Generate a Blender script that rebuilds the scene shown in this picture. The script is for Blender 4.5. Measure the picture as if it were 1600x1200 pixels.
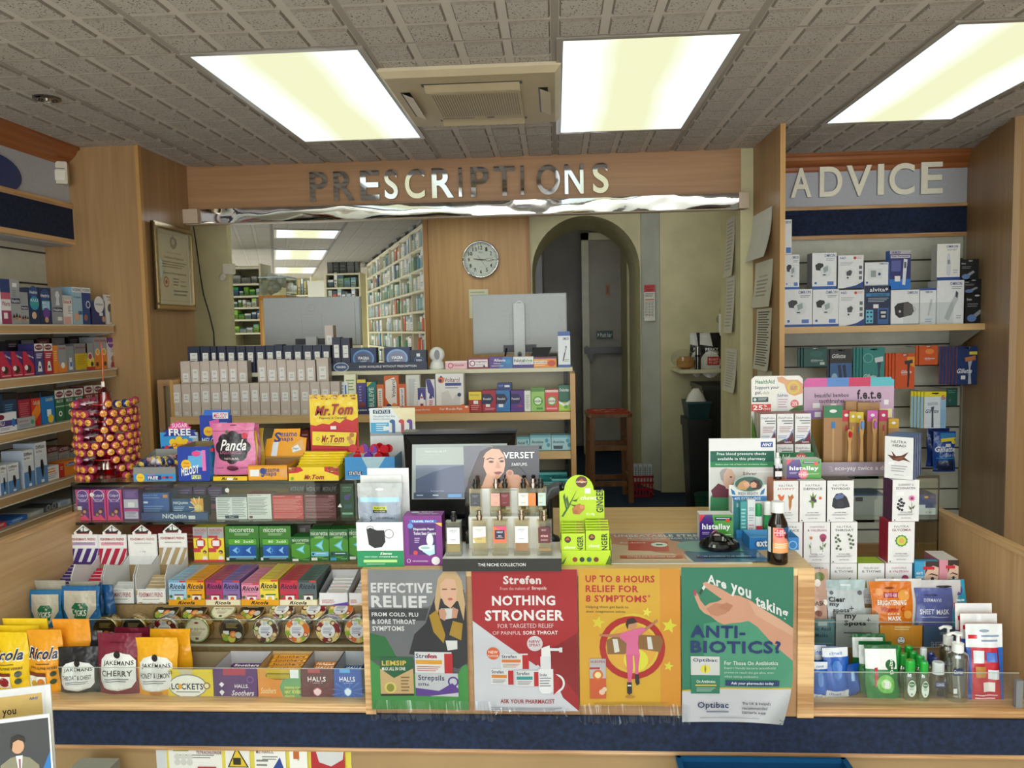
import bpy, math, random
from mathutils import Vector, Matrix
random.seed(7)
for o in list(bpy.data.objects): bpy.data.objects.remove(o)
S=bpy.context.scene; COL=S.collection
# ---------------------------------------------------------------- camera, world, exposure
F=1206.0; YAW,PIT,ROL=-.0582,-.0736,-.0205; CZ=1.55
fw=Vector((math.sin(YAW)*math.cos(PIT),math.cos(YAW)*math.cos(PIT),math.sin(PIT)))
r0=Vector((math.cos(YAW),-math.sin(YAW),0)); u0=r0.cross(fw)
rt=math.cos(ROL)*r0+math.sin(ROL)*u0; up=-math.sin(ROL)*r0+math.cos(ROL)*u0
cam=bpy.data.cameras.new('camera'); co=bpy.data.objects.new('camera',cam); COL.objects.link(co)
co.matrix_world=Matrix((( rt.x,up.x,-fw.x,0),(rt.y,up.y,-fw.y,0),(rt.z,up.z,-fw.z,CZ),(0,0,0,1)))
cam.sensor_width=36; cam.lens=F*36/1600; cam.clip_start=.02; cam.clip_end=60
S.camera=co
w=bpy.data.worlds.new('daylight_from_shopfront'); S.world=w; w.use_nodes=True
bg=w.node_tree.nodes['Background']; bg.inputs[0].default_value=(.93,.97,1,1); bg.inputs[1].default_value=4.0
S.view_settings.view_transform='Standard'; S.view_settings.look='None'; S.view_settings.gamma=1
S.view_settings.use_curve_mapping=False; S.view_settings.exposure=0.2
CEIL=2.444
# photo measurements -> places on real planes of the room (depth Y, side wall X, or height Z)
def ray(px,py): return rt*((px-800)/F)-up*((py-600)/F)+fw
def atY(px,py,Y): d=ray(px,py); t=Y/d.y; return Vector((d.x*t,Y,CZ+d.z*t))
def atX(px,py,X): d=ray(px,py); t=X/d.x; return Vector((X,d.y*t,CZ+d.z*t))
def atZ(px,py,Z): d=ray(px,py); t=(Z-CZ)/d.z; return Vector((d.x*t,d.y*t,Z))
# ---------------------------------------------------------------- materials
def lin(h):
 if not isinstance(h,str): return tuple(h)
 h=NAMED.get(h,h)
 v=[int(h[i:i+2],16)/255 for i in (0,2,4)]
 return tuple(x/12.92 if x<.04045 else ((x+.055)/1.055)**2.4 for x in v)
NAMED=dict(white='f2f2f0',black='17171a',navy='1d2b57',red='c8202c',yel='f6d21f',grn='1f7a3c',blue='1f5fb4',teal='1c8a8a',pur='5b2a80',gry='8c8c90',org='ee7d22',pink='e4609a',cream='e9e2c4',silver='b9bcc0',dk='2c2c30')
MATS={}
def newmat(n):
 m=bpy.data.materials.new(n); m.use_nodes=True; MATS[n]=m
 nt=m.node_tree; b=nt.nodes['Principled BSDF']; return m,nt,b
def attrmat(n,rough,bump=0,scale=60,metal=0,coat=0,spec=.5):
 m,nt,b=newmat(n); a=nt.nodes.new('ShaderNodeAttribute'); a.attribute_name='Col'
 b.inputs['Roughness'].default_value=rough; b.inputs['Metallic'].default_value=metal
 b.inputs['Coat Weight'].default_value=coat; b.inputs['Specular IOR Level'].default_value=spec
 tc=nt.nodes.new('ShaderNodeTexCoord'); nz=nt.nodes.new('ShaderNodeTexNoise'); nz.inputs['Scale'].default_value=scale
 nt.links.new(tc.outputs['Object'],nz.inputs['Vector'])
 mx=nt.nodes.new('ShaderNodeMix'); mx.data_type='RGBA'; mx.blend_type='MULTIPLY'; mx.inputs[0].default_value=.12
 nt.links.new(a.outputs['Color'],mx.inputs[6]); nt.links.new(nz.outputs['Fac'],mx.inputs[7]); nt.links.new(mx.outputs[2],b.inputs['Base Color'])
 if bump:
  bp=nt.nodes.new('ShaderNodeBump'); bp.inputs['Strength'].default_value=bump; bp.inputs['Distance'].default_value=.01
  nt.links.new(nz.outputs['Fac'],bp.inputs['Height']); nt.links.new(bp.outputs[0],b.inputs['Normal'])
 return m
attrmat('card',.42); attrmat('matt',.8,spec=.2); attrmat('gloss',.12,coat=.3); attrmat('film',.25,.9,22); attrmat('paper',.6,.25,9)
attrmat('metal',.22,0,60,1); attrmat('chrome',.06,0,60,1); attrmat('plastic',.3)
def glassmat(n,tint,gl=.12,rough=.03,pwr=4):
 m,nt,b=newmat(n); nt.nodes.remove(b); out=nt.nodes['Material Output']
 t=nt.nodes.new('ShaderNodeBsdfTransparent'); t.inputs[0].default_value=(*lin(tint),1)
 g=nt.nodes.new('ShaderNodeBsdfGlossy'); g.inputs['Roughness'].default_value=rough; g.inputs[0].default_value=(.9,.95,.95,1)
 fr=nt.nodes.new('ShaderNodeLayerWeight'); fr.inputs[0].default_value=.5; pw=nt.nodes.new('ShaderNodeMath'); pw.operation='POWER'; pw.inputs[1].default_value=pwr
 nt.links.new(fr.outputs[1],pw.inputs[0]); ma=nt.nodes.new('ShaderNodeMath'); ma.operation='MULTIPLY_ADD'; ma.inputs[1].default_value=.7; ma.inputs[2].default_value=gl*.3+.02
 nt.links.new(pw.outputs[0],ma.inputs[0]); mx=nt.nodes.new('ShaderNodeMixShader'); nt.links.new(ma.outputs[0],mx.inputs[0])
 nt.links.new(t.outputs[0],mx.inputs[1]); nt.links.new(g.outputs[0],mx.inputs[2]); nt.links.new(mx.outputs[0],out.inputs[0])
glassmat('glass','fafdfb'); glassmat('acrylic','fbfcfc',.1); glassmat('edge','2f6b55',.3); glassmat('perfume','f0ead8',.2); glassmat('cling','f6f7f8',.1,.08)
glassmat('clearbody','e2e4de',.55,.06,1.6); glassmat('amber','5a3a20',.2); glassmat('juice','c88a3c',.2); glassmat('redglass','d81f28',.3,.1); glassmat('scrn','c8d0d0',.2)
def wood(n,a,b_,axis,scale=7,rough=.38):
 m,nt,b=newmat(n); tc=nt.nodes.new('ShaderNodeTexCoord'); mp=nt.nodes.new('ShaderNodeMapping')
 sc=[scale*6]*3; sc['XYZ'.index(axis)]=scale*.28; mp.inputs['Scale'].default_value=sc
 nz=nt.nodes.new('ShaderNodeTexNoise'); nz.inputs['Scale'].default_value=1; nz.inputs['Detail'].default_value=6; nz.inputs['Distortion'].default_value=.6
 n2=nt.nodes.new('ShaderNodeTexNoise'); n2.inputs['Scale'].default_value=.12;
 nt.links.new(tc.outputs['Object'],mp.inputs[0]); nt.links.new(mp.outputs[0],nz.inputs[0]); nt.links.new(mp.outputs[0],n2.inputs[0])
 ad=nt.nodes.new('ShaderNodeMath'); ad.operation='ADD'; ad.inputs[1].default_value=-.5
 nt.links.new(n2.outputs['Fac'],ad.inputs[0]); a2=nt.nodes.new('ShaderNodeMath'); a2.operation='ADD'
 nt.links.new(ad.outputs[0],a2.inputs[0]); nt.links.new(nz.outputs['Fac'],a2.inputs[1])
 cr=nt.nodes.new('ShaderNodeValToRGB'); cr.color_ramp.elements[0].position=.3; cr.color_ramp.elements[1].position=.72
 cr.color_ramp.elements[0].color=(*lin(b_),1); cr.color_ramp.elements[1].color=(*lin(a),1)
 nt.links.new(a2.outputs[0],cr.inputs[0]); nt.links.new(cr.outputs[0],b.inputs['Base Color']); b.inputs['Roughness'].default_value=rough
wood('beech_v','b08c62','9e7b52','Z'); wood('beech_h','b48a62','a07852','X'); wood('beech_y','cfae84','bb966a','Y')
wood('side_v','d2ac7e','bc9468','Z'); wood('top_h','e3c08c','cfa874','X'); wood('ply','d9b282','a87a4c','X',14); wood('ply_y','d9b282','a87a4c','Y',14); wood('pine','a8683a','8a4c26','X',5); wood('pine_y','a8683a','8a4c26','Y',5)
wood('clock_v','c79a5e','b4874c','Z',6); wood('post_v','b8803c','a06c30','Z',6); wood('stoolw','8a5c34','6a4424','Z',9)
def flat(n,c,rough=.7,bump=0,scale=80,var=.1):
 m,nt,b=newmat(n); tc=nt.nodes.new('ShaderNodeTexCoord'); nz=nt.nodes.new('ShaderNodeTexNoise'); nz.inputs['Scale'].default_value=scale; nz.inputs['Detail'].default_value=4
 nt.links.new(tc.outputs['Object'],nz.inputs['Vector']); c=lin(c)
 cr=nt.nodes.new('ShaderNodeValToRGB'); cr.color_ramp.elements[0].color=(*[x*(1-var*2) for x in c],1); cr.color_ramp.elements[1].color=(*[x*(1+var) for x in c],1)
 cr.color_ramp.elements[0].position=.3; cr.color_ramp.elements[1].position=.7
 nt.links.new(nz.outputs['Fac'],cr.inputs[0]); nt.links.new(cr.outputs[0],b.inputs['Base Color']); b.inputs['Roughness'].default_value=rough
 if bump:
  bp=nt.nodes.new('ShaderNodeBump'); bp.inputs['Strength'].default_value=bump; bp.inputs['Distance'].default_value=.005
  nt.links.new(nz.outputs['Fac'],bp.inputs['Height']); nt.links.new(bp.outputs[0],b.inputs['Normal'])
flat('navyfelt','152340',.9,.5,60,.3); flat('greyfascia','b9bbc2',.8,0,80,.03); flat('slat','ccccbc',.5,0,20,.04); flat('creamwall','cec69c',.6,.1,6,.06)
flat('greywall','aaa69e',.7,0,4,.08); flat('greypanel','b6b9ae',.6,0,6,.05); flat('bounce_vinyl','cfcbc2',.5,0,8,.04); flat('carpet','1c3350',.95,.6,200,.3); flat('kraftridge','9c8058',.8); flat('darkvoid','2c2a28',.9)
flat('whitetrim','d8d5c0',.5,0,10,.04); flat('acbeige','c2b394',.5,0,10,.03); flat('gripgrey','6a6a64',.7); flat('hpl','9c7f58',.5,0,5,.05)
def ceilmat(n,ox,oy,rot=0,c1='ccc4bd',c2='a39b93'):
 m,nt,b=newmat(n); L=nt.links.new; N=nt.nodes.new
 tc=N('ShaderNodeTexCoord'); mp=N('ShaderNodeMapping'); mp.vector_type='TEXTURE'; mp.inputs['Location'].default_value=(ox,oy,0); mp.inputs['Rotation'].default_value=(0,0,rot)
 L(tc.outputs['Object'],mp.inputs[0]); sx=N('ShaderNodeSeparateXYZ'); L(mp.outputs[0],sx.inputs[0])
 def tri(o,p):   # distance to nearest grid line, metres
  a=N('ShaderNodeMath'); a.operation='DIVIDE'; a.inputs[1].default_value=p; L(o,a.inputs[0])
  f=N('ShaderNodeMath'); f.operation='FRACT'; L(a.outputs[0],f.inputs[0])
  s=N('ShaderNodeMath'); s.operation='SUBTRACT'; s.inputs[1].default_value=.5; L(f.outputs[0],s.inputs[0])
  ab=N('ShaderNodeMath'); ab.operation='ABSOLUTE'; L(s.outputs[0],ab.inputs[0])
  r=N('ShaderNodeMath'); r.operation='MULTIPLY_ADD'; r.inputs[1].default_value=-p; r.inputs[2].default_value=.5*p; L(ab.outputs[0],r.inputs[0]); return r.outputs[0]
 def ramp(o,a,c):
  r=N('ShaderNodeMapRange'); r.inputs[1].default_value=a; r.inputs[2].default_value=c; L(o,r.inputs[0]); return r.outputs[0]
 def mul(a,c,op='MULTIPLY'):
  r=N('ShaderNodeMath'); r.operation=op; L(a,r.inputs[0]); L(c,r.inputs[1]); return r.outputs[0]
 q=mul(ramp(tri(sx.outputs[0],.15),.014,.018),ramp(tri(sx.outputs[1],.15),.014,.018))   # embossed squares
 g=mul(ramp(tri(sx.outputs[0],.6),.010,.013),ramp(tri(sx.outputs[1],.6),.004,.007))     # T-bar grid
 nz=N('ShaderNodeTexNoise'); nz.inputs['Scale'].default_value=150; nz.inputs['Detail'].default_value=3; L(tc.outputs['Object'],nz.inputs['Vector'])
 spk=N('ShaderNodeMapRange'); spk.inputs[1].default_value=.36; spk.inputs[2].default_value=.40; L(nz.outputs['Fac'],spk.inputs[0])
 iv=N('ShaderNodeMath'); iv.operation='SUBTRACT'; iv.inputs[0].default_value=1; L(spk.outputs[0],iv.inputs[1])
 dots=mul(iv.outputs[0],q)
 mx=N('ShaderNodeMix'); mx.data_type='RGBA'; mx.inputs[6].default_value=(*lin(c1),1); mx.inputs[7].default_value=(*lin('4a4440'),1); L(dots,mx.inputs[0])
 m2=N('ShaderNodeMix'); m2.data_type='RGBA'; m2.inputs[6].default_value=(*lin(c2),1); L(g,m2.inputs[0]); L(mx.outputs[2],m2.inputs[7])
 L(m2.outputs[2],b.inputs['Base Color']); b.inputs['Roughness'].default_value=.9
 ii=N('ShaderNodeMath'); ii.operation='MULTIPLY_ADD'; ii.inputs[1].default_value=-.35; ii.inputs[2].default_value=0; L(dots,ii.inputs[0])
 hh=mul(q,ii.outputs[0],'ADD'); h2=mul(hh,g,'MULTIPLY')
 bp=N('ShaderNodeBump'); bp.inputs['Strength'].default_value=1; bp.inputs['Distance'].default_value=.006; L(h2,bp.inputs['Height']); L(bp.outputs[0],b.inputs['Normal'])
ceilmat('ceiling',-1.1626-.0268,2.4935-.025)
def emis(n,ex,ey,rot=0,k=1.0):
 m,nt,b=newmat(n); L=nt.links.new; N=nt.nodes.new; nt.nodes.remove(b)
 tc=N('ShaderNodeTexCoord'); sx=N('ShaderNodeSeparateXYZ'); L(tc.outputs['Generated'],sx.inputs[0])
 def d(o):
  s=N('ShaderNodeMath'); s.operation='SUBTRACT'; s.inputs[1].default_value=.5; L(o,s.inputs[0]); a=N('ShaderNodeMath'); a.operation='ABSOLUTE'; L(s.outputs[0],a.inputs[0]); return a.outputs[0]
 nz=N('ShaderNodeTexNoise'); nz.inputs['Scale'].default_value=1.6; L(tc.outputs['Generated'],nz.inputs['Vector'])
 ad=N('ShaderNodeMath'); ad.operation='MULTIPLY_ADD'; ad.inputs[1].default_value=.16; L(nz.outputs['Fac'],ad.inputs[0]); L(d(sx.outputs[0]),ad.inputs[2])
 cr=N('ShaderNodeValToRGB'); e=cr.color_ramp.elements; e[0].position=.22; e[1].position=.66
 e[0].color=(.64,.65,.42,1); e[1].color=(1.05,1.35,1.45,1); L(ad.outputs[0],cr.inputs[0])
 em=N('ShaderNodeEmission'); em.inputs[1].default_value=k; L(cr.outputs[0],em.inputs[0]); L(em.outputs[0],nt.nodes['Material Output'].inputs[0])
emis('lightpanel',0,0,k=1.25)
emis('lightpanel_far',0,0,k=1.3)
emis('fillpanel_rear',0,0,k=10)  # fill lamps behind the camera, far stronger than the visible panels
emis('fillpanel_bench',0,0,k=3.2)  # fill lamp hidden by the soffit
# ---------------------------------------------------------------- mesh builder
_tc={}
def glyphs(txt,bold=0,it=0,res=2):
 k=(txt,bold,it,res)
 if k in _tc: return _tc[k]
 cu=bpy.data.curves.new('t','FONT'); cu.body=txt; cu.resolution_u=res; cu.offset=.016*bold; cu.shear=.35*it; cu.space_character=1.0+.05*bold
 ob=bpy.data.objects.new('t',cu); me=ob.to_mesh()
 vs=[(v.co.x,v.co.y) for v in me.vertices]; fs=[tuple(p.vertices) for p in me.polygons]
 ob.to_mesh_clear(); bpy.data.objects.remove(ob); bpy.data.curves.remove(cu)
 if not vs: vs=[(0,0),(1,0),(1,1)]; fs=[]
 xs=[v[0] for v in vs]; ys=[v[1] for v in vs]; x0,x1,y0,y1=min(xs),max(xs),min(ys),max(ys)
 vs=[((x-x0)/(x1-x0+1e-9),(y1-y)/(y1-y0+1e-9)) for x,y in vs]
 _tc[k]=(vs,fs); return _tc[k]
class MB:
 def __init__(s,mat='card'): s.v=[];s.f=[];s.c=[];s.m=[];s.mn=[];s.mat=mat;s.T=Matrix.Identity(4);s.sm=[]
 def mi(s,m):
  m=m or s.mat
  if m not in s.mn: s.mn.append(m)
  return s.mn.index(m)
 def add(s,vs,fs,col='white',mat=None,sm=False):
  b=len(s.v); s.v+= [tuple(s.T@Vector(v)) for v in vs]; i=s.mi(mat); c=lin(col)
  for f in fs: s.f.append(tuple(b+k for k in f)); s.c.append(c); s.m.append(i); s.sm.append(sm)
  return s
 def box(s,x0,x1,y0,y1,z0,z1,col='white',mat=None,cols=None):
  V=[(x0,y0,z0),(x1,y0,z0),(x1,y1,z0),(x0,y1,z0),(x0,y0,z1),(x1,y0,z1),(x1,y1,z1),(x0,y1,z1)]
  Fs=dict(f=(0,1,5,4),r=(1,2,6,5),b=(2,3,7,6),l=(3,0,4,7),t=(4,5,6,7),d=(3,2,1,0))
  for k,f in Fs.items(): s.add([V[i] for i in f],[(0,1,2,3)],(cols or {}).get(k,col),mat)
  return s
 def prism(s,pts,y0,y1,col='white',mat=None,side=None):   # pts (x,z) outline facing -y, thickness along y
  n=len(pts); s.add([(x,y0,z) for x,z in pts],[tuple(range(n))],col,mat); s.add([(x,y1,z) for x,z in pts],[tuple(range(n))[::-1]],side or col,mat)
  s.add([(x,y,z) for y in (y0,y1) for x,z in pts],[(i,i+n,(i+1)%n+n,(i+1)%n) for i in range(n)],side or col,mat); return s
 def zprism(s,pts,z0,z1,col='white',mat=None,top=None):
  n=len(pts); s.add([(x,y,z1) for x,y in pts],[tuple(range(n))],top or col,mat); s.add([(x,y,z0) for x,y in pts],[tuple(range(n))[::-1]],col,mat)
  s.add([(x,y,z) for z in (z0,z1) for x,y in pts],[(i,(i+1)%n,(i+1)%n+n,i+n) for i in range(n)],col,mat); return s
 def lathe(s,prof,n=16,col='white',mat=None,cols=None,cx=0,cy=0,sx=1,sy=1,caps=True):  # prof (r,z)
  vs=[(cx+r*sx*math.cos(2*math.pi*k/n),cy+r*sy*math.sin(2*math.pi*k/n),z) for r,z in prof for k in range(n)]
  for i in range(len(prof)-1):
   s.add([vs[(i+a)*n+k] for a in (0,1) for k in range(n)],[(k,(k+1)%n,(k+1)%n+n,k+n) for k in range(n)],(cols[i] if cols else col),mat,True)
  if caps:
   s.add(vs[:n],[tuple(range(n))[::-1]],cols[0] if cols else col,mat); s.add(vs[-n:],[tuple(range(n))],cols[-1] if cols else col,mat)
  return s
 def tube(s,pts,r,n=8,col='white',mat=None):
  pts=[Vector(p) for p in pts]; rings=[]
  for i,p in enumerate(pts):
   d=(pts[min(i+1,len(pts)-1)]-pts[max(i-1,0)]).normalized(); a=d.orthogonal().normalized()
   if i and rings: a=(la-d*la.dot(d)).normalized()
   la=a; b=d.cross(a); rr=r[i] if isinstance(r,(list,tuple)) else r
   rings.append([p+rr*(math.cos(2*math.pi*k/n)*a+math.sin(2*math.pi*k/n)*b) for k in range(n)])
  vs=[v for q in rings for v in q]; m=len(rings)
  s.add(vs,[(i*n+k,i*n+(k+1)%n,(i+1)*n+(k+1)%n,(i+1)*n+k) for i in range(m-1) for k in range(n)]+[tuple(range(n))[::-1],tuple(range((m-1)*n,m*n))],col,mat,True); return s
 def ball(s,c,r,col='white',mat=None,n=10,m=6,sz=1):
  prof=[(max(r*math.sin(math.pi*i/m),1e-4),c[2]-r*sz*math.cos(math.pi*i/m)) for i in range(m+1)]
  return s.lathe(prof,n,col,mat,cx=c[0],cy=c[1],caps=False)
 def face(s,o,u,v,w,h):  # set current printed face: top-left corner o, unit u right, unit v down
  s.fo,s.fu,s.fv,s.fw,s.fh=Vector(o),Vector(u),Vector(v),w,h; s.fn=(s.fv.cross(s.fu)).normalized(); s.k=0; return s
 def pt(s,x,y,lift=0): return s.fo+s.fu*(x*.01*s.fw)+s.fv*(y*.01*s.fh)+s.fn*lift
 def art(s,A,mat=None):
  for a in A:
   s.k+=1; lf=.00018*s.k+.0002; t=a[0]
   if t=='r': x0,y0,x1,y1,c=a[1:6]; s.add([s.pt(x0,y0,lf),s.pt(x0,y1,lf),s.pt(x1,y1,lf),s.pt(x1,y0,lf)],[(0,1,2,3)],c,mat)
   elif t=='e':
    cx,cy,rx,ry,c=a[1:6]; ry=ry if ry else rx*s.fw/s.fh; n=20
    s.add([s.pt(cx+rx*math.cos(2*math.pi*k/n),cy-ry*math.sin(2*math.pi*k/n),lf) for k in range(n)],[tuple(range(n))],c,mat)
   elif t=='o':  # ring
    cx,cy,rx,th,c=a[1:6]; ry=rx*s.fw/s.fh; n=28; q=1-th
    s.add([s.pt(cx+rx*e*math.cos(2*math.pi*k/n),cy-ry*e*math.sin(2*math.pi*k/n),lf) for e in (1,q) for k in range(n)],[(k,(k+1)%n,(k+1)%n+n,k+n) for k in range(n)],c,mat)
   elif t=='p': P=a[1]; s.poly(P,a[2],lf,mat)
   elif t=='l':
    x0,y0,x1,y1,n,c=a[1:7]
    hh=(y1-y0)/n
    for i in range(n):
     xe=x1-(x1-x0)*.25*((i*7)%5)/5; s.add([s.pt(x0,y0+i*hh,lf),s.pt(x0,y0+(i+.42)*hh,lf),s.pt(xe,y0+(i+.42)*hh,lf),s.pt(xe,y0+i*hh,lf)],[(0,1,2,3)],c,mat)
   elif t=='t':
    x0,y0,x1,y1,tx,c=a[1:7]; st=a[7] if len(a)>7 else ''; rot=a[8] if len(a)>8 else 0
    vs,fs=glyphs(tx,st.count('b'),1 if 'i' in st else 0)
    if rot==90: P=[s.pt(x0+(x1-x0)*y,y1-(y1-y0)*x,lf) for x,y in vs]      # reads upward
    elif rot==-90: P=[s.pt(x1-(x1-x0)*y,y0+(y1-y0)*x,lf) for x,y in vs]
    elif rot:   # slope: baseline falls by rot percent of height
     P=[s.pt(x0+(x1-x0)*x,y0+(y1-y0)*y+rot*x,lf) for x,y in vs]
    else: P=[s.pt(x0+(x1-x0)*x,y0+(y1-y0)*y,lf) for x,y in vs]
    s.add(P,fs,c,mat)
   elif t=='m': mat=a[1]
  return s
 def poly(s,P,c,lf,mat=None):
  from mathutils.geometry import tessellate_polygon
  tr=tessellate_polygon([[Vector((x,y,0)) for x,y in P]])
  out=[]
  for q in tr:
   ax,ay=P[q[0]];bx,by=P[q[1]];cx,cy=P[q[2]]
   out.append(tuple(q) if (bx-ax)*(cy-ay)-(by-ay)*(cx-ax)<0 else tuple(q)[::-1])
  s.add([s.pt(x,y,lf) for x,y in P],out,c,mat)
 def refine(s,f0,L):  # split the printed faces from index f0 on until no edge is longer than L
  F_,C_,M_,S_=s.f[f0:],s.c[f0:],s.m[f0:],s.sm[f0:]; del s.f[f0:],s.c[f0:],s.m[f0:],s.sm[f0:]
  st=[((f[0],f[i],f[i+1]),c,m) for f,c,m in zip(F_,C_,M_) for i in range(1,len(f)-1)]; cache={}
  while st:
   (a,b,c_),c,m=st.pop(); e=[((Vector(s.v[p])-Vector(s.v[q])).length,p,q,r) for p,q,r in ((a,b,c_),(b,c_,a),(c_,a,b))]; l,p,q,r=max(e)
   if l<=L: s.f.append((a,b,c_)); s.c.append(c); s.m.append(m); s.sm.append(False); continue
   k=(min(p,q),max(p,q))
   if k not in cache: cache[k]=len(s.v); s.v.append(tuple((Vector(s.v[p])+Vector(s.v[q]))/2))
   st+= [((p,cache[k],r),c,m),((cache[k],q,r),c,m)]
 def build(s,name,parent=None,loc=(0,0,0),rz=0,rx=0,smooth=False):
  me=bpy.data.meshes.new(name); me.from_pydata(s.v,[],s.f);
  for n in s.mn: me.materials.append(MATS[n])
  ca=me.color_attributes.new('Col','FLOAT_COLOR','CORNER'); buf=[]
  for p,c in zip(s.f,s.c): buf+= [c[0],c[1],c[2],1.0]*len(p)
  ca.data.foreach_set('color',buf)
  me.polygons.foreach_set('material_index',s.m); me.polygons.foreach_set('use_smooth',[bool(x or smooth) for x in s.sm]); me.update()
  o=bpy.data.objects.new(name,me); COL.objects.link(o); o.location=loc; o.rotation_euler=(rx,0,rz)
  if parent: o.parent=parent
  return o
def tag(o,label=None,cat=None,group=None,kind=None):
 if label: o['label']=label
 if cat: o['category']=cat
 if group: o['group']=group
 if kind: o['kind']=kind
 return o
def empty(name,label,cat,loc,rz=0,group=None,rx=0):
 o=bpy.data.objects.new(name,None); COL.objects.link(o); o.location=loc; o.rotation_euler=(rx,0,rz); o.empty_display_size=.05; return tag(o,label,cat,group)
def struct(name,b): o=b.build(name); o['kind']='structure'; return o
def dup(o,loc=None,rz=None,label=None,group=None,parent=None):
 c=o.copy(); COL.objects.link(c)
 if parent: c.parent=parent
 if loc is not None: c.location=loc
 if rz is not None: c.rotation_euler=(o.rotation_euler[0],o.rotation_euler[1],rz)
 if label: c['label']=label
 if group: c['group']=group
 for ch in list(o.children): dup(ch,parent=c)
 return c
ORD=['first','second','third','fourth','fifth','sixth','seventh','eighth','ninth','tenth','eleventh','twelfth','thirteenth','fourteenth','fifteenth','sixteenth','seventeenth','eighteenth','nineteenth','twentieth']
def nth(i): return ORD[i] if i<20 else str(i+1)+('st' if (i+1)%10==1 else 'nd' if (i+1)%10==2 else 'rd' if (i+1)%10==3 else 'th')
# a printed carton standing with its front at depth Y; x0,y0,x1,y1 = its front in the photo
def cbuild(w,h,d,col,side=None,top=None,art=(),mat='card',sart=()):
 b=MB(mat); side=side or col; top=top or col
 b.box(-w/2,w/2,0,d,0,h,col,cols=dict(f=col,l=side,r=side,b=side,t=top,d=side))
 b.face((-w/2,0,h),(1,0,0),(0,0,-1),w,h).art(art)
 if sart: b.face((w/2,0,h),(0,1,0),(0,0,-1),d,h).art(sart); b.face((-w/2,d,h),(0,-1,0),(0,0,-1),d,h).art(sart)
 return b
def carton(name,label,cat,q,Y,d,col,side=None,top=None,art=(),base=None,group=None,rz=0,mat='card',lean=0,sart=()):
 x0,y0,x1,y1=q; a=atY(x0,(y0+y1)/2,Y); c=atY(x1,(y0+y1)/2,Y); m=(x0+x1)/2; t=atY(m,y0,Y).z; z=atY(m,y1,Y).z
 if base is not None: h=max(t-base,.01); z=base
 else: h=t-z
 o=cbuild(c.x-a.x,h,d,col,side,top,art,mat,sart).build(name,None,((a.x+c.x)/2,Y,z),rz,-lean)
 return tag(o,label,cat,group)
def price(x,y,w=16,h=9): return [('r',x,y,x+w,y+h,'f4f4f4'),('l',x+w*.15,y+h*.3,x+w*.85,y+h*.9,2,'8a8a90')]
wood('top_y','c9a87c','ad8a60','Y')
# ================================================================ THE SETTING
b=MB(); b.box(-2.6,3.2,-3.5,4.5,CEIL,CEIL+.03,mat='ceiling'); struct('ceiling',b)
b=MB(); b.box(-2.6,3.2,-3.5,3.1,-.03,0,mat='bounce_vinyl'); b.box(-2.6,3.2,3.1,12,-.03,.27,mat='carpet'); struct('floor',b)  # unseen customer floor made pale to bounce light onto the ceiling
b=MB(); b.box(-2.6,-2.45,-3.5,3.62,0,CEIL,mat='slat'); struct('wall_left',b)
b=MB(); b.box(3.0,3.2,-3.5,4.5,0,CEIL,mat='beech_v'); struct('wall_right',b)
# left pilaster + return
b=MB(); b.box(-2.45,-1.965,3.62,4.12,0,CEIL,mat='beech_v'); b.box(-1.975,-1.958,3.612,3.64,0,CEIL,mat='clock_v'); struct('trim_1',b)
# fascia over the left shelves
b=MB(); b.box(-2.46,-2.31,-3.5,3.62,1.98,CEIL,mat='greyfascia'); struct('trim_2',b)
def zx(py,X=-2.3): return atX(0,py,X).z
def prof(P,y0,y1,mat,name,sx=1,x0=0):
 b=MB(); n=len(P); b.add([(x0+sx*x,y,z) for y in (y0,y1) for x,z in P],[(i,(i+1)%n,(i+1)%n+n,i+n) for i in range(n)]+[tuple(range(n)),tuple(range(n,2*n))[::-1]],mat=mat); return struct(name,b)
CR=[(0,CEIL),(.075,CEIL),(.075,CEIL-.012),(.06,CEIL-.02),(.055,CEIL-.035),(.035,CEIL-.055),(.02,CEIL-.065),(.018,CEIL-.08),(.01,CEIL-.09),(0,CEIL-.09)]
prof(CR,-3.5,3.62,'pine_y','trim_3',1,-2.32)
b=MB(); b.box(-2.31,-2.295,-3.5,3.62,2.155,2.18,mat='ply_y'); b.box(-2.31,-2.295,-3.5,3.62,1.985,2.01,mat='ply_y'); b.box(-2.31,-2.300,-3.5,3.62,2.01,2.155,mat='navyfelt'); struct('trim_4',b)
# slat grooves left
b=MB()
for z in [1.95-.15*i for i in range(10)]: b.box(-2.451,-2.447,-3.5,3.62,z-.004,z+.004,'34322e')
struct('trim_5',b)
# soffit over the dispensing hatch
b=MB(); b.box(-1.965,.965,4.11,4.5,2.2,CEIL,mat='beech_h'); struct('trim_6',b)
b=MB(); b.box(.965,1.03,4.12,4.6,0,CEIL,mat='creamwall'); struct('wall_divider',b)
# panel between hatch and advice bay
b=MB(); b.box(1.03,1.052,3.64,4.45,0,CEIL,mat='beech_v'); b.box(1.0295,1.0525,3.634,3.642,0,CEIL,mat='clock_v'); struct('trim_7',b)
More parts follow.
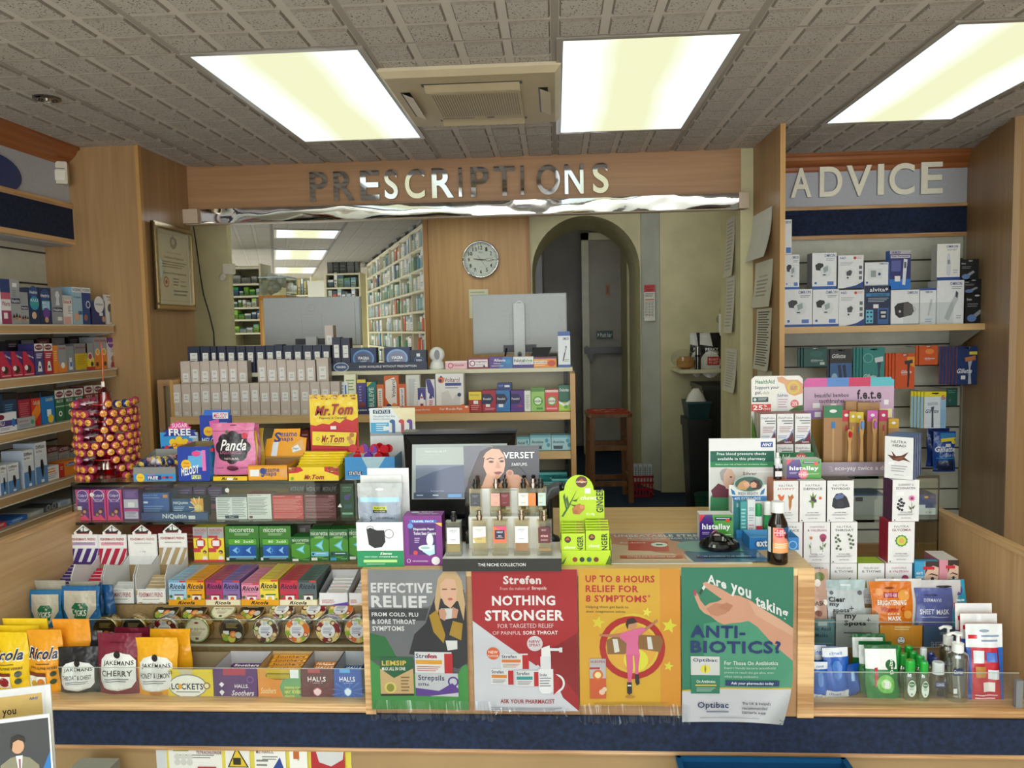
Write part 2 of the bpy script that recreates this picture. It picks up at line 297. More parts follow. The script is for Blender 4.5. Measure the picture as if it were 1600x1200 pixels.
# advice bay
b=MB(); b.box(1.05,2.3,4.37,4.42,0,CEIL,mat='slat')
for z in [1.87-.115*i for i in range(14)]: b.box(1.05,2.3,4.366,4.371,z-.004,z+.004,'3a3832')
struct('wall_back',b)
b=MB(); b.box(1.05,2.3,4.35,4.37,2.165,2.40,mat='greyfascia'); struct('trim_8',b)
b=MB(); n=len(CR); b.add([(x,4.36-u,z) for x in (1.05,2.27) for u,z in CR],[(i,i+n,(i+1)%n+n,(i+1)%n) for i in range(n)],mat='pine'); struct('trim_9',b)
b=MB(); b.box(1.05,2.26,4.335,4.352,2.15,2.168,mat='ply'); b.box(1.05,2.26,4.335,4.352,1.99,2.012,mat='ply'); b.box(1.05,2.26,4.34,4.352,2.012,2.15,mat='navyfelt'); struct('trim_10',b)
b=MB(); b.zprism([(2.235,4.42),(2.052,3.63),(2.075,3.615),(3.1,3.615),(3.1,4.42)],0,CEIL,mat='beech_v'); struct('trim_11',b)
# small black vents / clips at the ceiling edge are the tile grooves
# ---------------------------------------------------------------- back rooms
YA=6.15
xa=[atY(p,450,YA).x for p in (664,672,822,829,1003)]
b=MB(); b.box(xa[1]-.02,xa[2]+.02,YA,YA+.1,.27,2.7,mat='clock_v'); struct('wall_clock',b)
b=MB(); b.box(xa[0],xa[1]-.005,YA-.03,YA+.3,.27,2.7,mat='post_v'); b.box(xa[2]+.01,xa[3]+.0,YA-.02,YA,.27,2.7,mat='post_v'); struct('trim_12',b)
# arch wall with opening
ax0=atY(832,450,YA).x; ax1=atY(1000,450,YA).x; acx=(ax0+ax1)/2; ar=(ax1-ax0)/2; azs=atY(910,337,YA).z-ar
b=MB(); arc=[(acx+ar*math.cos(math.pi-math.pi*k/24),azs+ar*math.sin(math.pi-math.pi*k/24)) for k in range(25)]
TH=.9
for k in range(24):
 (p,q),(r_,s_)=arc[k],arc[k+1]; b.add([(p,YA,q),(r_,YA,s_),(r_,YA,2.75),(p,YA,2.75)],[(0,1,2,3)],mat='creamwall'); b.add([(p,YA,q),(r_,YA,s_),(r_,YA+TH,s_),(p,YA+TH,q)],[(3,2,1,0)],mat='creamwall')
b.add([(ax0,YA,.27),(ax0,YA,azs),(ax0,YA+TH,azs),(ax0,YA+TH,.27)],[(0,1,2,3)],mat='creamwall'); b.add([(ax1,YA,.27),(ax1,YA,azs),(ax1,YA+TH,azs),(ax1,YA+TH,.27)],[(3,2,1,0)],mat='creamwall')
b.box(ax1,xa[4]+.03,YA,YA+.02,.27,2.75,mat='creamwall'); b.box(xa[3]-.01,ax0,YA,YA+.02,.27,2.75,mat='creamwall')
struct('wall_arch',b)
# corridor behind arch
YC=8.2; c0=atY(857,500,YC).x
b=MB(); b.box(c0-.1,1.6,YC,YC+.1,.27,2.75,mat='greywall'); struct('wall_corridor',b)
b=MB(); b.box(ax0-.25,c0-.04,YA+TH,YC+.1,.27,2.75,mat='greyfascia'); struct('wall_corridor_left',b)
b=MB(); b.box(ax1-.02,ax1+.6,YA+TH,YC,.27,2.75,mat='creamwall'); struct('wall_corridor_right',b)
b=MB(); b.box(-1.2,1.8,YA,YC,2.72,2.78,mat='creamwall'); struct('ceiling_corridor',b)
d0=atY(922,600,7.7).x; d1=atY(957,600,7.7).x
b=MB(); b.box(d0,ax1+.02,7.72,7.76,.30,atY(940,375,7.7).z,mat='greywall'); o=b.build('door_1'); o['kind']='structure'
b=MB()
zt=atY(940,375,7.7).z
b.box(d0-.07,d0,7.68,7.78,.27,zt+.07,mat='whitetrim'); b.box(d0-.07,ax1,7.68,7.78,zt,zt+.07,mat='whitetrim'); struct('trim_13',b)
def PX(px,py,Y): return atY(px,py,Y)
a=PX(913,543,7.66); c=PX(955,552,7.66)
b=MB('plastic'); b.box(a.x,c.x+.1,7.62,7.66,c.z,a.z,'2b2a28'); b.prism([(a.x,a.z),(a.x+.03,a.z+.02),(a.x+.09,c.z-.02),(a.x+.07,c.z-.1)],7.6,7.66,'1d1d1c'); tag(b.build('push_bar'),'dark push bar across the grey door beyond the arch','door bar')
a=PX(932,517,7.7); c=PX(958,529,7.7)
b=MB('card'); b.box(a.x,c.x,7.7,7.71,c.z,a.z,'14453c'); b.face((a.x,7.7,a.z),(1,0,0),(0,0,-1),c.x-a.x,a.z-c.z).art([('t',22,25,92,80,'Push bar','e8f0ea','b'),('p',[(6,20),(16,50),(6,80)],'e8f0ea')]); tag(b.build('push_bar_sign'),'small green push bar sign on the grey door beyond the arch','sign')
a=PX(946,444,7.7); c=PX(953,462,7.7)
b=MB('card'); b.box(a.x,c.x,7.7,7.71,c.z,a.z,'a8702c'); b.face((a.x,7.7,a.z),(1,0,0),(0,0,-1),c.x-a.x,a.z-c.z).art([('t',15,15,85,85,'X','1d1a16','b')]); tag(b.build('hazard_sign'),'small orange square sign with black cross on the grey door','sign')
# corridor back frame strip
# grey boxed panel right of arch and cream wall with shelf
g0=atY(1003,500,YA-.05); g1=atY(1032,500,5.9)
b=MB(); b.zprism([(g0.x,YA),(g0.x,YA-.05),(g1.x,5.9),(g1.x+.02,YA)],.27,2.75,mat='greypanel')
b.box(g0.x+.0,g1.x-.005,5.9-.004,5.9-.002,1.0,1.0,mat='darkvoid'); struct('wall_boxing',b)
b=MB(); b.box(g1.x-.005,2.2,5.86,5.96,.27,2.75,mat='creamwall'); struct('wall_cream',b)
b=MB(); b.box(1.7,1.75,4.6,5.86,.27,2.75,mat='creamwall'); b.box(1.03,1.75,4.55,4.6,.27,2.75,mat='creamwall'); struct('wall_alcove',b)
jx=atY(1133,500,4.8).x
b=MB(); b.box(-4.2,2.2,4.45,6.6,2.72,2.78,mat='creamwall'); b.box(-4.2,-2.4,4.0,4.5,2.44,2.78,mat='creamwall'); struct('ceiling_back',b)
# left cream cupboard side with cable
a=atY(300,450,4.6); c=atY(358,450,4.6)
b=MB(); b.box(a.x-.6,c.x,4.6,4.66,.27,2.7,mat='creamwall'); struct('wall_cream_left',b)
# ---------------------------------------------------------------- ceiling lights, far room
def light(x0,y0,label,w=.5465,L=1.15,z=CEIL,rz=0,mat='lightpanel',grp='white square-edged ceiling light panels'):
 e=empty('ceiling_light',label,'ceiling light',(x0+w/2,y0+L/2,z),rz,grp)
 b=MB('plastic'); fr=.022
 for q in ((-w/2-fr,w/2+fr,-L/2-fr,-L/2),(-w/2-fr,w/2+fr,L/2,L/2+fr),(-w/2-fr,-w/2,-L/2,L/2),(w/2,w/2+fr,-L/2,L/2)): b.box(*q,-.006,-.0005,'a9a299')
 b.build('light_frame',e)
 b=MB(); b.box(-w/2,w/2,-L/2,L/2,-.0035,-.002,mat=mat); b.build('diffuser',e); return e
for i in range(3):
 light(-1.1626+1.2*i,2.4935,['leftmost of the three big ceiling light panels, above the left of the hatch','middle ceiling light panel, right of the air conditioning cassette','rightmost ceiling light panel, above the advice bay'][i])
for j,yy in enumerate((.05,-2.35)):
 for i in range(4): light(-2.3626+1.2*i,yy,'added unseen light panel behind the viewer, %s from the left in the %s row'%(nth(i),['nearer','farther'][j]),mat='fillpanel_rear')  # unseen lamps added behind the camera to brighten the room
# ================================================================ COUNTER
ZT=.87; YF=2.13
X0,X1,XL,XR=-.565,.70,-1.75,1.32
ct=empty('shop_counter','long beech shop counter with navy felt band and open tiered display bays','counter',(0,2.5,0))
b=MB(); b.box(X0,X1,YF,2.86,.44,ZT-.02,mat='beech_h'); b.box(X0,X1-.0,YF-.005,2.86,ZT-.02,ZT,mat='top_h'); b.box(X1-.045,X1,YF-.008,2.3,.44,ZT-.002,mat='ply'); b.box(X0,X0+.03,YF-.008,2.3,.44,ZT-.002,mat='ply')
def part(b,name,p=ct):
 o=b.build(name); o.parent=p; o.matrix_parent_inverse=Matrix.Translation(p.location).inverted(); return o
part(b,'till_block')
b=MB(); b.box(XL-.4,XR+.6,2.14,3.0,.02,.33,mat='hpl'); part(b,'kick_panel')
b=MB(); b.box(XL-.4,XR+.6,2.12,2.2,.345,.445,mat='navyfelt'); part(b,'felt_band')
def bull(y,z,r,x0,x1,name):
 b=MB(); P=[(y+.06,z+r),(y,z+r),(y-r*.6,z+r*.7),(y-r*.75,z+r*.25),(y-r*.6,z+r*.1),(y-r*.75,z-r*.3),(y-r*.55,z-r*.75),(y,z-r),(y+.06,z-r)]; n=len(P)
 b.add([(x,p,q) for x in (x0,x1) for p,q in P],[(i,i+n,(i+1)%n+n,(i+1)%n) for i in range(n)],mat='ply'); return part(b,name)
bull(2.135,.456,.013,XL-.4,X0,'edge_moulding'); bull(2.135,.456,.013,X1,XR+.6,'edge_moulding'); bull(2.135,.336,.012,XL-.4,XR+.6,'edge_moulding')
ZD=.462
b=MB(); b.box(XL,X0,2.14,2.70,ZD-.012,ZD,mat='beech_h'); part(b,'display_deck'); b=MB(); b.box(X1,XR,2.14,2.70,ZD-.012,ZD,mat='beech_h'); part(b,'display_deck')
b=MB(); b.box(XL-.02,XL,2.12,2.82,.46,.9,mat='beech_y'); b.box(XL-.024,XL+.004,2.12,2.82,.9,.915,mat='ply_y'); part(b,'side_panel')
b=MB(); b.box(XR,XR+.02,2.12,3.0,.46,.868,mat='side_v'); b.box(XR-.004,XR+.024,2.12,3.0,.868,.885,mat='ply_y'); part(b,'side_panel')
b=MB(); b.box(XL,X0,2.95,2.97,0.3,.86,mat='beech_h'); part(b,'back_panel'); b=MB(); b.box(X1,XR,2.95,2.97,.3,.7,mat='beech_h'); part(b,'back_panel')
# steps, left bay: tins step, lozenge step, cabinet floor
YT,ZTs=2.36,.56; YR,ZR=2.46,.655; YN,ZN=2.63,.765
_=part
ZTs=atY(400,1008,YT).z; ZR=atY(400,946,YR).z; ZN=atY(450,882,YN).z
print('steps',ZTs,ZR,ZN)
b=MB(); b.box(XL,X0,YT,YR+.005,ZD,ZTs,mat='kraftridge'); b.box(XL,X0,YT-.002,YT+.006,ZTs-.004,ZTs+.001,mat='whitetrim'); part(b,'tin_step')
b=MB(); b.box(XL,X0,YR,YN,ZD,ZR,mat='kraftridge'); part(b,'lozenge_step')
b=MB(); b.box(XL,X0,YN,2.95,ZD,ZN,mat='kraftridge'); part(b,'cabinet_floor')
for X_ in [x*.02+XL for x in range(int((X0-XL)/.02))]: pass
# ================================================================ DISPENSARY BEYOND THE HATCH
V=Vector((-.34605,.938215,0)); U=Vector((.938215,.34605,0)); RZ=math.radians(20.246)
P0=atY(664,450,6.15); P0.z=0
def W(u,v,z=0): return U*u+V*v+Vector((0,0,z))
u0_,v0_=P0.dot(U),P0.dot(V)
b=MB(); e=b.build('x') if False else None
b=MB(); b.box(-3.2,3.4,-3.4,6.6,0,.03,mat='ceiling_far') if 'ceiling_far' in MATS else None
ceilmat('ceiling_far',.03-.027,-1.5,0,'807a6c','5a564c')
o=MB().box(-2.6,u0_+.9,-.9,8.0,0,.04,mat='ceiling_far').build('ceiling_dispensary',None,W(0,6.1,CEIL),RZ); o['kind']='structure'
o=MB().box(-2.6,u0_+.9,8.0,8.1,-2.2,.04,mat='creamwall').build('wall_dispensary_back',None,W(0,6.1,CEIL),RZ); o['kind']='structure'
o=MB().box(-1.3,-1.2,-1.9,8.0,-2.2,.04,mat='creamwall').build('wall_dispensary_left',None,W(0,6.1,CEIL),RZ); o['kind']='structure'
o=MB().box(u0_+.31,u0_+.36,.15,8.0,-2.2,.04,mat='creamwall').build('wall_dispensary_right',None,W(0,6.1,CEIL),RZ); o['kind']='structure'
for k,(vv,l) in enumerate(((7.10,'nearest'),(8.84,'middle'),(11.2,'farthest'))):
 L=1.15 if k else .6
 light(0,0,l+' ceiling light panel seen through the hatch in the dispensary',.53,L,z=CEIL-.002,rz=RZ,mat='lightpanel_far',grp='dispensary ceiling light panels').location=W(.31,vv+L/2,CEIL-.002)
# pigeonhole unit, faces the aisle
ZP=2.38; RP=.172; NR=11; UB=[.05,.64,1.27,1.95,2.7,3.4,4.0]; UL=-.75
e=empty('pigeonhole_shelving','long cream pigeonhole shelving packed with medicines along the dispensary aisle','shelving',P0,RZ-math.pi/2)
b=MB();
b.box(-UB[-1],-UB[0]+.01,.28,.3,.3,ZP,'6f6a58'); b.build('back',e)
for t in UB: b=MB(); b.box(-t-.012,-t+.012,0,.28,.3,ZP,'ddd6ba'); b.build('upright',e)
for i in range(NR+1):
 z=ZP-i*RP; b=MB(); b.box(-UB[-1],-UB[0],.0,.28,z-.009,z+.009,'e0d9bd'); b.build('shelf',e)
rn=random.Random(3); cols=['e8ece8','dfe8ec','f0f0ea','c9d8d4','9fc4c4','6f9fb4','d9dcd0','5f8f6a','efe9d8','b9c8d8','d8694a','48607a','e4e4f0','8aa88a']
cnt=0; BW=['nearest','second','third','fourth','fifth','farthest']
for bi in range(6):
 ta,tb=UB[bi],UB[bi+1]
 for r in range(NR-1):
  if cnt>=285: break
  z=ZP-(r+1)*RP+.0095; x=ta+.03
  n=0
  while x<tb-.09 and n<5:
   wd=rn.uniform(.07,.14)*(1.3 if bi>2 else 1); h=rn.uniform(.11,.158); c=rn.choice(cols); s=rn.choice(cols)
   kind=rn.random()
   if kind<.8:
    o=cbuild(wd,h,.2,c,art=[('r',0,0,100,rn.choice((20,35,12)),s),('l',12,50,85,85,3,'7a8488')]).build('medicine_packet',e if False else None)
    nm='packet'
   else:
    b=MB('plastic'); b.lathe([(wd*.4,0),(wd*.4,h*.75),(wd*.25,h*.8),(wd*.25,h)],10,c,cols=[c,c,'f2f2f2']); o=b.build('medicine_bottle'); nm='bottle'
   p=P0+V*(x+wd/2)+U*(.004+rn.uniform(0,.03)+(wd*.4 if nm=='bottle' else 0)); o.location=(p.x,p.y,z); o.rotation_euler=(0,0,RZ-math.pi/2)
   tag(o,'small %s, %s in the %s row down, %s bay of pigeonhole shelving'%(nm,nth(n),nth(r),BW[bi]),nm,'medicines in the pigeonhole shelving'); x+=wd+rn.uniform(.003,.012); n+=1; cnt+=1
# stacks of grey trays on top of the unit
for k,t in enumerate((.35,.75,1.2,1.7,2.25,2.9,3.7,4.5)):
 b=MB('plastic')
 for j in range(1 if k<0 else 1): b.box(-.13,.13,0,.22,0,.055,'6b6f70'); b.box(-.14,.14,-.01,.23,.045,.055,'8b8f90')
 p=P0+V*t+U*.03; o=b.build('stacked_tray',None,(p.x,p.y,ZP+.0095),RZ-math.pi/2); tag(o,'grey plastic tray on top of the pigeonhole shelving, %s from the near end'%nth(k),'tray','grey trays on the pigeonhole shelving')
# end shelving facing the hatch
def openshelf(name,label,x0,x1,ytop,Y,zs,d=.3,zb=.27,rz=0):
 a=atY(x0,ytop,Y); c=atY(x1,ytop,Y); wd=c.x-a.x
 e=empty(name,label,'shelving',(a.x,Y,0)); MB().box(-.02,0,0,d,zb,a.z,'d9d3b8').build('upright',e); MB().box(wd,wd+.02,0,d,zb,a.z,'d9d3b8').build('upright',e)
 MB().box(0,wd,d-.01,d,zb,a.z,'a8a48e').build('back',e)
 zz=[]
 for y in zs: z=atY((x0+x1)/2,y,Y).z; MB().box(0,wd,0,d-.01,z-.018,z,'dcd6bc').build('shelf',e); zz.append(z)
 return a.x,wd,zz
def fill(x0,wd,z,Y,hmax,lab,grp,n=5,seed=1,cc=cols,d=.12):
 rr=random.Random(seed); x=x0+.01; k=0
 while k<n and x<x0+wd-.05:
  w_=rr.uniform(.6,1.3)*wd/n*.8; h=hmax*rr.uniform(.5,1); c=rr.choice(cc)
  w_=min(w_,x0+wd-.01-x)
  o=cbuild(w_,h,d,c,art=[('r',0,0,100,30,rr.choice(cc)),('l',10,50,80,90,2,'6a7478')]).build('medicine_packet',None,(x+w_/2,Y+.04,z+.0005)); tag(o,'medicine packet %s from the left %s'%(nth(k),lab),'packet',grp); x+=w_+.012; k+=1
a,wd,zz=openshelf('shelving_unit','cream shelving unit at the left of the dispensary behind the cream panel',358,404,413,8.0,(417,443,462,480,499,520,540))
for i,z in enumerate(zz[1:6]): fill(a,wd,z,8.0,.1,'on the %s shelf of the left dispensary unit'%nth(i),'medicines on the left dispensary unit',5 if i else 3,i+5,['e8ece8','9ccf5a','6fae3c','3f5f9a','c8d8e0','7aa8a8','2f9a4c'] if i!=0 else ['8b8f90','a9adad'])
a,wd,zz=openshelf('shelving_unit','cream shelving unit at the far end of the aisle with grey trays on top',509,560,427,10.0,(427,449,471,495))
for i,z in enumerate(zz[1:]): fill(a,wd,z,10.0,.2,'on the %s shelf of the far end unit'%nth(i),'medicines on the far end unit',6,i+15)
fill(a,wd,zz[0],10.0,.22,'of grey stock on top of the far end unit','grey stock on the far end unit',5,33,['55595a','6b6f70','45494a'])
a,wd,zz=openshelf('shelving_unit','open shelf of mixed boxes behind the clear storage bin at the far wall',446,484,433,10.9,(461,480))
fill(a,wd,zz[0],10.9,.25,'on the shelf behind the storage bin','boxes on the far wall shelf',7,44,['e8ece8','8aa8b8','b8a878','c8ccc8'])
carton('white_board_sign','white blank panel standing at the far wall between shelf and end unit','board',(481,439,507,470),10.3,.02,'e4e4dc')
# brown cupboard with clear storage bin
a=atY(404,462,7.9); c=atY(447,462,7.9)
o=MB().box(a.x,c.x,7.9,8.3,.27,a.z,mat='post_v').box(a.x+.02,c.x-.02,7.895,7.9,.6,a.z-.05,mat='clock_v').build('brown_cupboard'); tag(o,'brown wooden cupboard under the clear storage bin','cupboard')
e=empty('storage_bin','clear plastic storage bin stuffed with bags on the brown cupboard','storage bin',((a.x+c.x)/2,7.92,a.z+.001))
wd=(c.x-a.x)*.5
b=MB('acrylic'); b.box(-wd,wd,0,.3,0,.19,mat='clearbody')
for q in ((-wd-.006,wd+.006,-.006,.0),(-wd-.006,wd+.006,.3,.306),(-wd-.006,-wd,0,.3),(wd,wd+.006,0,.3)): b.box(*q,.18,.195,'b8c8d4','plastic')
b.build('bin_body',e)
b=MB('film'); rn=random.Random(4)
for k in range(9): b.ball((rn.uniform(-wd*.7,wd*.7),.15+rn.uniform(-.06,.06),.06+.018*k),.05,rn.choice(['e8eef2','9fc0dc','dfe4e4','f2f2f0']),n=7,m=4)
b.build('bagged_contents',e)
# black cable on the cream panel
b=MB('plastic'); b.tube([atY(x,y,4.58) for x,y in ((302,352),(307,385),(313,430),(318,460),(327,490),(334,520),(335,545))],.004,6,'1a1a1a'); tag(b.build('power_cable'),'black cable hanging down the cream panel left of the hatch','cable')
b=MB('plastic'); p=atY(357,420,4.57); b.box(p.x-.03,p.x+.03,4.56,4.6,p.z-.03,p.z+.03,'e6e2d0'); b.ball((p.x-.03,4.55,p.z-.05),.022,'d8d4c2'); tag(b.build('wall_switch'),'cream switch box on the edge of the cream panel','switch')
light(-1.15,4.56,'added unseen light panel over the dispensing bench behind the sign board',z=2.436,mat='fillpanel_bench')  # hidden lamp added to brighten the hatch area
# desk
b=MB(); b.box(-1.93,.02,3.62,4.3,1.30,1.33,mat='beech_h'); b.box(-1.93,-1.9,3.62,4.3,.27,1.3,mat='beech_v'); b.box(-.01,.02,3.62,4.3,.27,1.3,mat='beech_v'); b.box(-1.9,-.01,3.64,3.66,.27,1.3,'8a7a5c'); tag(b.build('dispensing_bench'),'beech dispensing bench behind the product shelves carrying two monitors','bench')
def monitor(label,q,Y,rz,logo,vis=1):
 x0,y0,x1,y1=q; a=atY(x0,y0,Y); c=atY(x1,y0,Y); zt=(a.z+c.z)/2; zb=atY((x0+x1)/2,y1,Y).z; wd=c.x-a.x; h=zt-zb
 e=empty('desktop_monitor',label,'monitor',((a.x+c.x)/2,Y,1.3305),rz); z0=zb-1.3305; z1=z0+h
 b=MB('plastic'); P=[(-wd/2,z0),(wd/2,z0),(wd/2,z1),(-wd/2,z1)]
 b.box(-wd/2,wd/2,.02,.035,z0,z1,'1c1c1e',cols=dict(f='9a9e9e')); b.prism([(-wd/2+.03,z0+.01),(wd/2-.03,z0+.01),(wd/2-.03,z1-.03),(-wd/2+.03,z1-.03)],.0,.02,'a9adad');
 b.box(-wd/2+.005,wd/2-.005,.008,.02,z0+.004,z1-.004,'a9adad')
 b.face((-wd/2+.03,0,z1-.03),(1,0,0),(0,0,-1),wd-.06,h-.04)
 b.art([('r',38,28,62,76,'989c9e'),('r',38.5,28.8,61.5,75.2,'a9adad'),('r',30,86,70,100,'2a2b2e' ),('r',33,87,67,99,'17181a')])
 if logo: b.art([('o',50,10,4.6,.12,'f4f4f4'),('t',46.8,7.6,53.2,12.4,'DELL','f4f4f4','b')])
 else: b.art([('o',50,13,4.2,.1,'8e9294')])
 b.build('screen_housing',e)
 b=MB('plastic'); b.box(-.028,.028,-.035,-.001,.02,z1-.05 if logo else z0+.05,'c8ccce'); b.face((-.028,-.035,.2),(1,0,0),(0,0,-1),.056,.2).art([('e',50,62,22,9,'6a6e70'),('e',50,62,12,5,'2a2c2e')]); b.build('stand_column',e)
 b=MB('plastic'); b.box(-.11,.11,-.1,.1,0,.012,'b8bcbe'); b.build('stand_base',e)
 if logo:
  b=MB('plastic'); b.tube([(-.07,-.005,z0+.03),(-.08,-.03,z0-.03),(-.13,-.02,z0-.04),(-.16,0,z0-.09)],.005,6,'17171a'); b.tube([(.07,-.005,z0+.03),(.07,-.03,z0-.03),(.1,0,z0-.08)],.005,6,'17171a'); b.build('cable',e)
 return e
monitor('silver monitor seen from behind with ring logo, under the wall clock',(737,459,885,553),4.0,0,1)
monitor('grey monitor seen from behind, left in the hatch before the dispensary aisle',(411,464,561,541),4.05,math.radians(4),0)
# clock
c=atY(751.5,406,6.15); R_=.148
e=empty('wall_clock','round white wall clock with chrome rim on the beech panel','clock',(c.x,6.149,c.z))
b=MB('chrome'); n=32; prof=[(R_,0),(R_,-.03),(R_-.006,-.042),(R_-.014,-.04),(R_-.016,-.02)]
vs=[(r*math.cos(2*math.pi*k/n),y,r*math.sin(2*math.pi*k/n)) for r,y in prof for k in range(n)]
b.add(vs,[(i*n+k,(i+1)*n+k,(i+1)*n+(k+1)%n,i*n+(k+1)%n) for i in range(len(prof)-1) for k in range(n)],'d8dade','chrome',True); b.build('rim',e)
A=[('e',50,50,50,50,'dfe4d8')]
for k in range(60):
 t=math.radians(6*k); r1,r2=43,(46.5 if k%5 else 47.5); s_=.35 if k%5 else .7; dx,dz=math.sin(t),-math.cos(t)
 A.append(('p',[(50+dx*r1-dz*s_,50+dz*r1+dx*s_),(50+dx*r2-dz*s_,50+dz*r2+dx*s_),(50+dx*r2+dz*s_,50+dz*r2-dx*s_),(50+dx*r1+dz*s_,50+dz*r1-dx*s_)],'2a2c2a'))
for k in range(1,13):
 if k==3: continue
 t=math.radians(30*k); x,y=50+34.5*math.sin(t),50-34.5*math.cos(t); ww=2.9*(2 if k>9 else 1)
 A.append(('t',x-ww,y-5.6,x+ww,y+5.6,str(k),'141614','b'))
A+=[('r',65,46,83,54,'2a2c2a'),('r',65.8,46.8,73.5,53.2,'f2f4ee'),('r',74.2,46.8,82.2,53.2,'f2f4ee'),('l',66.5,48.5,73,52,1,'333333'),('t',76,47.6,80,52.4,'3','222222'),('t',44,27,56,30,'SEIKO','3a3c3a'),('t',46,71,54,73,'QUARTZ','4a4c4a')]
b=MB('card'); b.face((-R_+.012,-.012,R_-.012),(1,0,0),(0,0,-1),2*R_-.024,2*R_-.024).art(A); dl_=b.build('dial',e)
def hand(ang,l,wd,name,y,back=8):
 t=math.radians(ang); dx,dz=math.sin(t),-math.cos(t); b=MB('plastic'); b.face((-R_+.012,-.022-y,R_-.012),(1,0,0),(0,0,-1),2*R_-.024,2*R_-.024)
 b.art([('p',[(50-dx*back-dz*wd,50-dz*back+dx*wd),(50+dx*l-dz*wd*.6,50+dz*l+dx*wd*.6),(50+dx*l+dz*wd*.6,50+dz*l-dx*wd*.6),(50-dx*back+dz*wd,50-dz*back-dx*wd)],'141614')]); b.build(name,dl_)
hand(277,22,1.6,'hour_hand',0); hand(91.5,40,1.1,'minute_hand',.002); hand(146,28,.4,'second_hand',.004,14)
b=MB('gloss'); n=32; b.add([((R_-.014)*math.cos(2*math.pi*k/n),-.034,(R_-.014)*math.sin(2*math.pi*k/n)) for k in range(n)],[tuple(range(n))],'ffffff','acrylic'); b.build('clock_glass',e)
carton('paper_notice','blank cream paper notice pinned below the clock behind the silver monitor','notice',(733,452,763,497),6.145,.003,'e2dfc0',art=[('l',8,8,80,30,2,'b8b49a')],mat='paper')
# stool
sx=atY(950,645,5.65).x; zs_=atY(950,646,5.5).z
e=empty('wooden_stool','dark wooden stool with worn red seat by the arch','stool',(sx,5.66,.2705),math.radians(4)); hs=zs_-.2705; w2=.155
b=MB('plastic'); n=20
def rr(wx,wy,r): return [(sx_*(wx-r)+r*math.cos(a),sy_*(wy-r)+r*math.sin(a)) for sx_,sy_,a0 in ((1,1,0),(-1,1,90),(-1,-1,180),(1,-1,270)) for a in [math.radians(a0+d) for d in (0,30,60,90)]]
b.zprism(rr(w2+.005,w2+.005,.04),hs-.03,hs-.005,mat='stoolw'); b.build('seat_frame',e)
b=MB('matt'); b.zprism(rr(w2-.012,w2-.012,.04),hs-.005,hs+.004,'9c3a2a'); rn=random.Random(5)
for k in range(9): x,y=rn.uniform(-.11,.1),rn.uniform(-.11,.1); b.zprism([(x,y),(x+rn.uniform(.02,.06),y+rn.uniform(-.01,.02)),(x+rn.uniform(.0,.04),y+rn.uniform(.015,.03))],hs+.004,hs+.0045,'d8cfc0')
b.build('seat',e)
for sx_ in (-1,1):
 for sy_ in (-1,1):
  b=MB(); x,y=sx_*(w2-.025),sy_*(w2-.025); b.add([(x*s+dx,y*s+dy,z) for z,s in ((0,1.08),(hs-.03,1)) for dx,dy in ((-.018,-.018),(.018,-.018),(.018,.018),(-.018,.018))],[(0,1,5,4),(1,2,6,5),(2,3,7,6),(3,0,4,7),(3,2,1,0)],mat='stoolw'); b.build('leg',e)
for z in (.12,.38,):
 for s_ in (-1,1):
  b=MB(); b.box(-w2+.04,w2-.04,s_*(w2-.025)-.01,s_*(w2-.025)+.01,z,z+.035,mat='stoolw'); b.build('stretcher',e)
  b=MB(); b.box(s_*(w2-.025)-.01,s_*(w2-.025)+.01,-w2+.04,w2-.04,z+.04,z+.075,mat='stoolw'); b.build('stretcher',e)
# red basket with packets
a=atY(984,742,5.7);
e=empty('wire_basket','red shopping basket of packets on the floor beside the stool','basket',(atY(1000,745,5.8).x,5.8,.2705))
b=MB('plastic'); hb=.16
for k in range(8): x=-.08+k*.0229; b.box(x-.004,x+.004,-.1,-.094,0,hb,'c01f28')
for z in (0,.05,.1,hb-.015): b.box(-.09,.09,-.1,-.094,z,z+.014,'c01f28'); b.box(-.09,-.084,-.1,.1,z,z+.014,'c01f28'); b.box(.084,.09,-.1,.1,z,z+.014,'c01f28')
b.build('basket_frame',e)
for k in range(5):
 o=cbuild(.03,.13,.05,'e4e8e8',art=[('r',20,10,80,90,'b8c8cc'),('l',30,20,70,80,5,'5a7a84')]).build('dressing_packet',None,(e.location.x-.07+k*.035,5.76,.275+.1)); tag(o,'tall white packet, %s from the left standing in the red basket'%nth(k),'packet','packets in the red basket')
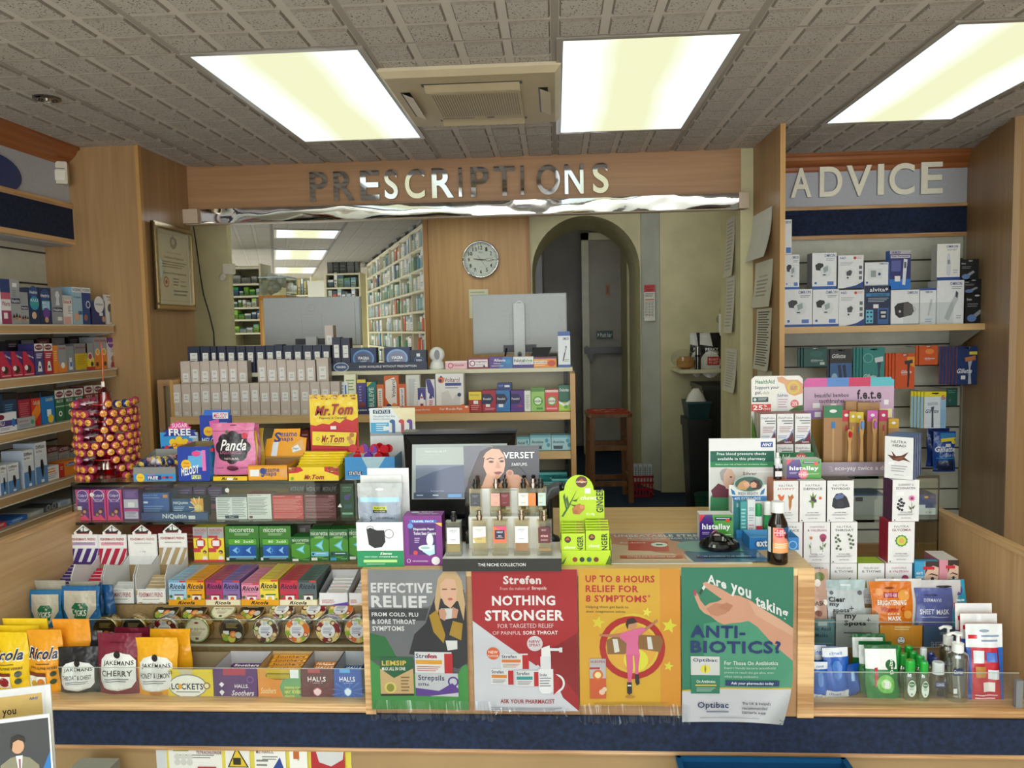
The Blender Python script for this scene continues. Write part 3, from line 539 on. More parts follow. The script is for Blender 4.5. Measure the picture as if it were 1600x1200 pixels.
# alcove shelf, coffee bags, bins
a=atY(1062,578,5.45); c=atY(1134,578,5.45)
b=MB(); b.box(a.x,1.6,5.45,5.86,a.z-.025,a.z,'d8d2b0'); tag(b.build('alcove_shelf'),'cream wall shelf with coffee bags by the hatch jamb','shelf')
def bag(name,label,q,Y,col,art,d=.06,cat='bag',group=None,rz=0,mat='film',lean=.0,base=None,pillow=1,seal=.06):
 x0,y0,x1,y1=q; A=atY(x0,(y0+y1)/2,Y); C=atY(x1,(y0+y1)/2,Y); m=(x0+x1)/2; t=atY(m,y0,Y).z; z=atY(m,y1,Y).z
 if base is not None: h=t-base; z=base
 else: h=t-z
 wd=C.x-A.x; b=MB(mat); nx,nz=8,10; rn=random.Random(hash_(label)); ph=[rn.uniform(0,6) for _ in range(4)]
 def off(u,v):   # thickness profile
  k=max(0,min(1,(1-v)/.12)) if v>.88 else 1
  s=(math.sin(math.pi*u)**.6)*min(1,(1-v)*1.6)**.8*min(1,.35+v*4)
  return pillow*d*.5*s*k+.0015+.003*math.sin(9*u+ph[0]+5*v)*s+.002*math.sin(17*u+ph[1])*s
 def X(u,v): return (-.5+u)*wd*(1-.04*math.sin(math.pi*v)*pillow)+.003*math.sin(8*v+ph[2])
 fr=[(X(i/nx,j/nz),d*.5-off(i/nx,j/nz),h*j/nz) for j in range(nz+1) for i in range(nx+1)]
 bk=[(x,d-y,z_) for x,y,z_ in fr]
 fs=[(j*(nx+1)+i,j*(nx+1)+i+1,(j+1)*(nx+1)+i+1,(j+1)*(nx+1)+i) for j in range(nz) for i in range(nx)]
 b.add(fr,fs,col,None,True); b.add(bk,[f[::-1] for f in fs],col,None,True)
 n1=nx+1
 edge=[j*n1 for j in range(nz+1)],[j*n1+nx for j in range(nz+1)]
 for E_ in edge:
  b.add([p for j in E_ for p in (fr[j],bk[j])],[(2*k,2*k+1,2*k+3,2*k+2) for k in range(nz)],col,None,True)
 # artwork follows the bag's front
 nv=len(b.v); nf=len(b.f); b.face((-wd/2,0,h),(1,0,0),(0,0,-1),wd,h); b.art(art); b.refine(nf,wd/9)
 for i in range(nv,len(b.v)):
  x,y,z_=b.v[i]; u=max(0,min(1,x/wd+.5)); v=max(0,min(1,z_/h)); b.v[i]=(x,y+d*.5-off(u,v)-.0012,z_)
 o=b.build(name,None,((A.x+C.x)/2,Y,z),rz,-lean); return tag(o,label,cat,group)
def hash_(s): return sum(ord(ch)*(i+1) for i,ch in enumerate(s))%9973
za=a.z+.0005
cf=[('p',[(0,0),(45,0),(55,38),(0,32)],'d8d8d4'),('e',45,88,46,38,'e4e2da'),('t',22,42,80,50,'PERKY','f4f4f4','b'),('t',22,52,80,59,'BLENDERS','f4f4f4','b'),('r',30,66,85,90,'c83a3a'),('t',36,70,80,77,'ROAST','f2d8d0','b'),('l',36,80,80,88,2,'f2d8d0')]
bag('coffee_bag','black and white coffee bag on the alcove shelf, nearer the jamb',(1095,520,1130,577),5.5,'17171a',cf,.08,'coffee bag','coffee bags on the alcove shelf',base=za)
bag('coffee_bag','black and white coffee bag half hidden behind the front one on the alcove shelf',(1079,520,1102,577),5.6,'17171a',cf[:3],.08,'coffee bag','coffee bags on the alcove shelf',base=za)
b=MB('chrome'); b.lathe([(.022,0),(.022,.09),(.02,.1),(.02,.16),(.012,.165)],14,'9a9ca0',cols=['6a6c70','2a2a2c','8a8c90','55575a']); p=atY(1091,577,5.46); tag(b.build('pepper_grinder',None,(p.x,5.475,za)),'steel and black grinder standing before the coffee bags','grinder')
e=empty('bread_bag','loaf in a clear crinkled bag at the left end of the alcove shelf','bread',(atY(1074,575,5.48).x,5.55,za))
b=MB('matt'); b.lathe([(.02,0),(.05,.015),(.055,.06),(.035,.085),(.005,.09)],12,'b8864c',sx=1.2); b.build('loaf',e); b=MB('cling'); b.ball((-.02,0,.075),.085,'ffffff',n=12,m=7,sz=.8); b.build('clear_bag',e)
b=MB('plastic'); p=atY(1131,520,5.4)
for k in range(6): b.lathe([(.026,.02*k),(.036,.02*k+.05)],14,'eceae4')
tag(b.build('paper_cup_stack',None,(p.x+.01,5.45,p.z-.02-.0)),'stack of white paper cups by the jamb above the coffee bags','cups')
b=MB('film'); p=atY(1124,485,5.5)
rn=random.Random(8)
for k in range(5): b.ball((rn.uniform(-.03,.04),rn.uniform(-.02,.02),rn.uniform(-.08,.08)),.035,'e8e8e0','cling',8,5)
tag(b.build('plastic_bag',None,(p.x+.03,5.5,p.z)),'crumpled clear plastic bag hanging on the cream alcove wall','plastic bag')
a=atY(1101,604,5.3); c=atY(1136,604,5.3)
b=MB('plastic'); b.box(a.x,1.65,5.35,5.8,.2705,a.z-.03,'262728'); b.box(a.x-.01,1.66,5.34,5.81,a.z-.03,a.z,'3a3b3d'); tag(b.build('tall_cabinet'),'tall dark grey cabinet under the alcove shelf','cabinet')
a=atY(1075,652,5.15); c=atY(1100,652,5.15); m=(a.x+c.x)/2; zt=a.z
e=empty('waste_bin','black swing waste bin left of the tall dark cabinet','bin',(m,5.15,.2705)); hw=(c.x-a.x)/2+.02; hh=zt-.2705
b=MB('plastic'); b.add([(sx_*hw*s,sy_*.13*s,z) for z,s in ((0,.7),(hh-.06,1)) for sx_,sy_ in ((-1,-1),(1,-1),(1,1),(-1,1))],[(0,1,5,4),(1,2,6,5),(2,3,7,6),(3,0,4,7),(3,2,1,0)],'232527'); b.build('bin_body',e)
b=MB('plastic'); b.box(-hw-.008,hw+.008,-.138,.138,hh-.06,hh,'141516'); b.build('lid',e)
e=empty('plastic_basket','dark teal plastic basket with a white bag on top of the waste bin','basket',(m,5.15,zt+.001))
b=MB('plastic'); b.add([(sx_*hw*s,sy_*.12*s,z) for z,s in ((0,.85),(.11,1.05)) for sx_,sy_ in ((-1,-1),(1,-1),(1,1),(-1,1))],[(0,1,5,4),(1,2,6,5),(2,3,7,6),(3,0,4,7),(3,2,1,0)],'1c3c40'); b.box(-hw*1.1,hw*1.1,-.135,-.128,.1,.115,'24484c'); b.build('basket_body',e)
b=MB('film'); b.lathe([(.07,.05),(.075,.09),(.05,.15),(.02,.19)],9,'dcdcd8'); b.build('white_bag',e)
a=atY(1102,772,4.9); b=MB('plastic'); hb=a.z-.27; b.lathe([(.07,0),(.085,hb*.97),(.088,hb)],20,'1f4a3c'); tag(b.build('green_bin',None,(atY(1101,790,4.9).x+.02,4.9,.2705)),'green round waste tub on the floor behind the counter','bin')
# papers on the jamb and grey panel
def paperX(name,label,q,X,cat='notice',A=(('l',12,8,85,92,14,'b4b4ac'),),col='dcd9c8',curl=.02,t=.002,flip=1,mat='paper'):
 # sheet hanging on a wall that runs in depth (faces -x); q are its edges in the photo
 x0,y0,x1,y1=q; m=(y0+y1)/2; a=atX(x0,m,X); c=atX(x1,m,X); far,near=a.y,c.y
 mp=(x0+x1)/2; zt=atX(mp,y0,X).z; zb=atX(mp,y1,X).z; wd=far-near
 b=MB(mat); n=6
 for k in range(n):
  z0=zb+(zt-zb)*k/n; z1=zb+(zt-zb)*(k+1)/n; f=lambda z: X-.002-curl*((zt-z)/(zt-zb))**2
  b.add([(f(z0),far,z0),(f(z0),near,z0),(f(z1),near,z1),(f(z1),far,z1)],[(0,1,2,3)],col); b.add([(f(z0)+t,far,z0),(f(z0)+t,near,z0),(f(z1)+t,near,z1),(f(z1)+t,far,z1)],[(3,2,1,0)],col)
 nv=len(b.v); b.face((X-.003,far,zt),(0,-1,0),(0,0,-1),wd,zt-zb).art(A)
 for i in range(nv,len(b.v)): x,y,z=b.v[i]; b.v[i]=(x-curl*((zt-z)/(zt-zb))**2,y,z)
 return tag(b.build(name),label,cat)
XJ=.965
paperX('paper_notice','long pinned notice at the top of the hatch jamb',(1136,340,1149,432),XJ-.0)
paperX('paper_notice','pinned notice in the middle of the hatch jamb',(1136,432,1149,520),XJ)
paperX('paper_notice','drooping form low on the hatch jamb',(1135,545,1152,612),XJ)
XD=1.03
paperX('paper_notice','blank curled sheet at the top of the divider panel',(1177,330,1207,405),XD,A=(),col='e2e2da',curl=.04)
paperX('paper_notice','certificate in clear sleeve on the divider panel',(1181,408,1208,480),XD,A=(('t',25,30,75,35,'Training Certificate','6a6a64'),('l',15,40,80,80,5,'a4a49c')))
paperX('paper_notice','long printed list with closely set text low on the divider panel',(1183,482,1206,578),XD,A=(('l',12,5,90,95,22,'55554f'),))
paperX('paper_notice','pale strip of paper behind the long list on the divider panel',(1184,578,1207,600),XD,A=(),curl=0)
a=PX(1006,445,5.98); carton('safety_notice','paper notice with red heading on the grey boxing beside the arch','notice',(1006,445,1024,501),5.96,.003,'d8d6ca',art=[('r',0,0,100,20,'c04040'),('t',8,3,92,9,'Management of','2a2020','b'),('t',20,11,80,17,'medication','2a2020','b'),('l',8,24,92,36,3,'777777'),('r',8,40,92,43,'c86060'),('l',8,47,35,90,10,'7a7a76'),('l',38,47,62,90,10,'7a7a76'),('l',65,47,92,90,10,'7a7a76')],mat='paper',rz=-.5)
# ================================================================ SIGNS, CHROME STRIP, AC, CERTIFICATE, SENSOR
def letters(word,label0,q,Y,mat,grp,t=.018,widths=None,boxes=None):
 for i,(ch,(x0,y0,x1,y1)) in enumerate(zip(word,boxes)):
  a=atY(x0,y0,Y); c=atY(x1,y1,Y); wd,h=c.x-a.x,a.z-c.z; vs,fs=glyphs(ch,1,0,7)
  b=MB(mat); n=len(vs)
  fr=[(x*wd,0,h*(1-y)) for x,y in vs]; bk=[(x,t,z) for x,_,z in fr]
  b.add(fr,fs,'e8e8ea' if mat=='chrome' else 'fffbe6'); cnt={}
  for f in fs:
   for k in range(len(f)):
    e_=(f[k],f[(k+1)%len(f)]); cnt[e_]=1
  for (p,r) in list(cnt):
   if (r,p) not in cnt: b.add([fr[p],fr[r],bk[r],bk[p]],[(0,3,2,1)],'c8c8ca')
  o=b.build('sign_letter',None,(a.x,Y,c.z)); tag(o,'%s letter %s, %s letter of the word %s'%(label0,ch,nth(i),word.lower()),'letter',grp)
xs=[(483,512),(520,554),(562,593),(600,622),(632,664),(674,709),(716,722),(735,764),(771,805),(813,819),(838,875),(882,912),(926,951)]
letters('PRESCRIPTIONS','tall mirrored capital',None,4.085,'chrome','letters of the mirrored sign',boxes=[(a,269-(a-483)*.032,c,314-(a-483)*.029) for a,c in xs])
xs=[(1236,1268),(1281,1316),(1323,1362),(1372,1381),(1390,1429),(1440,1473)]
letters('ADVICE','mirror capital painted as cream reflection',None,4.33,'matt','letters of the reflection painted sign',boxes=[(a,263-(a-1236)*.05,c,308-(a-1236)*.028) for a,c in xs])  # mirror letters; the panel light they reflect is painted on as cream
# wavy chrome strip under the soffit
e=empty('chrome_trim_strip','wavy mirror finish strip running along the bottom of the sign board','trim strip',(-.5,4.1,2.13))
b=MB('chrome'); x0,x1=-1.87,.94; n=120; rn=random.Random(2)
P=[rn.uniform(0,6) for _ in range(6)]
def yy(x,k): return .012*math.sin(3.1*x+P[0]+.5*k)+.007*math.sin(7.7*x+P[1]-.8*k)+.004*math.sin(19*x+P[2]+k)+.002*math.sin(41*x+P[3]-k)
z0,z1=2.134,2.205; rows=[(z0,-.042),(z0+.012,-.048),((z0+z1)/2,-.052),(z1-.012,-.055),(z1,-.052)]
vs=[(x0+(x1-x0)*i/n+.5,yb+yy(x0+(x1-x0)*i/n,k*1.6)*.32,z-2.13) for k,(z,yb) in enumerate(rows) for i in range(n+1)]
b.add(vs,[(k*(n+1)+i,k*(n+1)+i+1,(k+1)*(n+1)+i+1,(k+1)*(n+1)+i) for k in range(len(rows)-1) for i in range(n)],'e4e6ea','chrome',True); b.build('mirror_film',e)
b=MB(); b.box(-1.47,1.48,-.025,.03,.0,.076,'b8a890'); b.build('backing_board',e)
b=MB('plastic'); b.box(-1.475,-1.385,-.06,.0,.004,.078,'cdb8a0'); b.box(1.44,1.49,-.06,.0,.0,.08,'cdb8a0'); b.build('end_cap',e)
# air conditioning cassette
e=empty('air_conditioning_cassette','beige four way air conditioning cassette in the ceiling between two light panels','air conditioner',(-.285,3.03,CEIL))
b=MB(); hw=.318; hl=.345; z=-.03
P=[(-hw,-hl),(hw,-hl),(hw,hl),(-hw,hl)]
b.add([(x,y,-.001) for x,y in P]+[(x*.99,y*.99,-.012) for x,y in P]+[(x*.93,y*.93,z) for x,y in P],[(0,4,5,1),(1,5,6,2),(2,6,7,3),(3,7,4,0),(4,8,9,5),(5,9,10,6),(6,10,11,7),(7,11,8,4),(8,11,10,9)],mat='acbeige'); b.build('panel_frame',e)
b=MB(); b.box(-.17,.17,-.17,.19,z-.012,z-.0002,mat='acbeige')
for k in range(34): x=-.155+k*.0094; b.box(x,x+.003,-.15,.14,z-.0135,z-.012,'8a7c62')
b.box(-.16,-.03,.165,.168,z-.0135,z-.012,'55504a'); b.box(.02,.05,.162,.17,z-.0135,z-.012,'1c1c1e'); b.build('intake_grille',e)
for k,(x0,x1,y0,y1) in enumerate(((-.18,.18,-.245,-.215),(-.18,.18,.222,.25),(-.27,-.235,-.16,.16),(.235,.27,-.16,.16))):
 b=MB(); b.box(x0,x1,y0,y1,z-.001,z+.0,'1d1c1a')
 if x1-x0>.1: b.add([(x0+.01,y0+.004,z-.002),(x1-.01,y0+.004,z-.002),(x1-.01,y1+.012,z-.018),(x0+.01,y1+.012,z-.018)],[(0,1,2,3)],mat='acbeige')
 else: b.add([(x0+.006,y0+.01,z-.002),(x0+.006,y1-.01,z-.002),(x1+.01,y1-.01,z-.018),(x1+.01,y0+.01,z-.018)],[(0,1,2,3)],mat='acbeige')
 b.build('louvre',e)
# ceiling pads: embossed squares of the tiles
b=MB('matt')
def pads(x0,x1,y0,y1,skip):
 k=math.floor((x0+1.1894)/.15);
 while -1.1894+.15*k<x1:
  X_=-1.1894+.15*k; j=math.floor((y0-2.4685)/.15)
  while 2.4685+.15*j<y1:
   Y_=2.4685+.15*j; g=.0135; q=(X_+g,X_+.15-g,Y_+g,Y_+.15-g); j+=1
   if q[1]>x1 or q[0]<x0 or q[3]>y1 or any(q[0]<s[1] and q[1]>s[0] and q[2]<s[3] and q[3]>s[2] for s in skip): continue
   t=.007; c=.005; a,bb,cc,d=q
   b.add([(a,cc,CEIL),(bb,cc,CEIL),(bb,d,CEIL),(a,d,CEIL),(a+c,cc+c,CEIL-t),(bb-c,cc+c,CEIL-t),(bb-c,d-c,CEIL-t),(a+c,d-c,CEIL-t)],[(0,1,5,4),(1,2,6,5),(2,3,7,6),(3,0,4,7)],mat='padedge_shaded'); b.add([(a+c,cc+c,CEIL-t),(bb-c,cc+c,CEIL-t),(bb-c,d-c,CEIL-t),(a+c,d-c,CEIL-t)],[(0,1,2,3)],mat='padface')
  k+=1
m,nt,bs=newmat('padface'); tc=nt.nodes.new('ShaderNodeTexCoord'); nz=nt.nodes.new('ShaderNodeTexNoise'); nz.inputs['Scale'].default_value=170; nz.inputs['Detail'].default_value=2
nt.links.new(tc.outputs['Object'],nz.inputs['Vector']); cr=nt.nodes.new('ShaderNodeValToRGB'); cr.color_ramp.elements[0].position=.34; cr.color_ramp.elements[1].position=.40; cr.color_ramp.elements[0].color=(*lin('4a443e'),1); cr.color_ramp.elements[1].color=(*lin('bdb6b0'),1)
nt.links.new(nz.outputs['Fac'],cr.inputs[0]); nt.links.new(cr.outputs[0],bs.inputs['Base Color']); bs.inputs['Roughness'].default_value=.9
flat('padedge_shaded','8d847b',.9)  # pad sides coloured darker than the faces, standing in for shade
sk=[(-1.19+1.2*i,-.585+1.2*i,2.46,3.67) for i in range(3)]+[(-.62,.05,2.66,3.4),(-2.6,-1.95,3.62,4.5),(1.03,1.06,3.6,4.5)]
pads(-2.25,2.6,.9,4.36,sk); o=b.build('ceiling_pads'); o['kind']='structure'; o.name='trim_14'
# recessed spot, PIR sensor, blue logo, certificate
e=empty('recessed_spotlight','small round chrome recessed spotlight in the ceiling at the left','spotlight',(-1.88,2.845,CEIL-.007))
b=MB('chrome'); b.lathe([(.048,-.0),(.048,-.006),(.036,-.008),(.032,.0)],20,'8a8a88',caps=False); b.build('bezel',e); b=MB('metal'); b.lathe([(.031,-.001),(.012,-.004),(.008,-.012),(.001,-.012)],16,'c8c0b8',caps=False); b.build('lamp',e)
a=atX(85,280,-2.29)
p=atY(93,271,3.55); b=MB('plastic'); e=empty('motion_sensor','white motion sensor under the crown moulding at the left pilaster','sensor',(p.x,3.56,p.z),math.radians(25))
b.prism([(-.03,-.045),(-.026,-.05),(.026,-.05),(.03,-.045),(.032,.045),(.028,.052),(-.028,.052),(-.032,.045)],-.03,.03,'d8d0bc'); b.build('sensor_body',e)
b=MB('plastic'); b.prism([(-.022,-.035),(.022,-.035),(.024,.01),(-.024,.01)],-.036,-.03,'e8e2d2'); b.box(-.02,.02,-.0315,-.03,.018,.021,'2a2622'); b.build('lens',e)
# blue round logo part on the left fascia (edge of a larger shop logo)
c=atX(-8,268,-2.305)
b=MB('gloss'); n=32; b.add([(-2.308,c.y+.155*math.cos(2*math.pi*k/n),c.z+.078*math.sin(2*math.pi*k/n)) for k in range(n)]+[(-2.300,c.y+.155*math.cos(2*math.pi*k/n),c.z+.078*math.sin(2*math.pi*k/n)) for k in range(n)],[tuple(range(n,2*n))]+[(k,(k+1)%n,(k+1)%n+n,k+n) for k in range(n)],'123a78'); tag(b.build('blue_logo_disc'),'dark blue rounded logo shape on the grey fascia at the far left','logo')
# certificate on pilaster side (faces +x)
XC=-1.952; q0=atX(237,345,XC); q1=atX(299,486,XC)
y0_=atX(238,415,XC).y; y1_=atX(298,415,XC).y; zt=(atX(238,346,XC).z+atX(298,360,XC).z)/2; zb=(atX(243,486,XC).z+atX(299,484,XC).z)/2
e=empty('framed_certificate','gold framed certificate with crest and seal on the side of the left pilaster','certificate',(XC,(y0_+y1_)/2,(zt+zb)/2)); hy=(y1_-y0_)/2; hz=(zt-zb)/2; fr=.028
b=MB('metal')
for (a_,c_,d_,f_) in ((-hy,hy,hz-fr,hz),(-hy,hy,-hz,-hz+fr),(-hy,-hy+fr,-hz+fr,hz-fr),(hy-fr,hy,-hz+fr,hz-fr)): b.box(.0,.018,a_,c_,d_,f_,'86785c','metal'); b.box(.018,.022,a_+.006,c_-.006,d_+.006,f_-.006,'b4a684','metal')
b.build('frame',e)
b=MB('paper'); b.box(.0,.006,-hy+.01,hy-.01,-hz+.01,hz-.01,'dedac0'); b.face((.008,-hy+fr,hz-fr),(0,1,0),(0,0,-1),2*hy-2*fr,2*hz-2*fr)
b.art([('r',6,5,94,95,'b8b498'),('r',7,5.6,93,94.4,'dedac0'),('p',[(42,10),(47,8),(50,6),(53,8),(60,10),(62,16),(58,22),(50,25),(43,22),(40,16)],'8c8a80'),('e',50,15,5,4,'c8c4b0'),('t',30,29,72,31.5,'This is to certify','77756a','i'),('t',20,35,80,39,'Certificate of Registration','4a4840','bi'),('l',14,42,88,52,3,'8c8a7e'),('t',16,56,86,59,'General Pharmaceutical','4a4840','b'),('o',24,70,8,.25,'b07840'),('e',24,70,3.4,0,'b85a3a'),('l',44,64,62,76,3,'8c8a7e'),('t',66,66,84,69,'Registrar','55534a','i'),('t',66,72,84,75,'President','55534a','i'),('l',44,80,88,90,2,'8c8a7e')])
b.build('certificate_sheet',e); b=MB(); b.box(.0095,.0105,-hy+fr,hy-fr,-hz+fr,hz-fr,mat='acrylic'); b.build('glazing',e)
# ================================================================ LEFT WALL SHELVES
XF=-2.12; SH=[]
for (px,py) in ((90,506.5),(90,583.6),(60,666),(65,758),(20,822)):
 z=atX(px,py,XF).z; SH.append(z)
e=empty('wall_shelving','beech fronted metal shelving along the left wall','shelving',(-2.3,3,0))
def kid(b,n,e): o=b.build(n); o.parent=e; o.matrix_parent_inverse=Matrix.Translation(e.location).inverted(); return o
for z in SH:
 b=MB('plastic'); b.box(-2.445,XF-.012,-1,3.595,z-.03,z-.001,'c9c4b4',cols=dict(d='8e8a7c')); kid(b,'shelf',e)
 b=MB(); b.add([(XF-.012,y,q) for y in (-1,3.595) for q in (z-.034,z+.0)]+[(XF+.004,y,q) for y in (-1,3.595) for q in (z-.038,z-.004)],[(4,6,7,5),(1,5,7,3),(0,2,6,4)],mat='top_y'); b.box(XF+.0035,XF+.006,-1,3.595,z-.006,z-.002,'e8e4da'); b.box(XF+.0035,XF+.006,-1,3.595,z-.04,z-.036,'d8d4ca')
 kid(b,'price_rail',e); b=MB('plastic'); b.add([(XF+.01,3.597,z),(XF-.3,3.597,z+.002),(XF-.3,3.597,z-.09),(XF-.02,3.597,z-.045)],[(0,1,2,3)],'cfcabc'); kid(b,'bracket',e)
def cartonX(name,label,q,z,col,side=None,top=None,art=(),group=None,d=.07,X=None,lean=0,mat='card',sart=()):
 x0,x1,yt=q; X=X if X is not None else XF-.02; m=(x0+x1)/2; a=atX(x0,yt+20,X).y; c=atX(x1,yt+20,X).y; t=atX(m,yt,X).z; h=max(t-z,.02)
 o=cbuild(c-a-.002,h,d,col,side,top,art,mat,sart).build(name,None,(X,(a+c)/2,z+.0005),math.pi/2,-lean); return tag(o,label,'medicine box',group)
def tx(x0,y0,x1,y1,s,c,st='b',r=0): return ('t',x0,y0,x1,y1,s,c,st,r)
def pack(n,c,c2,tc='f4f4f4',yt=12,hh=12,lc='c8c8d0',low=None,top=None):
 A=[]
 if top: A.append(('r',0,0,100,18,top))
 A+=[('r',0,yt-3,100,yt+hh+3,c2)] if c2 else []
 A.append(tx(10,yt,90,yt+hh,n,tc)); A.append(('l',14,yt+hh+8,86,yt+hh+26,3,lc))
 if low: A+=[('e',50,78,30,0,low),('r',30,92,70,96,lc)]
 return A
faces=[('e',22,88,13,0,'c89878'),('e',50,86,13,0,'b88464'),('e',78,88,13,0,'d8a888'),('p',[(8,86),(22,76),(36,86)],'3a2820'),('p',[(37,84),(50,74),(63,84)],'2a1c18'),('p',[(66,86),(78,77),(92,86)],'5a3828')]
L1=[(0,15.5,436,'2a3f7c','d8d8e4',[('r',0,30,100,45,'c86078'),('r',0,45,100,70,'ece8ec'),tx(8,50,92,60,'Warts','a03060'),('r',0,70,100,100,'a83a68'),('r',20,75,60,88,'f0f0f0')],'pink and navy wart treatment box'),
(15.5,31,437,'a9acb2','8a8d94',[('r',25,8,70,17,'f4f4f4'),('r',5,42,95,54,'1d2f5c'),tx(12,44,88,52,'Hedrin','f4f4f4'),('l',15,24,60,40,4,'7a7c84')]+faces,'tall silver treatment box with three faces'),
(31,44,450,'a2a5ac','8a8d94',[('r',0,0,100,12,'22345c'),('r',8,50,92,60,'1d2f5c'),tx(14,52,86,58,'Hedrin','f4f4f4')]+faces,'small silver treatment box with faces'),
(44,61,450,'22345c','1a2848',[('e',50,12,40,0,'2d4f8c'),tx(15,8,85,16,'Hedrin','f4f4f4'),('e',55,42,44,0,'2f9ac4'),tx(20,30,90,38,'KILLS','e8f4f8'),tx(20,40,90,48,'LICE','4fc04a'),('e',45,76,22,0,'e0b898')],'navy treatment box with a bald head'),
(61,80,450,'1f2f58','18264a',[('e',50,22,38,0,'31508c'),tx(15,17,85,26,'Hedrin','f4f4f4'),('r',18,36,88,62,'5fb4d8'),tx(24,38,80,46,'KILLS','ffffff'),tx(24,48,80,56,'ONCE','ffffff'),('e',52,70,30,0,'6a3f98'),('e',52,88,16,0,'caa080')],'navy treatment box with purple oval'),
(80,98,450,'9a9ea6','84888f',[('p',[(40,12),(60,8),(75,20),(66,30),(70,48),(35,48),(45,30),(35,22)],'dfe4ea'),('r',8,54,92,66,'1d2f5c'),tx(14,56,86,64,'Hedrin','f4f4f4'),('r',45,80,85,90,'e8e8e8')],'silver treatment box with spray bottle'),
(98,113,462,'eeeae8','d0cccc',[('r',0,0,100,14,'d8d4d4'),tx(10,16,90,28,'Derbac M','c03a3a'),('r',40,32,90,70,'f4f4f4'),('l',50,36,86,66,6,'8a8a90'),('r',5,74,80,98,'e8b4b0')],'white box with red lettering'),
(112.5,128,449,'a8c8dc','7fa8c4',[('r',0,0,100,14,'f0f4f6'),tx(8,3,92,11,'VOSENE','2c4a7c'),tx(15,24,85,30,'Original','4878a8'),('e',40,80,28,0,'e0b090'),('r',55,64,95,74,'2f6aa8')],'pale blue box with child face'),
(128,142,450,'20458f','17356e',[('r',0,0,100,14,'f0f4f6'),tx(8,3,92,11,'VOSENE','2c4a7c'),('o',64,46,26,.3,'e8f0f8'),('e',30,82,22,0,'a87050')],'dark blue box with white top'),
(141,164,470,'1f3576','16285c',[('r',0,0,100,10,'31508c'),('e',62,16,34,0,'f0f4f6'),tx(36,12,88,20,'VOSENE','2c4a7c'),('r',60,50,84,64,'f0f0f0'),('e',88,78,12,0,'c89878')],'squat navy box with white sticker')]
for i,(a,c,yt,col,sd,A,lb) in enumerate(L1): cartonX('medicine_box',lb+', top left wall shelf',(a,c,yt),SH[0],col,sd,None,A,'boxes on the top left wall shelf')
cartonX('nit_comb_pack','white nit comb card leaning at the right end of the top left shelf',(165,184,461),SH[0],'e6e6e6','cfcfcf',None,[tx(10,4,92,12,'Nitty Gritty','a02a30'),tx(22,14,84,21,'Nit Free Comb','a02a30'),('e',36,46,22,0,'5a5a60'),('r',28,56,44,92,'8a8a8e'),('o',74,56,14,.5,'2c5a9c'),('l',58,72,92,90,4,'9a9aa0')],None,.01,lean=0)
L2=[]
for k in range(3): L2.append((0+18*k,17.5+18*k,549,'c8284a','8a1c3a',[('p',[(30,0),(100,0),(100,60),(60,30)],'4a2878'),tx(48,12,98,22,'Calprofen','f4f4f4','bi',12),('e',45,72,26,0,'3a2420'),('e',25,66,16,0,'f0ece8'),('l',10,92,90,98,1,'f4d8dc')],'crimson and purple box with a child, %s from the left'%nth(k)))
for k,(c,d_) in enumerate((('4a4484','3a3470'),('b82a3c','8a1c2c'))): L2.append((54+14.6*k,68+14.6*k,537,c,d_,[('r',0,0,100,24,'f0ece8'),('e',50,12,42,9,'7a2034'),tx(18,8,82,16,'Benylin','f4f4f4'),('l',16,32,84,50,3,'e8e0ec'),('p',[(38,58),(62,58),(76,90),(24,90)],'f0f0f0'),('e',50,76,11,0,'2c2c4c')],['violet','red'][k]+' cough syrup box with white top'))
L2+=[(83,91,540,'ef8a2a','d8741c',[('l',20,20,80,60,5,'f4c890')],'narrow orange box'),(91,104,539,'9a9ca4','7e8088',[('p',[(0,60),(50,90),(100,60),(100,100),(0,100)],'f0882c'),('e',50,74,24,0,'f4f0e8'),tx(12,8,88,16,'Nurofen','c03040','b')],'grey box with orange base'),
(104,116,541,'8d9096','74767c',[('p',[(35,45),(65,45),(75,92),(25,92)],'dfe8f4'),('r',40,62,66,80,'3f6ac0'),('r',36,20,80,26,'5fb4a4')],'grey box showing a white bottle'),
(116,137,537,'8f8890','746e76',[tx(10,10,90,18,'Anbesol','6a2030'),('r',4,36,96,95,'d4b41c'),('l',20,44,84,80,5,'b09418')],'grey box with big yellow panel'),
(134,147,536,'9c9ea4','808288',[('r',0,55,100,88,'f4dc3a'),('r',0,88,100,100,'c03040'),('e',50,50,30,0,'e8e8ec'),('e',50,50,22,0,'c03a30'),('e',70,78,18,0,'3a2c28')],'yellow and grey box with red foot'),
(147,157,527,'a0a2a8','86888e',[('r',0,48,100,100,'ee8c2a'),tx(10,6,90,14,'Nurofen','c03040'),('e',50,46,34,0,'f4f0e0'),('e',50,46,24,0,'f0b028'),('e',36,84,22,0,'4a3430')],'orange and grey box with round sun, left one'),
(157,167,527,'a0a2a8','86888e',[('r',0,48,100,100,'ee8c2a'),tx(10,6,90,14,'Nurofen','c03040'),('e',50,46,34,0,'f4f0e0'),('e',50,46,24,0,'f0b028'),('e',60,84,22,0,'4a3430')],'orange and grey box with round sun, right one'),
(167,181,528,'e6e2e6','c8c4c8',[('r',0,0,100,16,'5f2a78'),('e',45,16,34,0,'7a3a98'),tx(14,13,76,20,'Anadin','f4f4f4'),('l',40,34,90,50,3,'a8a0a8'),('e',60,70,22,0,'b88468'),('p',[(40,80),(80,80),(86,98),(30,98)],'b03848')],'white box with purple cap and a person')]
for i,(a,c,yt,col,sd,A,lb) in enumerate(L2): cartonX('medicine_box',lb+', second left wall shelf',(a,c,yt),SH[1],col,sd,None,A,'boxes, second left wall shelf')
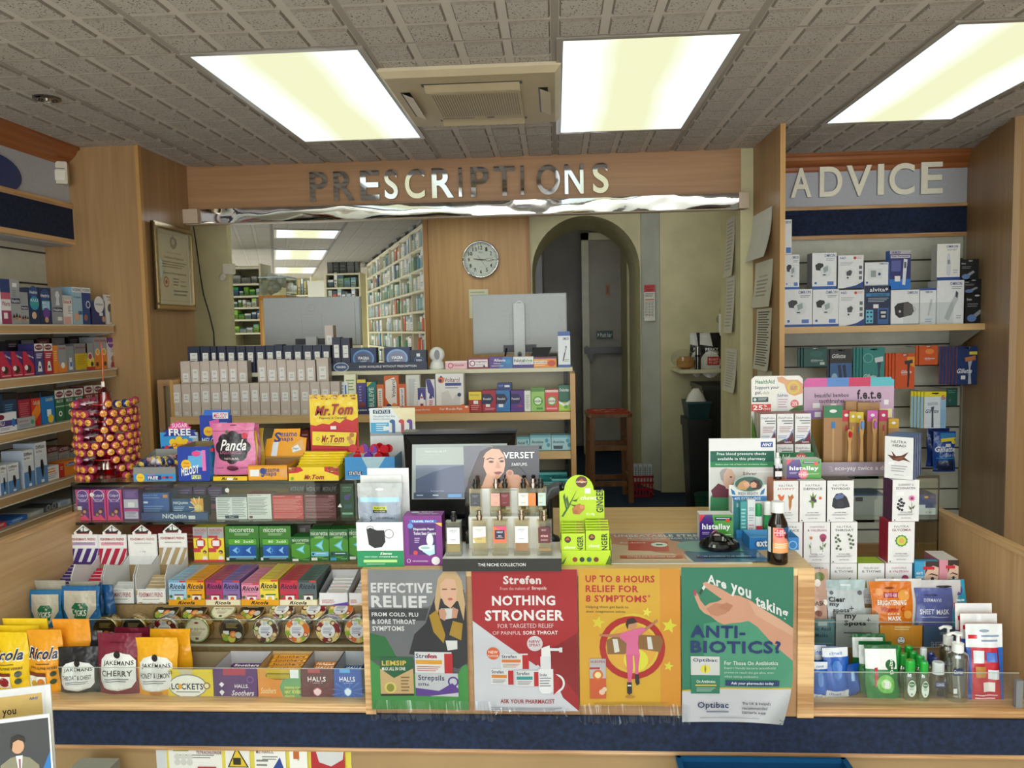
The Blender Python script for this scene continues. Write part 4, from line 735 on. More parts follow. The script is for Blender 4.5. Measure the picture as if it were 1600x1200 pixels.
for k in range(7): cartonX('medicine_box','dark backed box %s from the left in the rear row, second left wall shelf'%nth(k),(10+24*k,30+24*k,533-k*1.6),SH[1],['2c2438','8a8c92','7c3a48','9a9ca2'][k%4],'1e1a26',None,[('l',20,8,80,20,2,'b8b0b8')],'rear row, second left wall shelf',X=XF-.12)
L3=[(4,27,614,'1d3a58','16283c','141416',[('r',0,0,100,18,'141416'),('l',14,30,70,60,5,'5a8ab0')],'dark navy cold remedy box'),(28,48,615,'a02438','6c1626','141416',[('r',0,0,100,17,'141416'),('l',12,28,86,70,7,'c86a78')],'dark red cold remedy box'),(48.5,63,614,'cc3328','8c1e1a','141416',[('r',0,0,100,16,'141416'),('p',[(0,60),(100,20),(100,60),(0,100)],'ee8a30'),tx(20,24,90,36,'Cold & Flu','f8e8d0')],'red and orange cold remedy box'),
(64,85,612,'1f7ac4','1560a0','141416',[('r',0,0,100,15,'141416'),tx(35,20,88,30,'Cold & Flu','f4e8a0'),('r',40,56,72,78,'eef2f4'),('e',66,86,22,0,'f0c83a')],'blue cold remedy box with black top')]
for k in range(3): L3.append((86+15*k,100.5+15*k,610-k*1.5,'2f6b48','1e4a30','e8e8e4',[('r',0,0,100,26,'eceae6'),('e',50,13,40,10,'7a2034'),tx(20,9,80,17,'Benylin','f4f4f4'),tx(16,30,84,40,'MUCUS','f0f4f0'),('r',0,50,100,54,'9ac0a8'),('e',50,76,20,0,'e8f0ec'),('e',50,76,10,0,'1f3a2c')],'green cough syrup box, %s from the left'%nth(k)))
for k in range(2): L3.append((132+14.5*k,146+14.5*k,603-k,'8c2a34','641c24','e8e8e4',[('r',0,0,100,26,'eceae6'),('e',50,13,40,10,'7a2034'),tx(20,9,80,17,'Benylin','f4f4f4'),tx(16,32,84,44,'TICKLY','f0d8d8'),('l',20,50,80,70,3,'e8b8b8')],'maroon cough syrup box, %s from the left'%nth(k)))
for i,(a,c,yt,col,sd,tp,A,lb) in enumerate(L3): cartonX('medicine_box',lb+' on the third left wall shelf',(a,c,yt),SH[2],col,sd,tp,A,'boxes on the third left wall shelf')
cartonX('medicine_box','low white and purple flu tablet box on the third left wall shelf',(-2,27,645),SH[2],'e8e4ec','cfcad4',None,[('e',14,20,18,14,'7a2034'),('r',0,40,100,70,'4a3a7c'),tx(4,44,30,64,'FLU','f4f4f4'),('e',80,56,10,22,'2f7ac0'),('l',6,78,60,92,2,'8a84a0')],None,.05,X=XF-.005)
cartonX('medicine_box','low grey capsule box beside the flu tablets on the third left wall shelf',(28,56,652),SH[2],'a8acb0','8c9094',None,[tx(6,20,60,42,'Lemsip','c04048'),('e',84,50,10,22,'4a9a5a'),('l',8,60,70,88,2,'80848a')],None,.05,X=XF-.005)
db=[('r',0,0,100,30,'eaeaec'),('m','card'),('r',0,58,100,100,'5f8cc0'),tx(10,6,84,15,'Difflam','3a3c44'),tx(10,18,60,24,'Sore Throat','5a5c64'),('p',[(44,42),(62,42),(70,58),(60,84),(50,84),(40,58)],'2a2628'),('r',40,90,66,97,'f0f0f0')]
for k,(a,c,yt) in enumerate(((0,11,727),(12,30,724),(36,53,703),(54,73,691))): cartonX('medicine_box','white and blue throat rinse box, %s from the left, fourth left shelf'%nth(k),(a,c,yt),SH[3],'dfe2e8','aeb8c8','eceef0',db,'throat rinse boxes',.09)
for k in range(4): cartonX('medicine_box','silver box with maroon band behind, %s from the left, fourth left shelf'%nth(k),(74+18*k,91+18*k,697),SH[3],'a4a4a6','84848a','6a2430',[('r',0,0,100,22,'7a2834'),tx(8,5,92,17,'ACTIFED','e8dce0'),('l',14,36,86,60,3,'8a8a8e')],'rear row on the fourth left wall shelf',X=XF-.1)
for k,(a,c,yt,col,sd,A,lb) in enumerate([(73,93,728,'f0ece6','d0ccc6',[tx(8,10,70,26,'Strefen','c03030'),('r',0,34,70,44,'ee8a30'),('l',10,52,80,90,3,'a8a4a0')],'white and orange lozenge box'),(93,101,725,'c82c28','9a1f1c',[('l',20,20,80,50,2,'f0c8c0')],'narrow red box'),(101,122,719,'ee8a2c','c87020',[('e',48,26,36,12,'2f62a8'),tx(20,18,76,34,'Durex','f4f4f4')],'orange box with blue oval'),(122,131,716,'ecd03a','c8ae2a',[('l',20,50,80,90,3,'f4f0d0')],'yellow box')]): cartonX('medicine_box',lb+' on the fourth left wall shelf',(a,c,yt),SH[3],col,sd,None,A)
for k,(a,c,yt,col,A) in enumerate([(-4,12,818,'d04048',[('l',10,20,80,60,3,'f0f0f0')]),(12,44,812,'2f62b0',[('e',50,40,32,30,'5f94d4'),tx(28,28,72,52,'Corsodyl','f4f4f4'),('l',10,75,70,95,2,'c8d8f0')]),(46,70,806,'a8a8a4',[('l',10,20,80,80,4,'e0e0dc')]),(70,92,790,'55585c',[('o',30,30,14,.2,'d8dadc'),('o',70,30,14,.2,'d8dadc'),('l',10,60,90,90,3,'9a9ca0')]),(92,112,788,'c8d4e4',[('l',20,10,80,90,7,'5f84b0')])]): cartonX('medicine_box','%s packet %s from the left on the lowest visible left wall shelf'%(['red','blue','grey','dark grey','pale blue'][k],nth(k)),(a,c,yt),SH[4],col,None,None,A,'packets on the lowest left wall shelf',.12)
# ================================================================ PRODUCT SHELVES IN FRONT OF THE HATCH
YH=3.35; YS=3.485; ZA=atY(600,579,YS).z; ZB=atY(600,648,YH).z; ZC=atY(850,706,YH).z; ZE=atY(850,761,YH).z
xr=atY(893,650,YH).x; xl=atY(266,650,YH).x
e=empty('product_shelving','cream and beech shelving unit below the hatch holding fragrance boxes and medicines','shelving',((xl+xr)/2,3.4,0))
for z,y in ((ZA,YS),(ZB,YH),(ZC,YH),(ZE,YH),(ZE-.25,YH)):
 b=MB(); x_=xr-.005
 if y>YH: b.box(xl,xr+.01,y,3.60,z-.018,z,'d8d2b4')
 else: b.box(xl,x_,y+.014,3.60,z-.02,z,'c8bc9c'); b.box(xl,x_,y,y+.014,z-.032,z+.002,mat='top_h')
 kid(b,'shelf',e)
b=MB(); b.box(xl,xr,3.60,3.612,.3,ZA,'a39c84'); kid(b,'back_panel',e)
b=MB(); b.box(xr-.004,xr+.018,3.34,3.61,.27,ZA-.019,mat='clock_v'); kid(b,'end_post',e)
b=MB(); b.box(xr-.03,xr-.012,3.585,3.598,.4,ZA-.02,'5a5a58')
for k in range(18): b.box(xr-.024,xr-.018,3.583,3.585,.5+k*.045,.52+k*.045,'141414')
kid(b,'slotted_upright',e)
b=MB(); b.box(xl,xl+.015,3.36,3.6,.27,ZA-.02,mat='clock_v'); kid(b,'end_panel',e)
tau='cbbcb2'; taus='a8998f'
def scent(q,Y,label,navy=0,base=None,yl=.26,st=1,group=None):
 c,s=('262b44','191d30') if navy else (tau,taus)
 A=[('r',20,22+yl*10,80,56 if not navy else 60,'e8e6e2'),('l',34,28+yl*10,66,34+yl*10,2,'a0a0a2'),('l',30,46,70,52,1,'a8a8aa')]
 if st: A.append(('r',26,84,66,94,'d8d4ce'))
 return carton('fragrance_box',label,'fragrance box',q,Y,.05,c,s,c,A,base,group)
b=MB('card'); b.box(xl+.02,atY(531,600,3.44).x,3.405,3.41,ZB+.0005,ZB+.075,'8f857c'); b.box(xl+.02,atY(531,600,3.44).x,3.405,3.5,ZB+.0745,ZB+.08,'8f857c'); kid(b,'display_riser',e)
E1=[267.8,283.7,298.6,313.5,329.4,345.4,359.2,375,391,405.9,421.9,437.8,453.8,468.6,484.6,500.5,516.4,531.3]
rn=random.Random(9)
for i in range(17): scent((E1[i]+.6,601-i*.27+rn.uniform(-.5,.5),E1[i+1]-.3,647),YH+.012,'taupe fragrance box, %s from the left in the front row'%nth(i),0,ZB+.0025,rn.uniform(-.2,1),group='front row of taupe fragrance boxes')
E2=[282,297.6,312.4,328,342.2,356.5,371.3,386.8]; E2b=[402.3,416.6,433.1,447.4,463.3,477.1,493.1]
for i in range(7): scent((E2[i]+.5,565-i*.2+rn.uniform(-.6,.6),E2[i+1]-.3,600),3.425,'taupe fragrance box, %s from the left in the second row'%nth(i),0,ZB+.0805,rn.uniform(-.2,1.2),0,'second row of taupe fragrance boxes')
for i in range(6): scent((E2b[i]+.5,562.5+rn.uniform(-.6,.6),E2b[i+1]-.3,600),3.425,'taupe fragrance box, %s right of the gap in the second row'%nth(i),0,ZB+.0805,rn.uniform(-.2,1.2),0,'second row of taupe fragrance boxes')
scent((495,559.5,513,600),3.425,'taller taupe fragrance box at the right end of the second row',0,ZB+.0805,0,0)
N=[(293.3,312.5),(313.5,328.8),(329.4,339),(340,353.5),(354.3,368.7),(369.4,383.6),(384.7,398.5),(399.5,414.4),(415,429.3),(429.4,442),(442.7,458),(458.5,472.8),(473.5,488.8),(489,502.6),(503,516.6)]
for i,(a,c) in enumerate(N): scent((a+.3,541.5-i*.15-(2 if i==9 else 0),c-.2,579),3.492,'navy fragrance box, %s from the left in the back row'%nth(i),1,ZA+.0005,.2,0,'back row of navy fragrance boxes')
scent((519.5,527,532.2,578),3.5,'tall navy fragrance box left of the blue tablet display, left one',1,ZA+.0005,0); scent((533.3,528,546.8,578),3.5,'tall navy fragrance box left of the blue tablet display, right one',1,ZA+.0005,0)
scent((508,508.5,521,560),3.548,'single taupe fragrance box standing up behind the tall navy ones',0,ZA+.0005,0,0)
def hc(label,q,A,col,side,Y=3.44,base=None,d=.05,cat='medicine box',grp=None,name='medicine_box',top=None,rz=0): return carton(name,label,cat,q,Y,d,col,side,top,A,base,grp,rz)
# blue display
vA=[('m','gloss'),('e',50,50,42,42,'3f86c4'),('e',50,50,36,34,'1c3f78'),('e',50,52,30,24,'16305c'),tx(28,40,72,54,'VIAGRA','f0f4f8'),tx(38,58,62,64,'CONNECT','c8d8e8'),('l',60,86,92,92,1,'9ab4d0')]
e=empty('tablet_display_stand','navy display strip reading now available without prescription, with oval badge','display stand',(0,0,0))
a=atY(516,568,3.49); c=atY(667.5,580,3.49); b=MB(); b.box(a.x,c.x,3.49,3.598,ZA+.0005,ZA+.004,'1a2238'); b.box(a.x,c.x,3.489,3.493,ZA+.0005,a.z+.001,'1f2844'); b.face((a.x,3.489,a.z),(1,0,0),(0,0,-1),c.x-a.x,a.z-ZA).art([tx(30,34,89,62,'NOW AVAILABLE WITHOUT PRESCRIPTION','e8eaf0')]); b.build('display_tray',e)
a=atY(521,568,3.486); c=atY(545,581,3.486); b=MB('gloss'); b.face((a.x,3.486,a.z+.004),(1,0,0),(0,0,-1),c.x-a.x,a.z-c.z+.004).art([('e',50,50,50,50,'c8d8e8'),('e',50,50,46,44,'1c3f78'),tx(18,36,82,60,'VIAGRA','f0f4f8')]); b.build('oval_badge',e)
hc('large blue tablet box, left one on the navy display strip',(548,543.5,588,577),vA,'16305c','101c38',3.505,ZA+.0045,cat='tablet box'); hc('large blue tablet box, right one on the navy display strip',(600.5,542.5,640.5,577),vA,'16305c','101c38',3.505,ZA+.0045,cat='tablet box')
hc('small dark tablet box with white sticker at the right end of the strip',(641,547,666,577),[('r',40,18,62,34,'e8e8ec'),('e',55,55,32,20,'2f6aa8'),('e',55,55,28,16,'162848'),tx(36,49,74,60,'VIAGRA','e8eef4'),('l',10,80,90,90,1,'8aa0c0')],'182238','101828',3.505,ZA+.0045,cat='tablet box')
# security camera
p=atY(683,577,3.53); e=empty('security_camera','small white security camera with black lens on the cream shelf','camera',(p.x,3.535,ZA+.0005),.15)
b=MB('plastic'); b.lathe([(.034,0),(.036,.01),(.03,.03),(.022,.04)],20,'e8e8e4'); b.build('camera_base',e)
b=MB('plastic'); b.ball((0,0,.066),.036,'f0f0ec',n=20,m=12); ch_=b.build('camera_head',e)
b=MB('gloss'); b.face((-.013,-.0365,.09),(1,0,0),(0,0,-1),.026,.05).art([('e',50,46,50,46,'111114'),('o',50,36,26,.2,'3a3a40')]); b.build('lens',ch_)
T=[('low pale pink box',(695.8,564.5,730,577.5),'e8b8c0','c898a0',[('r',0,0,100,14,'f4e4e8'),('o',24,55,12,.3,'c04868'),tx(36,34,86,62,'Canesten','8a3a58')]),
('white box with wine red frame',(731,559.5,763.5,576.5),'8a2448','6a1a36',[('r',5,14,95,84,'ece4e8'),('o',22,50,14,.3,'a02850'),tx(36,26,90,46,'vagisan','6a2040'),('l',38,56,84,72,2,'b08898'),('e',78,78,5,0,'2a2a30')]),
('purple and blue hayfever box',(764.3,557.5,801,576),'5a3f8c','40306a',[('p',[(60,0),(100,0),(100,100),(40,100)],'3f74b4'),tx(20,18,70,42,'Allevia','f4f4f8'),tx(20,52,48,64,'Hives','e0d8f0'),('l',10,76,60,90,1,'c8c0e0'),('e',80,44,12,20,'2f94c4')]),
('white box with green and black lettering',(802,557.5,833.5,575.5),'e8e8ea','c4c4ca',[('r',0,70,100,100,'4a3a88'),tx(5,18,54,46,'hista','1c1c24'),tx(54,18,94,46,'hive','3a9a3c'),('r',30,52,90,60,'c8c0e0')]),
('orange painkiller box with a muscle figure',(834,558,869.5,575),'e8963a','b87024',[('r',0,0,100,14,'5a2c70'),('r',2,34,58,62,'f4ecd8'),tx(4,40,56,56,'NAPROXEN','5a2c70'),('e',78,60,18,30,'c84a30'),('l',6,74,50,90,1,'f4dcb0')])]
for lb,q,c,s,A in T: hc(lb+' on the cream top shelf under the silver monitor',q,A,c,s,3.5,ZA+.0005)
hc('tall white box with pen picture at the right end of the top shelf',(872,518,891,573),[('r',0,0,100,12,'3f62a8'),tx(40,16,88,24,'OMRON','3a4a70'),('r',0,93,100,100,'3f62a8'),('p',[(62,40),(72,42),(44,84),(36,82)],'4a4c54'),('p',[(60,44),(66,45),(56,60),(51,59)],'c8ccd4'),('l',50,78,88,86,2,'9ac08a')],'e4e8ee','b8c4d4',3.5,ZA+.0005,cat='box',name='thermometer_box')
b=MB('plastic'); p=atY(845,548,3.55); b.add([(-.05,0,0),(.03,0,0),(.07,.03,.09),(-.01,.03,.09),(-.05,.012,0),(.03,.012,0),(.07,.042,.09),(-.01,.042,.09)],[(0,1,2,3),(7,6,5,4),(0,3,7,4),(1,5,6,2),(3,2,6,7),(0,4,5,1)],'26282c'); tag(b.build('card_terminal',None,(p.x-.02,3.552,ZA+.0005)),'black card terminal leaning behind the low boxes on the top shelf','card terminal')
# muscle gel strip + boxes
e=empty('gel_display_strip','orange and navy display strip for pain gels on the lower hatch shelf','display strip',(0,0,0))
a=atY(516,632,YH+.005); c=atY(733.5,643,YH+.005); b=MB(); zt=ZB+.036; b.box(a.x,c.x,YH+.003,YH+.007,ZB+.0025,zt,'e2733a'); b.box(a.x,c.x,YH+.007,YH+.1,ZB+.0025,ZB+.005,'c8622c')
b.face((a.x,YH+.003,zt),(1,0,0),(0,0,-1),c.x-a.x,zt-ZB-.003).art([('r',0,0,34,100,'2b2f5c'),tx(20,30,33,60,'Joint Pain','f0f0f4'),('p',[(38,0),(50,0),(52,70),(36,70)],'f2efe8'),tx(38.5,12,49,50,'Voltarol','3a4068','bi'),tx(54,34,72,62,'For Osteoarthritis','f4dcd0'),tx(79,28,95,60,'For Muscle Pain','f8f4f0','b'),('e',98,20,1.2,12,'f4f4f4')]); b.build('printed_strip',e)
G=[(532,544,597,'eceef0',[('r',60,10,80,90,'2f74b4'),('l',10,10,45,90,8,'9ab4c8')],'white box with blue stripe'),(538.5,556.6,585,'f0eed0',[('r',0,55,100,100,'f0dc3c'),('l',14,14,86,46,4,'8ab07a'),('r',20,60,60,74,'5a6a74')],'tall white and yellow box'),(558,572,593,'4a3f8c',[('r',0,0,100,10,'ecd83c'),('e',50,78,34,0,'8a3420'),('l',25,20,50,70,6,'b0a8e0')],'purple and yellow box'),
(573.6,588,597,'1f8484',[('p',[(0,0),(60,0),(0,16)],'ecd83c'),tx(22,18,74,88,'IBULEVE','d8e8d8','b',90)],'teal gel box'),(589,600,601,'e2733a',[('r',14,14,78,90,'f0ece6'),('l',30,24,60,80,8,'a07860')],'small orange and white gel box'),(600.4,623.5,587,'d86a30',[('p',[(10,14),(70,4),(84,20),(84,100),(40,84),(8,60)],'f2ece4'),tx(50,10,76,60,'Voltarol','3a3f6a','b',90),('e',30,86,20,0,'2a3468'),('e',66,84,20,0,'e8963a')],'tall orange and white gel box'),
(623,634,600,'d8642c',[('r',14,14,80,92,'eceef0'),tx(30,20,62,84,'Voltarol','3a3f6a','b',90)],'small orange gel box second'),(634.5,656,586,'dcdcd6',[('p',[(20,10),(70,10),(50,90),(20,90)],'c4c8c8'),('l',60,20,90,90,10,'e8e8e4')],'tall pale grey box'),(653,665,606,'e8e4ec',[('r',0,0,100,50,'45408c'),('p',[(50,20),(85,60),(15,60)],'f0eef4'),('e',50,40,14,0,'c84050'),('r',30,66,70,100,'a03048')],'short violet and white box'),
(666,679.7,593,'ece8f0',[('p',[(0,0),(50,0),(90,30),(90,60),(20,40)],'4a4590'),('p',[(50,38),(70,60),(30,60)],'3a3580'),('l',30,66,74,96,5,'c04858')],'tall violet and white box'),
(681,724.5,584,'eae8e6',[('e',20,16,12,0,'e2733a'),('e',17,18,6,0,'2a3468'),('e',20,8,3.5,0,'2a3468'),tx(32,10,86,22,'Voltarol','8a3c30','b'),('r',34,24,92,32,'3a4a94'),('l',34,36,80,42,1,'9aa0b8'),('p',[(20,50),(45,44),(60,70),(70,56),(88,60),(84,88),(60,92),(20,88)],'d4d2d0'),('e',84,56,7,0,'2a3468'),('p',[(0,94),(60,92),(100,80),(100,100),(0,100)],'e2733a')],'big white gel box with orange foot')]
for i,(a,c,yt,col,A,lb) in enumerate(G): hc(lb+' behind the orange display strip',(a,yt,c,640),A,col,None,3.40+.012*(i%2),ZB+.0055,.035 if i<10 else .06,grp=None)
R_=[(732.8,752.6,612,'a82a2c',[('r',0,0,100,40,'ecd23c'),tx(14,12,80,22,'Buscopan','4a8a3a'),('r',36,44,72,60,'ece8e8'),('l',16,66,80,94,3,'d89090')],'red and yellow'),(753.3,775,610,'a8203a',[('p',[(0,16),(60,16),(84,40),(60,64),(0,64)],'20244a'),tx(8,34,64,44,'Panadol','e8e8f0'),('r',26,64,56,76,'ece8e8'),('l',20,82,90,94,2,'e0a0b0')],'crimson'),(775.5,797,610,'2f74b4',[('p',[(0,16),(60,16),(84,40),(60,64),(0,64)],'20244a'),tx(8,34,64,44,'Panadol','e8e8f0'),('r',16,64,50,78,'ece8e8')],'blue'),(798,819,610,'5a2f88',[('p',[(0,16),(60,16),(84,40),(60,64),(0,64)],'2a1c58'),tx(8,34,64,44,'Panadol','e8e8f0'),('r',54,70,84,76,'c83a3a')],'purple'),(819.5,829.3,611,'e4e8e0',[('l',20,20,80,90,8,'a8a0a0')],'narrow white'),
(830,851,606,'9cc86a',[('r',0,0,100,16,'5a8a4a'),('e',50,56,34,0,'e8f4e0'),('o',50,56,36,.25,'5aa83c'),tx(16,50,86,62,'Senokot','2f6a2c'),('r',40,84,86,92,'4a9a3a')],'light green'),(852,872.5,609,'d84a4a',[('r',0,0,100,12,'e8c8c0'),('e',50,52,34,0,'f0f0e8'),('o',50,52,36,.25,'5aa83c'),tx(16,46,86,58,'Senokot','8a2c2c'),('r',10,84,90,92,'f0a0a0')],'pink and red'),(873,891.5,602,'2f6a54',[('r',0,66,100,100,'b4d44a'),('p',[(0,60),(50,74),(100,56),(100,72),(50,84),(0,70)],'eef4ee'),tx(8,12,90,24,'Dulcolax','f0f0f0'),('e',60,84,16,0,'6aa83c')],'dark and lime green')]
for a,c,yt,col,A,lb in R_: hc(lb+' tablet box at the right of the lower hatch shelf',(a,yt,c,646),A,col,None,3.38,ZB+.0025,.05)
z=atY(788,610,3.385).z; hc('small navy box lying on top of the crimson and blue tablet boxes',(777,598.5,799.5,609.5),[('r',50,30,86,58,'e8e8ec'),('l',10,30,40,60,2,'8a9ac8')],'26387c','1a2858',3.385,z+.0008,.04)
for i,(a,c) in enumerate(((808,827.5),(828.3,860.8),(861.6,893))): hc('pale blue travel sickness box, %s from the left on the shelf above the ginger sweets'%nth(i),(a,680 if i else 683,c,705),[('r',0,0,100,16,'7ac0d4'),tx(8,34,64,54,'Avomine' if i else 'Relief','2a3a4a'),('l',8,66,60,84,2,'6a8a9a'),('e',80,36,8,14,'5fa8c8'),('e',88,66,8,14,'5fa8c8'),('r',10,72,56,92,'4a5a64')],'b4dce8','8ab8c8',3.38,ZC+.0025,.06,grp='travel sickness boxes')
for i,(a,c,yt) in enumerate(((838,862,749),(862,888,744),(842,886,738))): hc('teal tablet box, %s from the left on the lowest hatch shelf'%nth(i),(a,yt+(4 if i<2 else 0),c,762),[('r',0,0,100,30,'7fd0d0'),tx(20,36,80,58,'Imodium','2a2f5c'),('r',40,70,90,86,'f0f0f0')],'1f9aa0','14686c',3.39 if i<2 else 3.5,ZE+.0025,.05,grp='teal tablet boxes')
for i in range(9):
 a=428+i*14
 if 480<a<556: continue
 hc('red backed box, %s in the shadowed row below the fragrance boxes'%nth(i),(a,672+(i%3)*3,a+13,707),[('l',14,20,86,70,3,'c8a0a0')],['8a2428','a83030','5a1c20'][i%3],'3a1416',3.45,ZC+.0025,.08,grp='red boxes under the fragrance boxes')
# ================================================================ LEFT DISPLAY BAY
def logo_t(b,*A): pass
YG=2.66; ZG1=1.02; ZG0=.87
ZG1=atY(340,752,YG).z; ZG0=atY(340,815,YG).z
def glassbox(label,xa,xb,y0,y1,z0,z1,mid,name='glass_cabinet'):
 e=empty(name,label,'glass display',((xa+xb)/2,y0,z0))
 def k(b,n): kid(b,n,e)
 for z,n in ((z1,'top_shelf'),(mid,'middle_shelf')):
  b=MB(); b.box(xa,xb,y0,y1,z-.0075,z,mat='glass'); b.box(xa,xb,y0-.0012,y0,z-.009,z,mat='edge'); k(b,n)
 b=MB(); b.box(xa,xb,y0-.001,y0+.003,mid+.001,z1-.01,mat='glass'); k(b,'front_pane')
 for x in (xa,xb-.004):
  b=MB(); b.box(x,x+.004,y0,y1,z0,z1-.008,mat='glass'); b.box(x-.0004,x+.0044,y0-.0012,y0-.0002,z0,z1-.008,mat='edge'); k(b,'side_pane')
 return e
xa=atY(113,790,YG).x; xb=atY(558,790,YG).x
glassbox('two tier glass cabinet on the left bay holding infant and nicotine medicines',xa,xb,YG,2.94,ZN,ZG1,ZG0)
for i,(px,py) in enumerate(((143.5,773),(355,766),(531,790))):
 p=atY(px,py,YG-.004); b=MB('plastic'); b.face((p.x-.008,p.y,p.z+.008),(1,0,0),(0,0,-1),.016,.016).art([('e',50,50,50,50,'d8dcd4')] if i<2 else [('p',[(0,80),(60,0),(100,90)],'dfe4e0')]); tag(b.build('pane_sticker'),'small white sticker on the cabinet glass, %s from the left'%nth(i),'sticker')
def lc(label,q,A,col,side=None,Y=2.69,base=None,d=.05,cat='medicine box',grp=None,name='medicine_box',top=None,rz=0,lean=0,mat='card'): return carton(name,label,cat,q,Y,d,col,side,top,A,base,grp,rz,mat,lean)
zc=ZG0+.0006
for i,(a,c) in enumerate(((119,141),(143,166),(167,191))): lc('pink and purple infant medicine box, %s from the left in the glass cabinet'%nth(i),(a,765,c,817),[('r',0,0,100,8,'e84a98'),('p',[(0,8),(14,8),(10,100),(0,100)],'e23a88'),('p',[(100,8),(86,8),(90,100),(100,100)],'e23a88'),('e',50,20,40,0,'f0e4f4'),('e',50,20,36,0,'6a3f9c'),tx(20,15,80,25,'Calpol','f4f4f8','b'),tx(30,30,70,34,'Infant','e8d8f0'),('l',18,38,84,44,1,'a888c8'),('e',64,68,15,0,'4a2c22'),('e',60,72,11,0,'d89a78'),('e',36,78,13,0,'6a4030'),('e',38,82,9,0,'c88868'),('p',[(6,100),(10,84),(40,90),(60,80),(94,100)],'f0487c')]+([('r',12,54,42,66,'f0f0f2')] if i==0 else []),'55308a','b02878',zc and 2.69,zc,.05,grp='infant medicine boxes in the glass cabinet')
lc('purple infant medicine box turned to its side panel in the glass cabinet',(193,765,217,817),[('l',12,6,88,28,6,'a080c0'),('r',4,32,96,60,'cfc8dc'),('r',30,42,72,58,'f0f0f4'),('r',0,64,100,70,'d84890'),('r',6,72,94,96,'cfc8dc'),('l',14,74,84,92,4,'8a7ca0')],'6a4a94','4a2c70',base=zc)
lc('blue nicotine lozenge carton with orange tab in the glass cabinet',(221,770,264,805),[tx(8,6,60,14,'Reduced To Quit','9ab8e0'),('r',80,8,96,20,'ee9a3a'),('l',8,18,66,26,1,'8aa8d8'),('r',8,34,24,42,'d8e4f4'),('l',8,52,80,80,3,'7a9ccc')],'2f5fae','264c8c',2.72,zc,.07)
lc('black, gold and blue nicotine patch carton with starburst in the glass cabinet',(269,779,318,805),[('r',0,0,100,100,'1a5a9c'),('r',0,0,60,12,'164a84'),('p',[(60,0),(100,0),(100,100),(64,100),(72,50)],'f4a83a'),('e',84,50,12,0,'f8d878')]+[('p',[(84,50),(84+30*math.cos(t),50+60*math.sin(t)),(84+30*math.cos(t+.12),50+60*math.sin(t+.12))],'fae8b8') for t in (2.2,2.7,3.2,3.7,4.2,4.8,1.6)]+[tx(6,14,52,30,'NiQuitin','f4f4f4'),('l',6,40,40,66,3,'b8d0e8')],'1a5a9c','18181c',2.71,zc,.06,top='222226')
e_=lc('long blue tray with orange and white lettering in the glass cabinet',(221,801,325,818),[tx(32,16,68,86,'NiQuitin','f0f2f6'),('r',71,40,81,86,'e8e8ec')],'234a86','1a3868',2.68,zc,.008,cat='display tray',name='display_tray')
for i,(a,c,yt) in enumerate(((222,262,759),(302,322,762),(325,347,762),(270,300,762))): lc('purple carton, %s in the rear row of the glass cabinet'%nth(i),(a,yt,c,790),[('l',10,10,90,60,5,'a890c0'),('r',0,70,100,90,'d87098')],'6a4288','4a2c66',2.82,zc,.05,grp='purple cartons at the back of the cabinet')
lines=[('l',4,6,46,92,11,'9a9ca4'),('l',52,6,96,92,11,'9a9ca4')]
lc('white leaflet style medicine carton with navy tab in the glass cabinet',(338,777,386,816),lines+[('r',28,82,72,96,'1f3052'),tx(42,86,58,92,'Pfizer','e8e8f0')],'e8eaec','bcc0c4',base=zc,top='9aa4b4')
lc('white carton with red top and barcode in the glass cabinet',(387,772,424,815),[tx(4,3,60,9,'Nurofen Joint & Back','8a2c34'),('l',4,14,84,84,12,'8a8a92'),('r',6,86,20,96,'8a4048')],'eceaea','c0bcbc',base=zc,top='b83040')
lc('scarlet medicine carton with fine print in the glass cabinet',(426,774,474,815),[('l',4,3,40,8,1,'f4c8c8'),('r',76,3,94,11,'e07878'),('l',4,16,96,72,9,'e89090'),('r',4,77,96,78,'f0b0b0'),('l',4,82,96,98,3,'e89090')],'cc2430','8e1a22',base=zc,top='a82030')
lc('maroon medicine carton with fine print in the glass cabinet',(476,773,525,815),[('l',4,3,40,8,1,'d8a8b0'),('r',78,3,94,11,'b07080'),('l',4,16,96,72,9,'b07884'),('r',4,77,96,78,'c098a0'),('l',4,82,96,98,3,'b07884')],'6c2230','4c1822',base=zc,top='5a1c28')
for i,(a,c) in enumerate(((452,477),(478,502),(503,527))): lc('grey migraine tablet carton, %s from the left behind the red cartons'%nth(i),(a,757,c,790),[('r',0,0,100,30,'2e2c30'),tx(6,8,94,26,'MIGRALEVE','d8d4d8','bi'),('r',60,40,90,60,'e8e8e8')],'5a5458','3a363a',2.80,zc,.05,grp='migraine cartons')
lc('dark green sleep aid carton at the right end of the glass cabinet',(532,756,553,814),[tx(16,8,84,13,'CALMING','9ac0a0'),('l',16,16,84,24,2,'6a9a78'),('p',[(30,34),(84,28),(60,48),(30,46)],'5a4a98'),('r',24,60,84,72,'2f5f6a'),('r',10,84,90,90,'9acab0')],'1f4c34','163826',2.70,zc,.05)
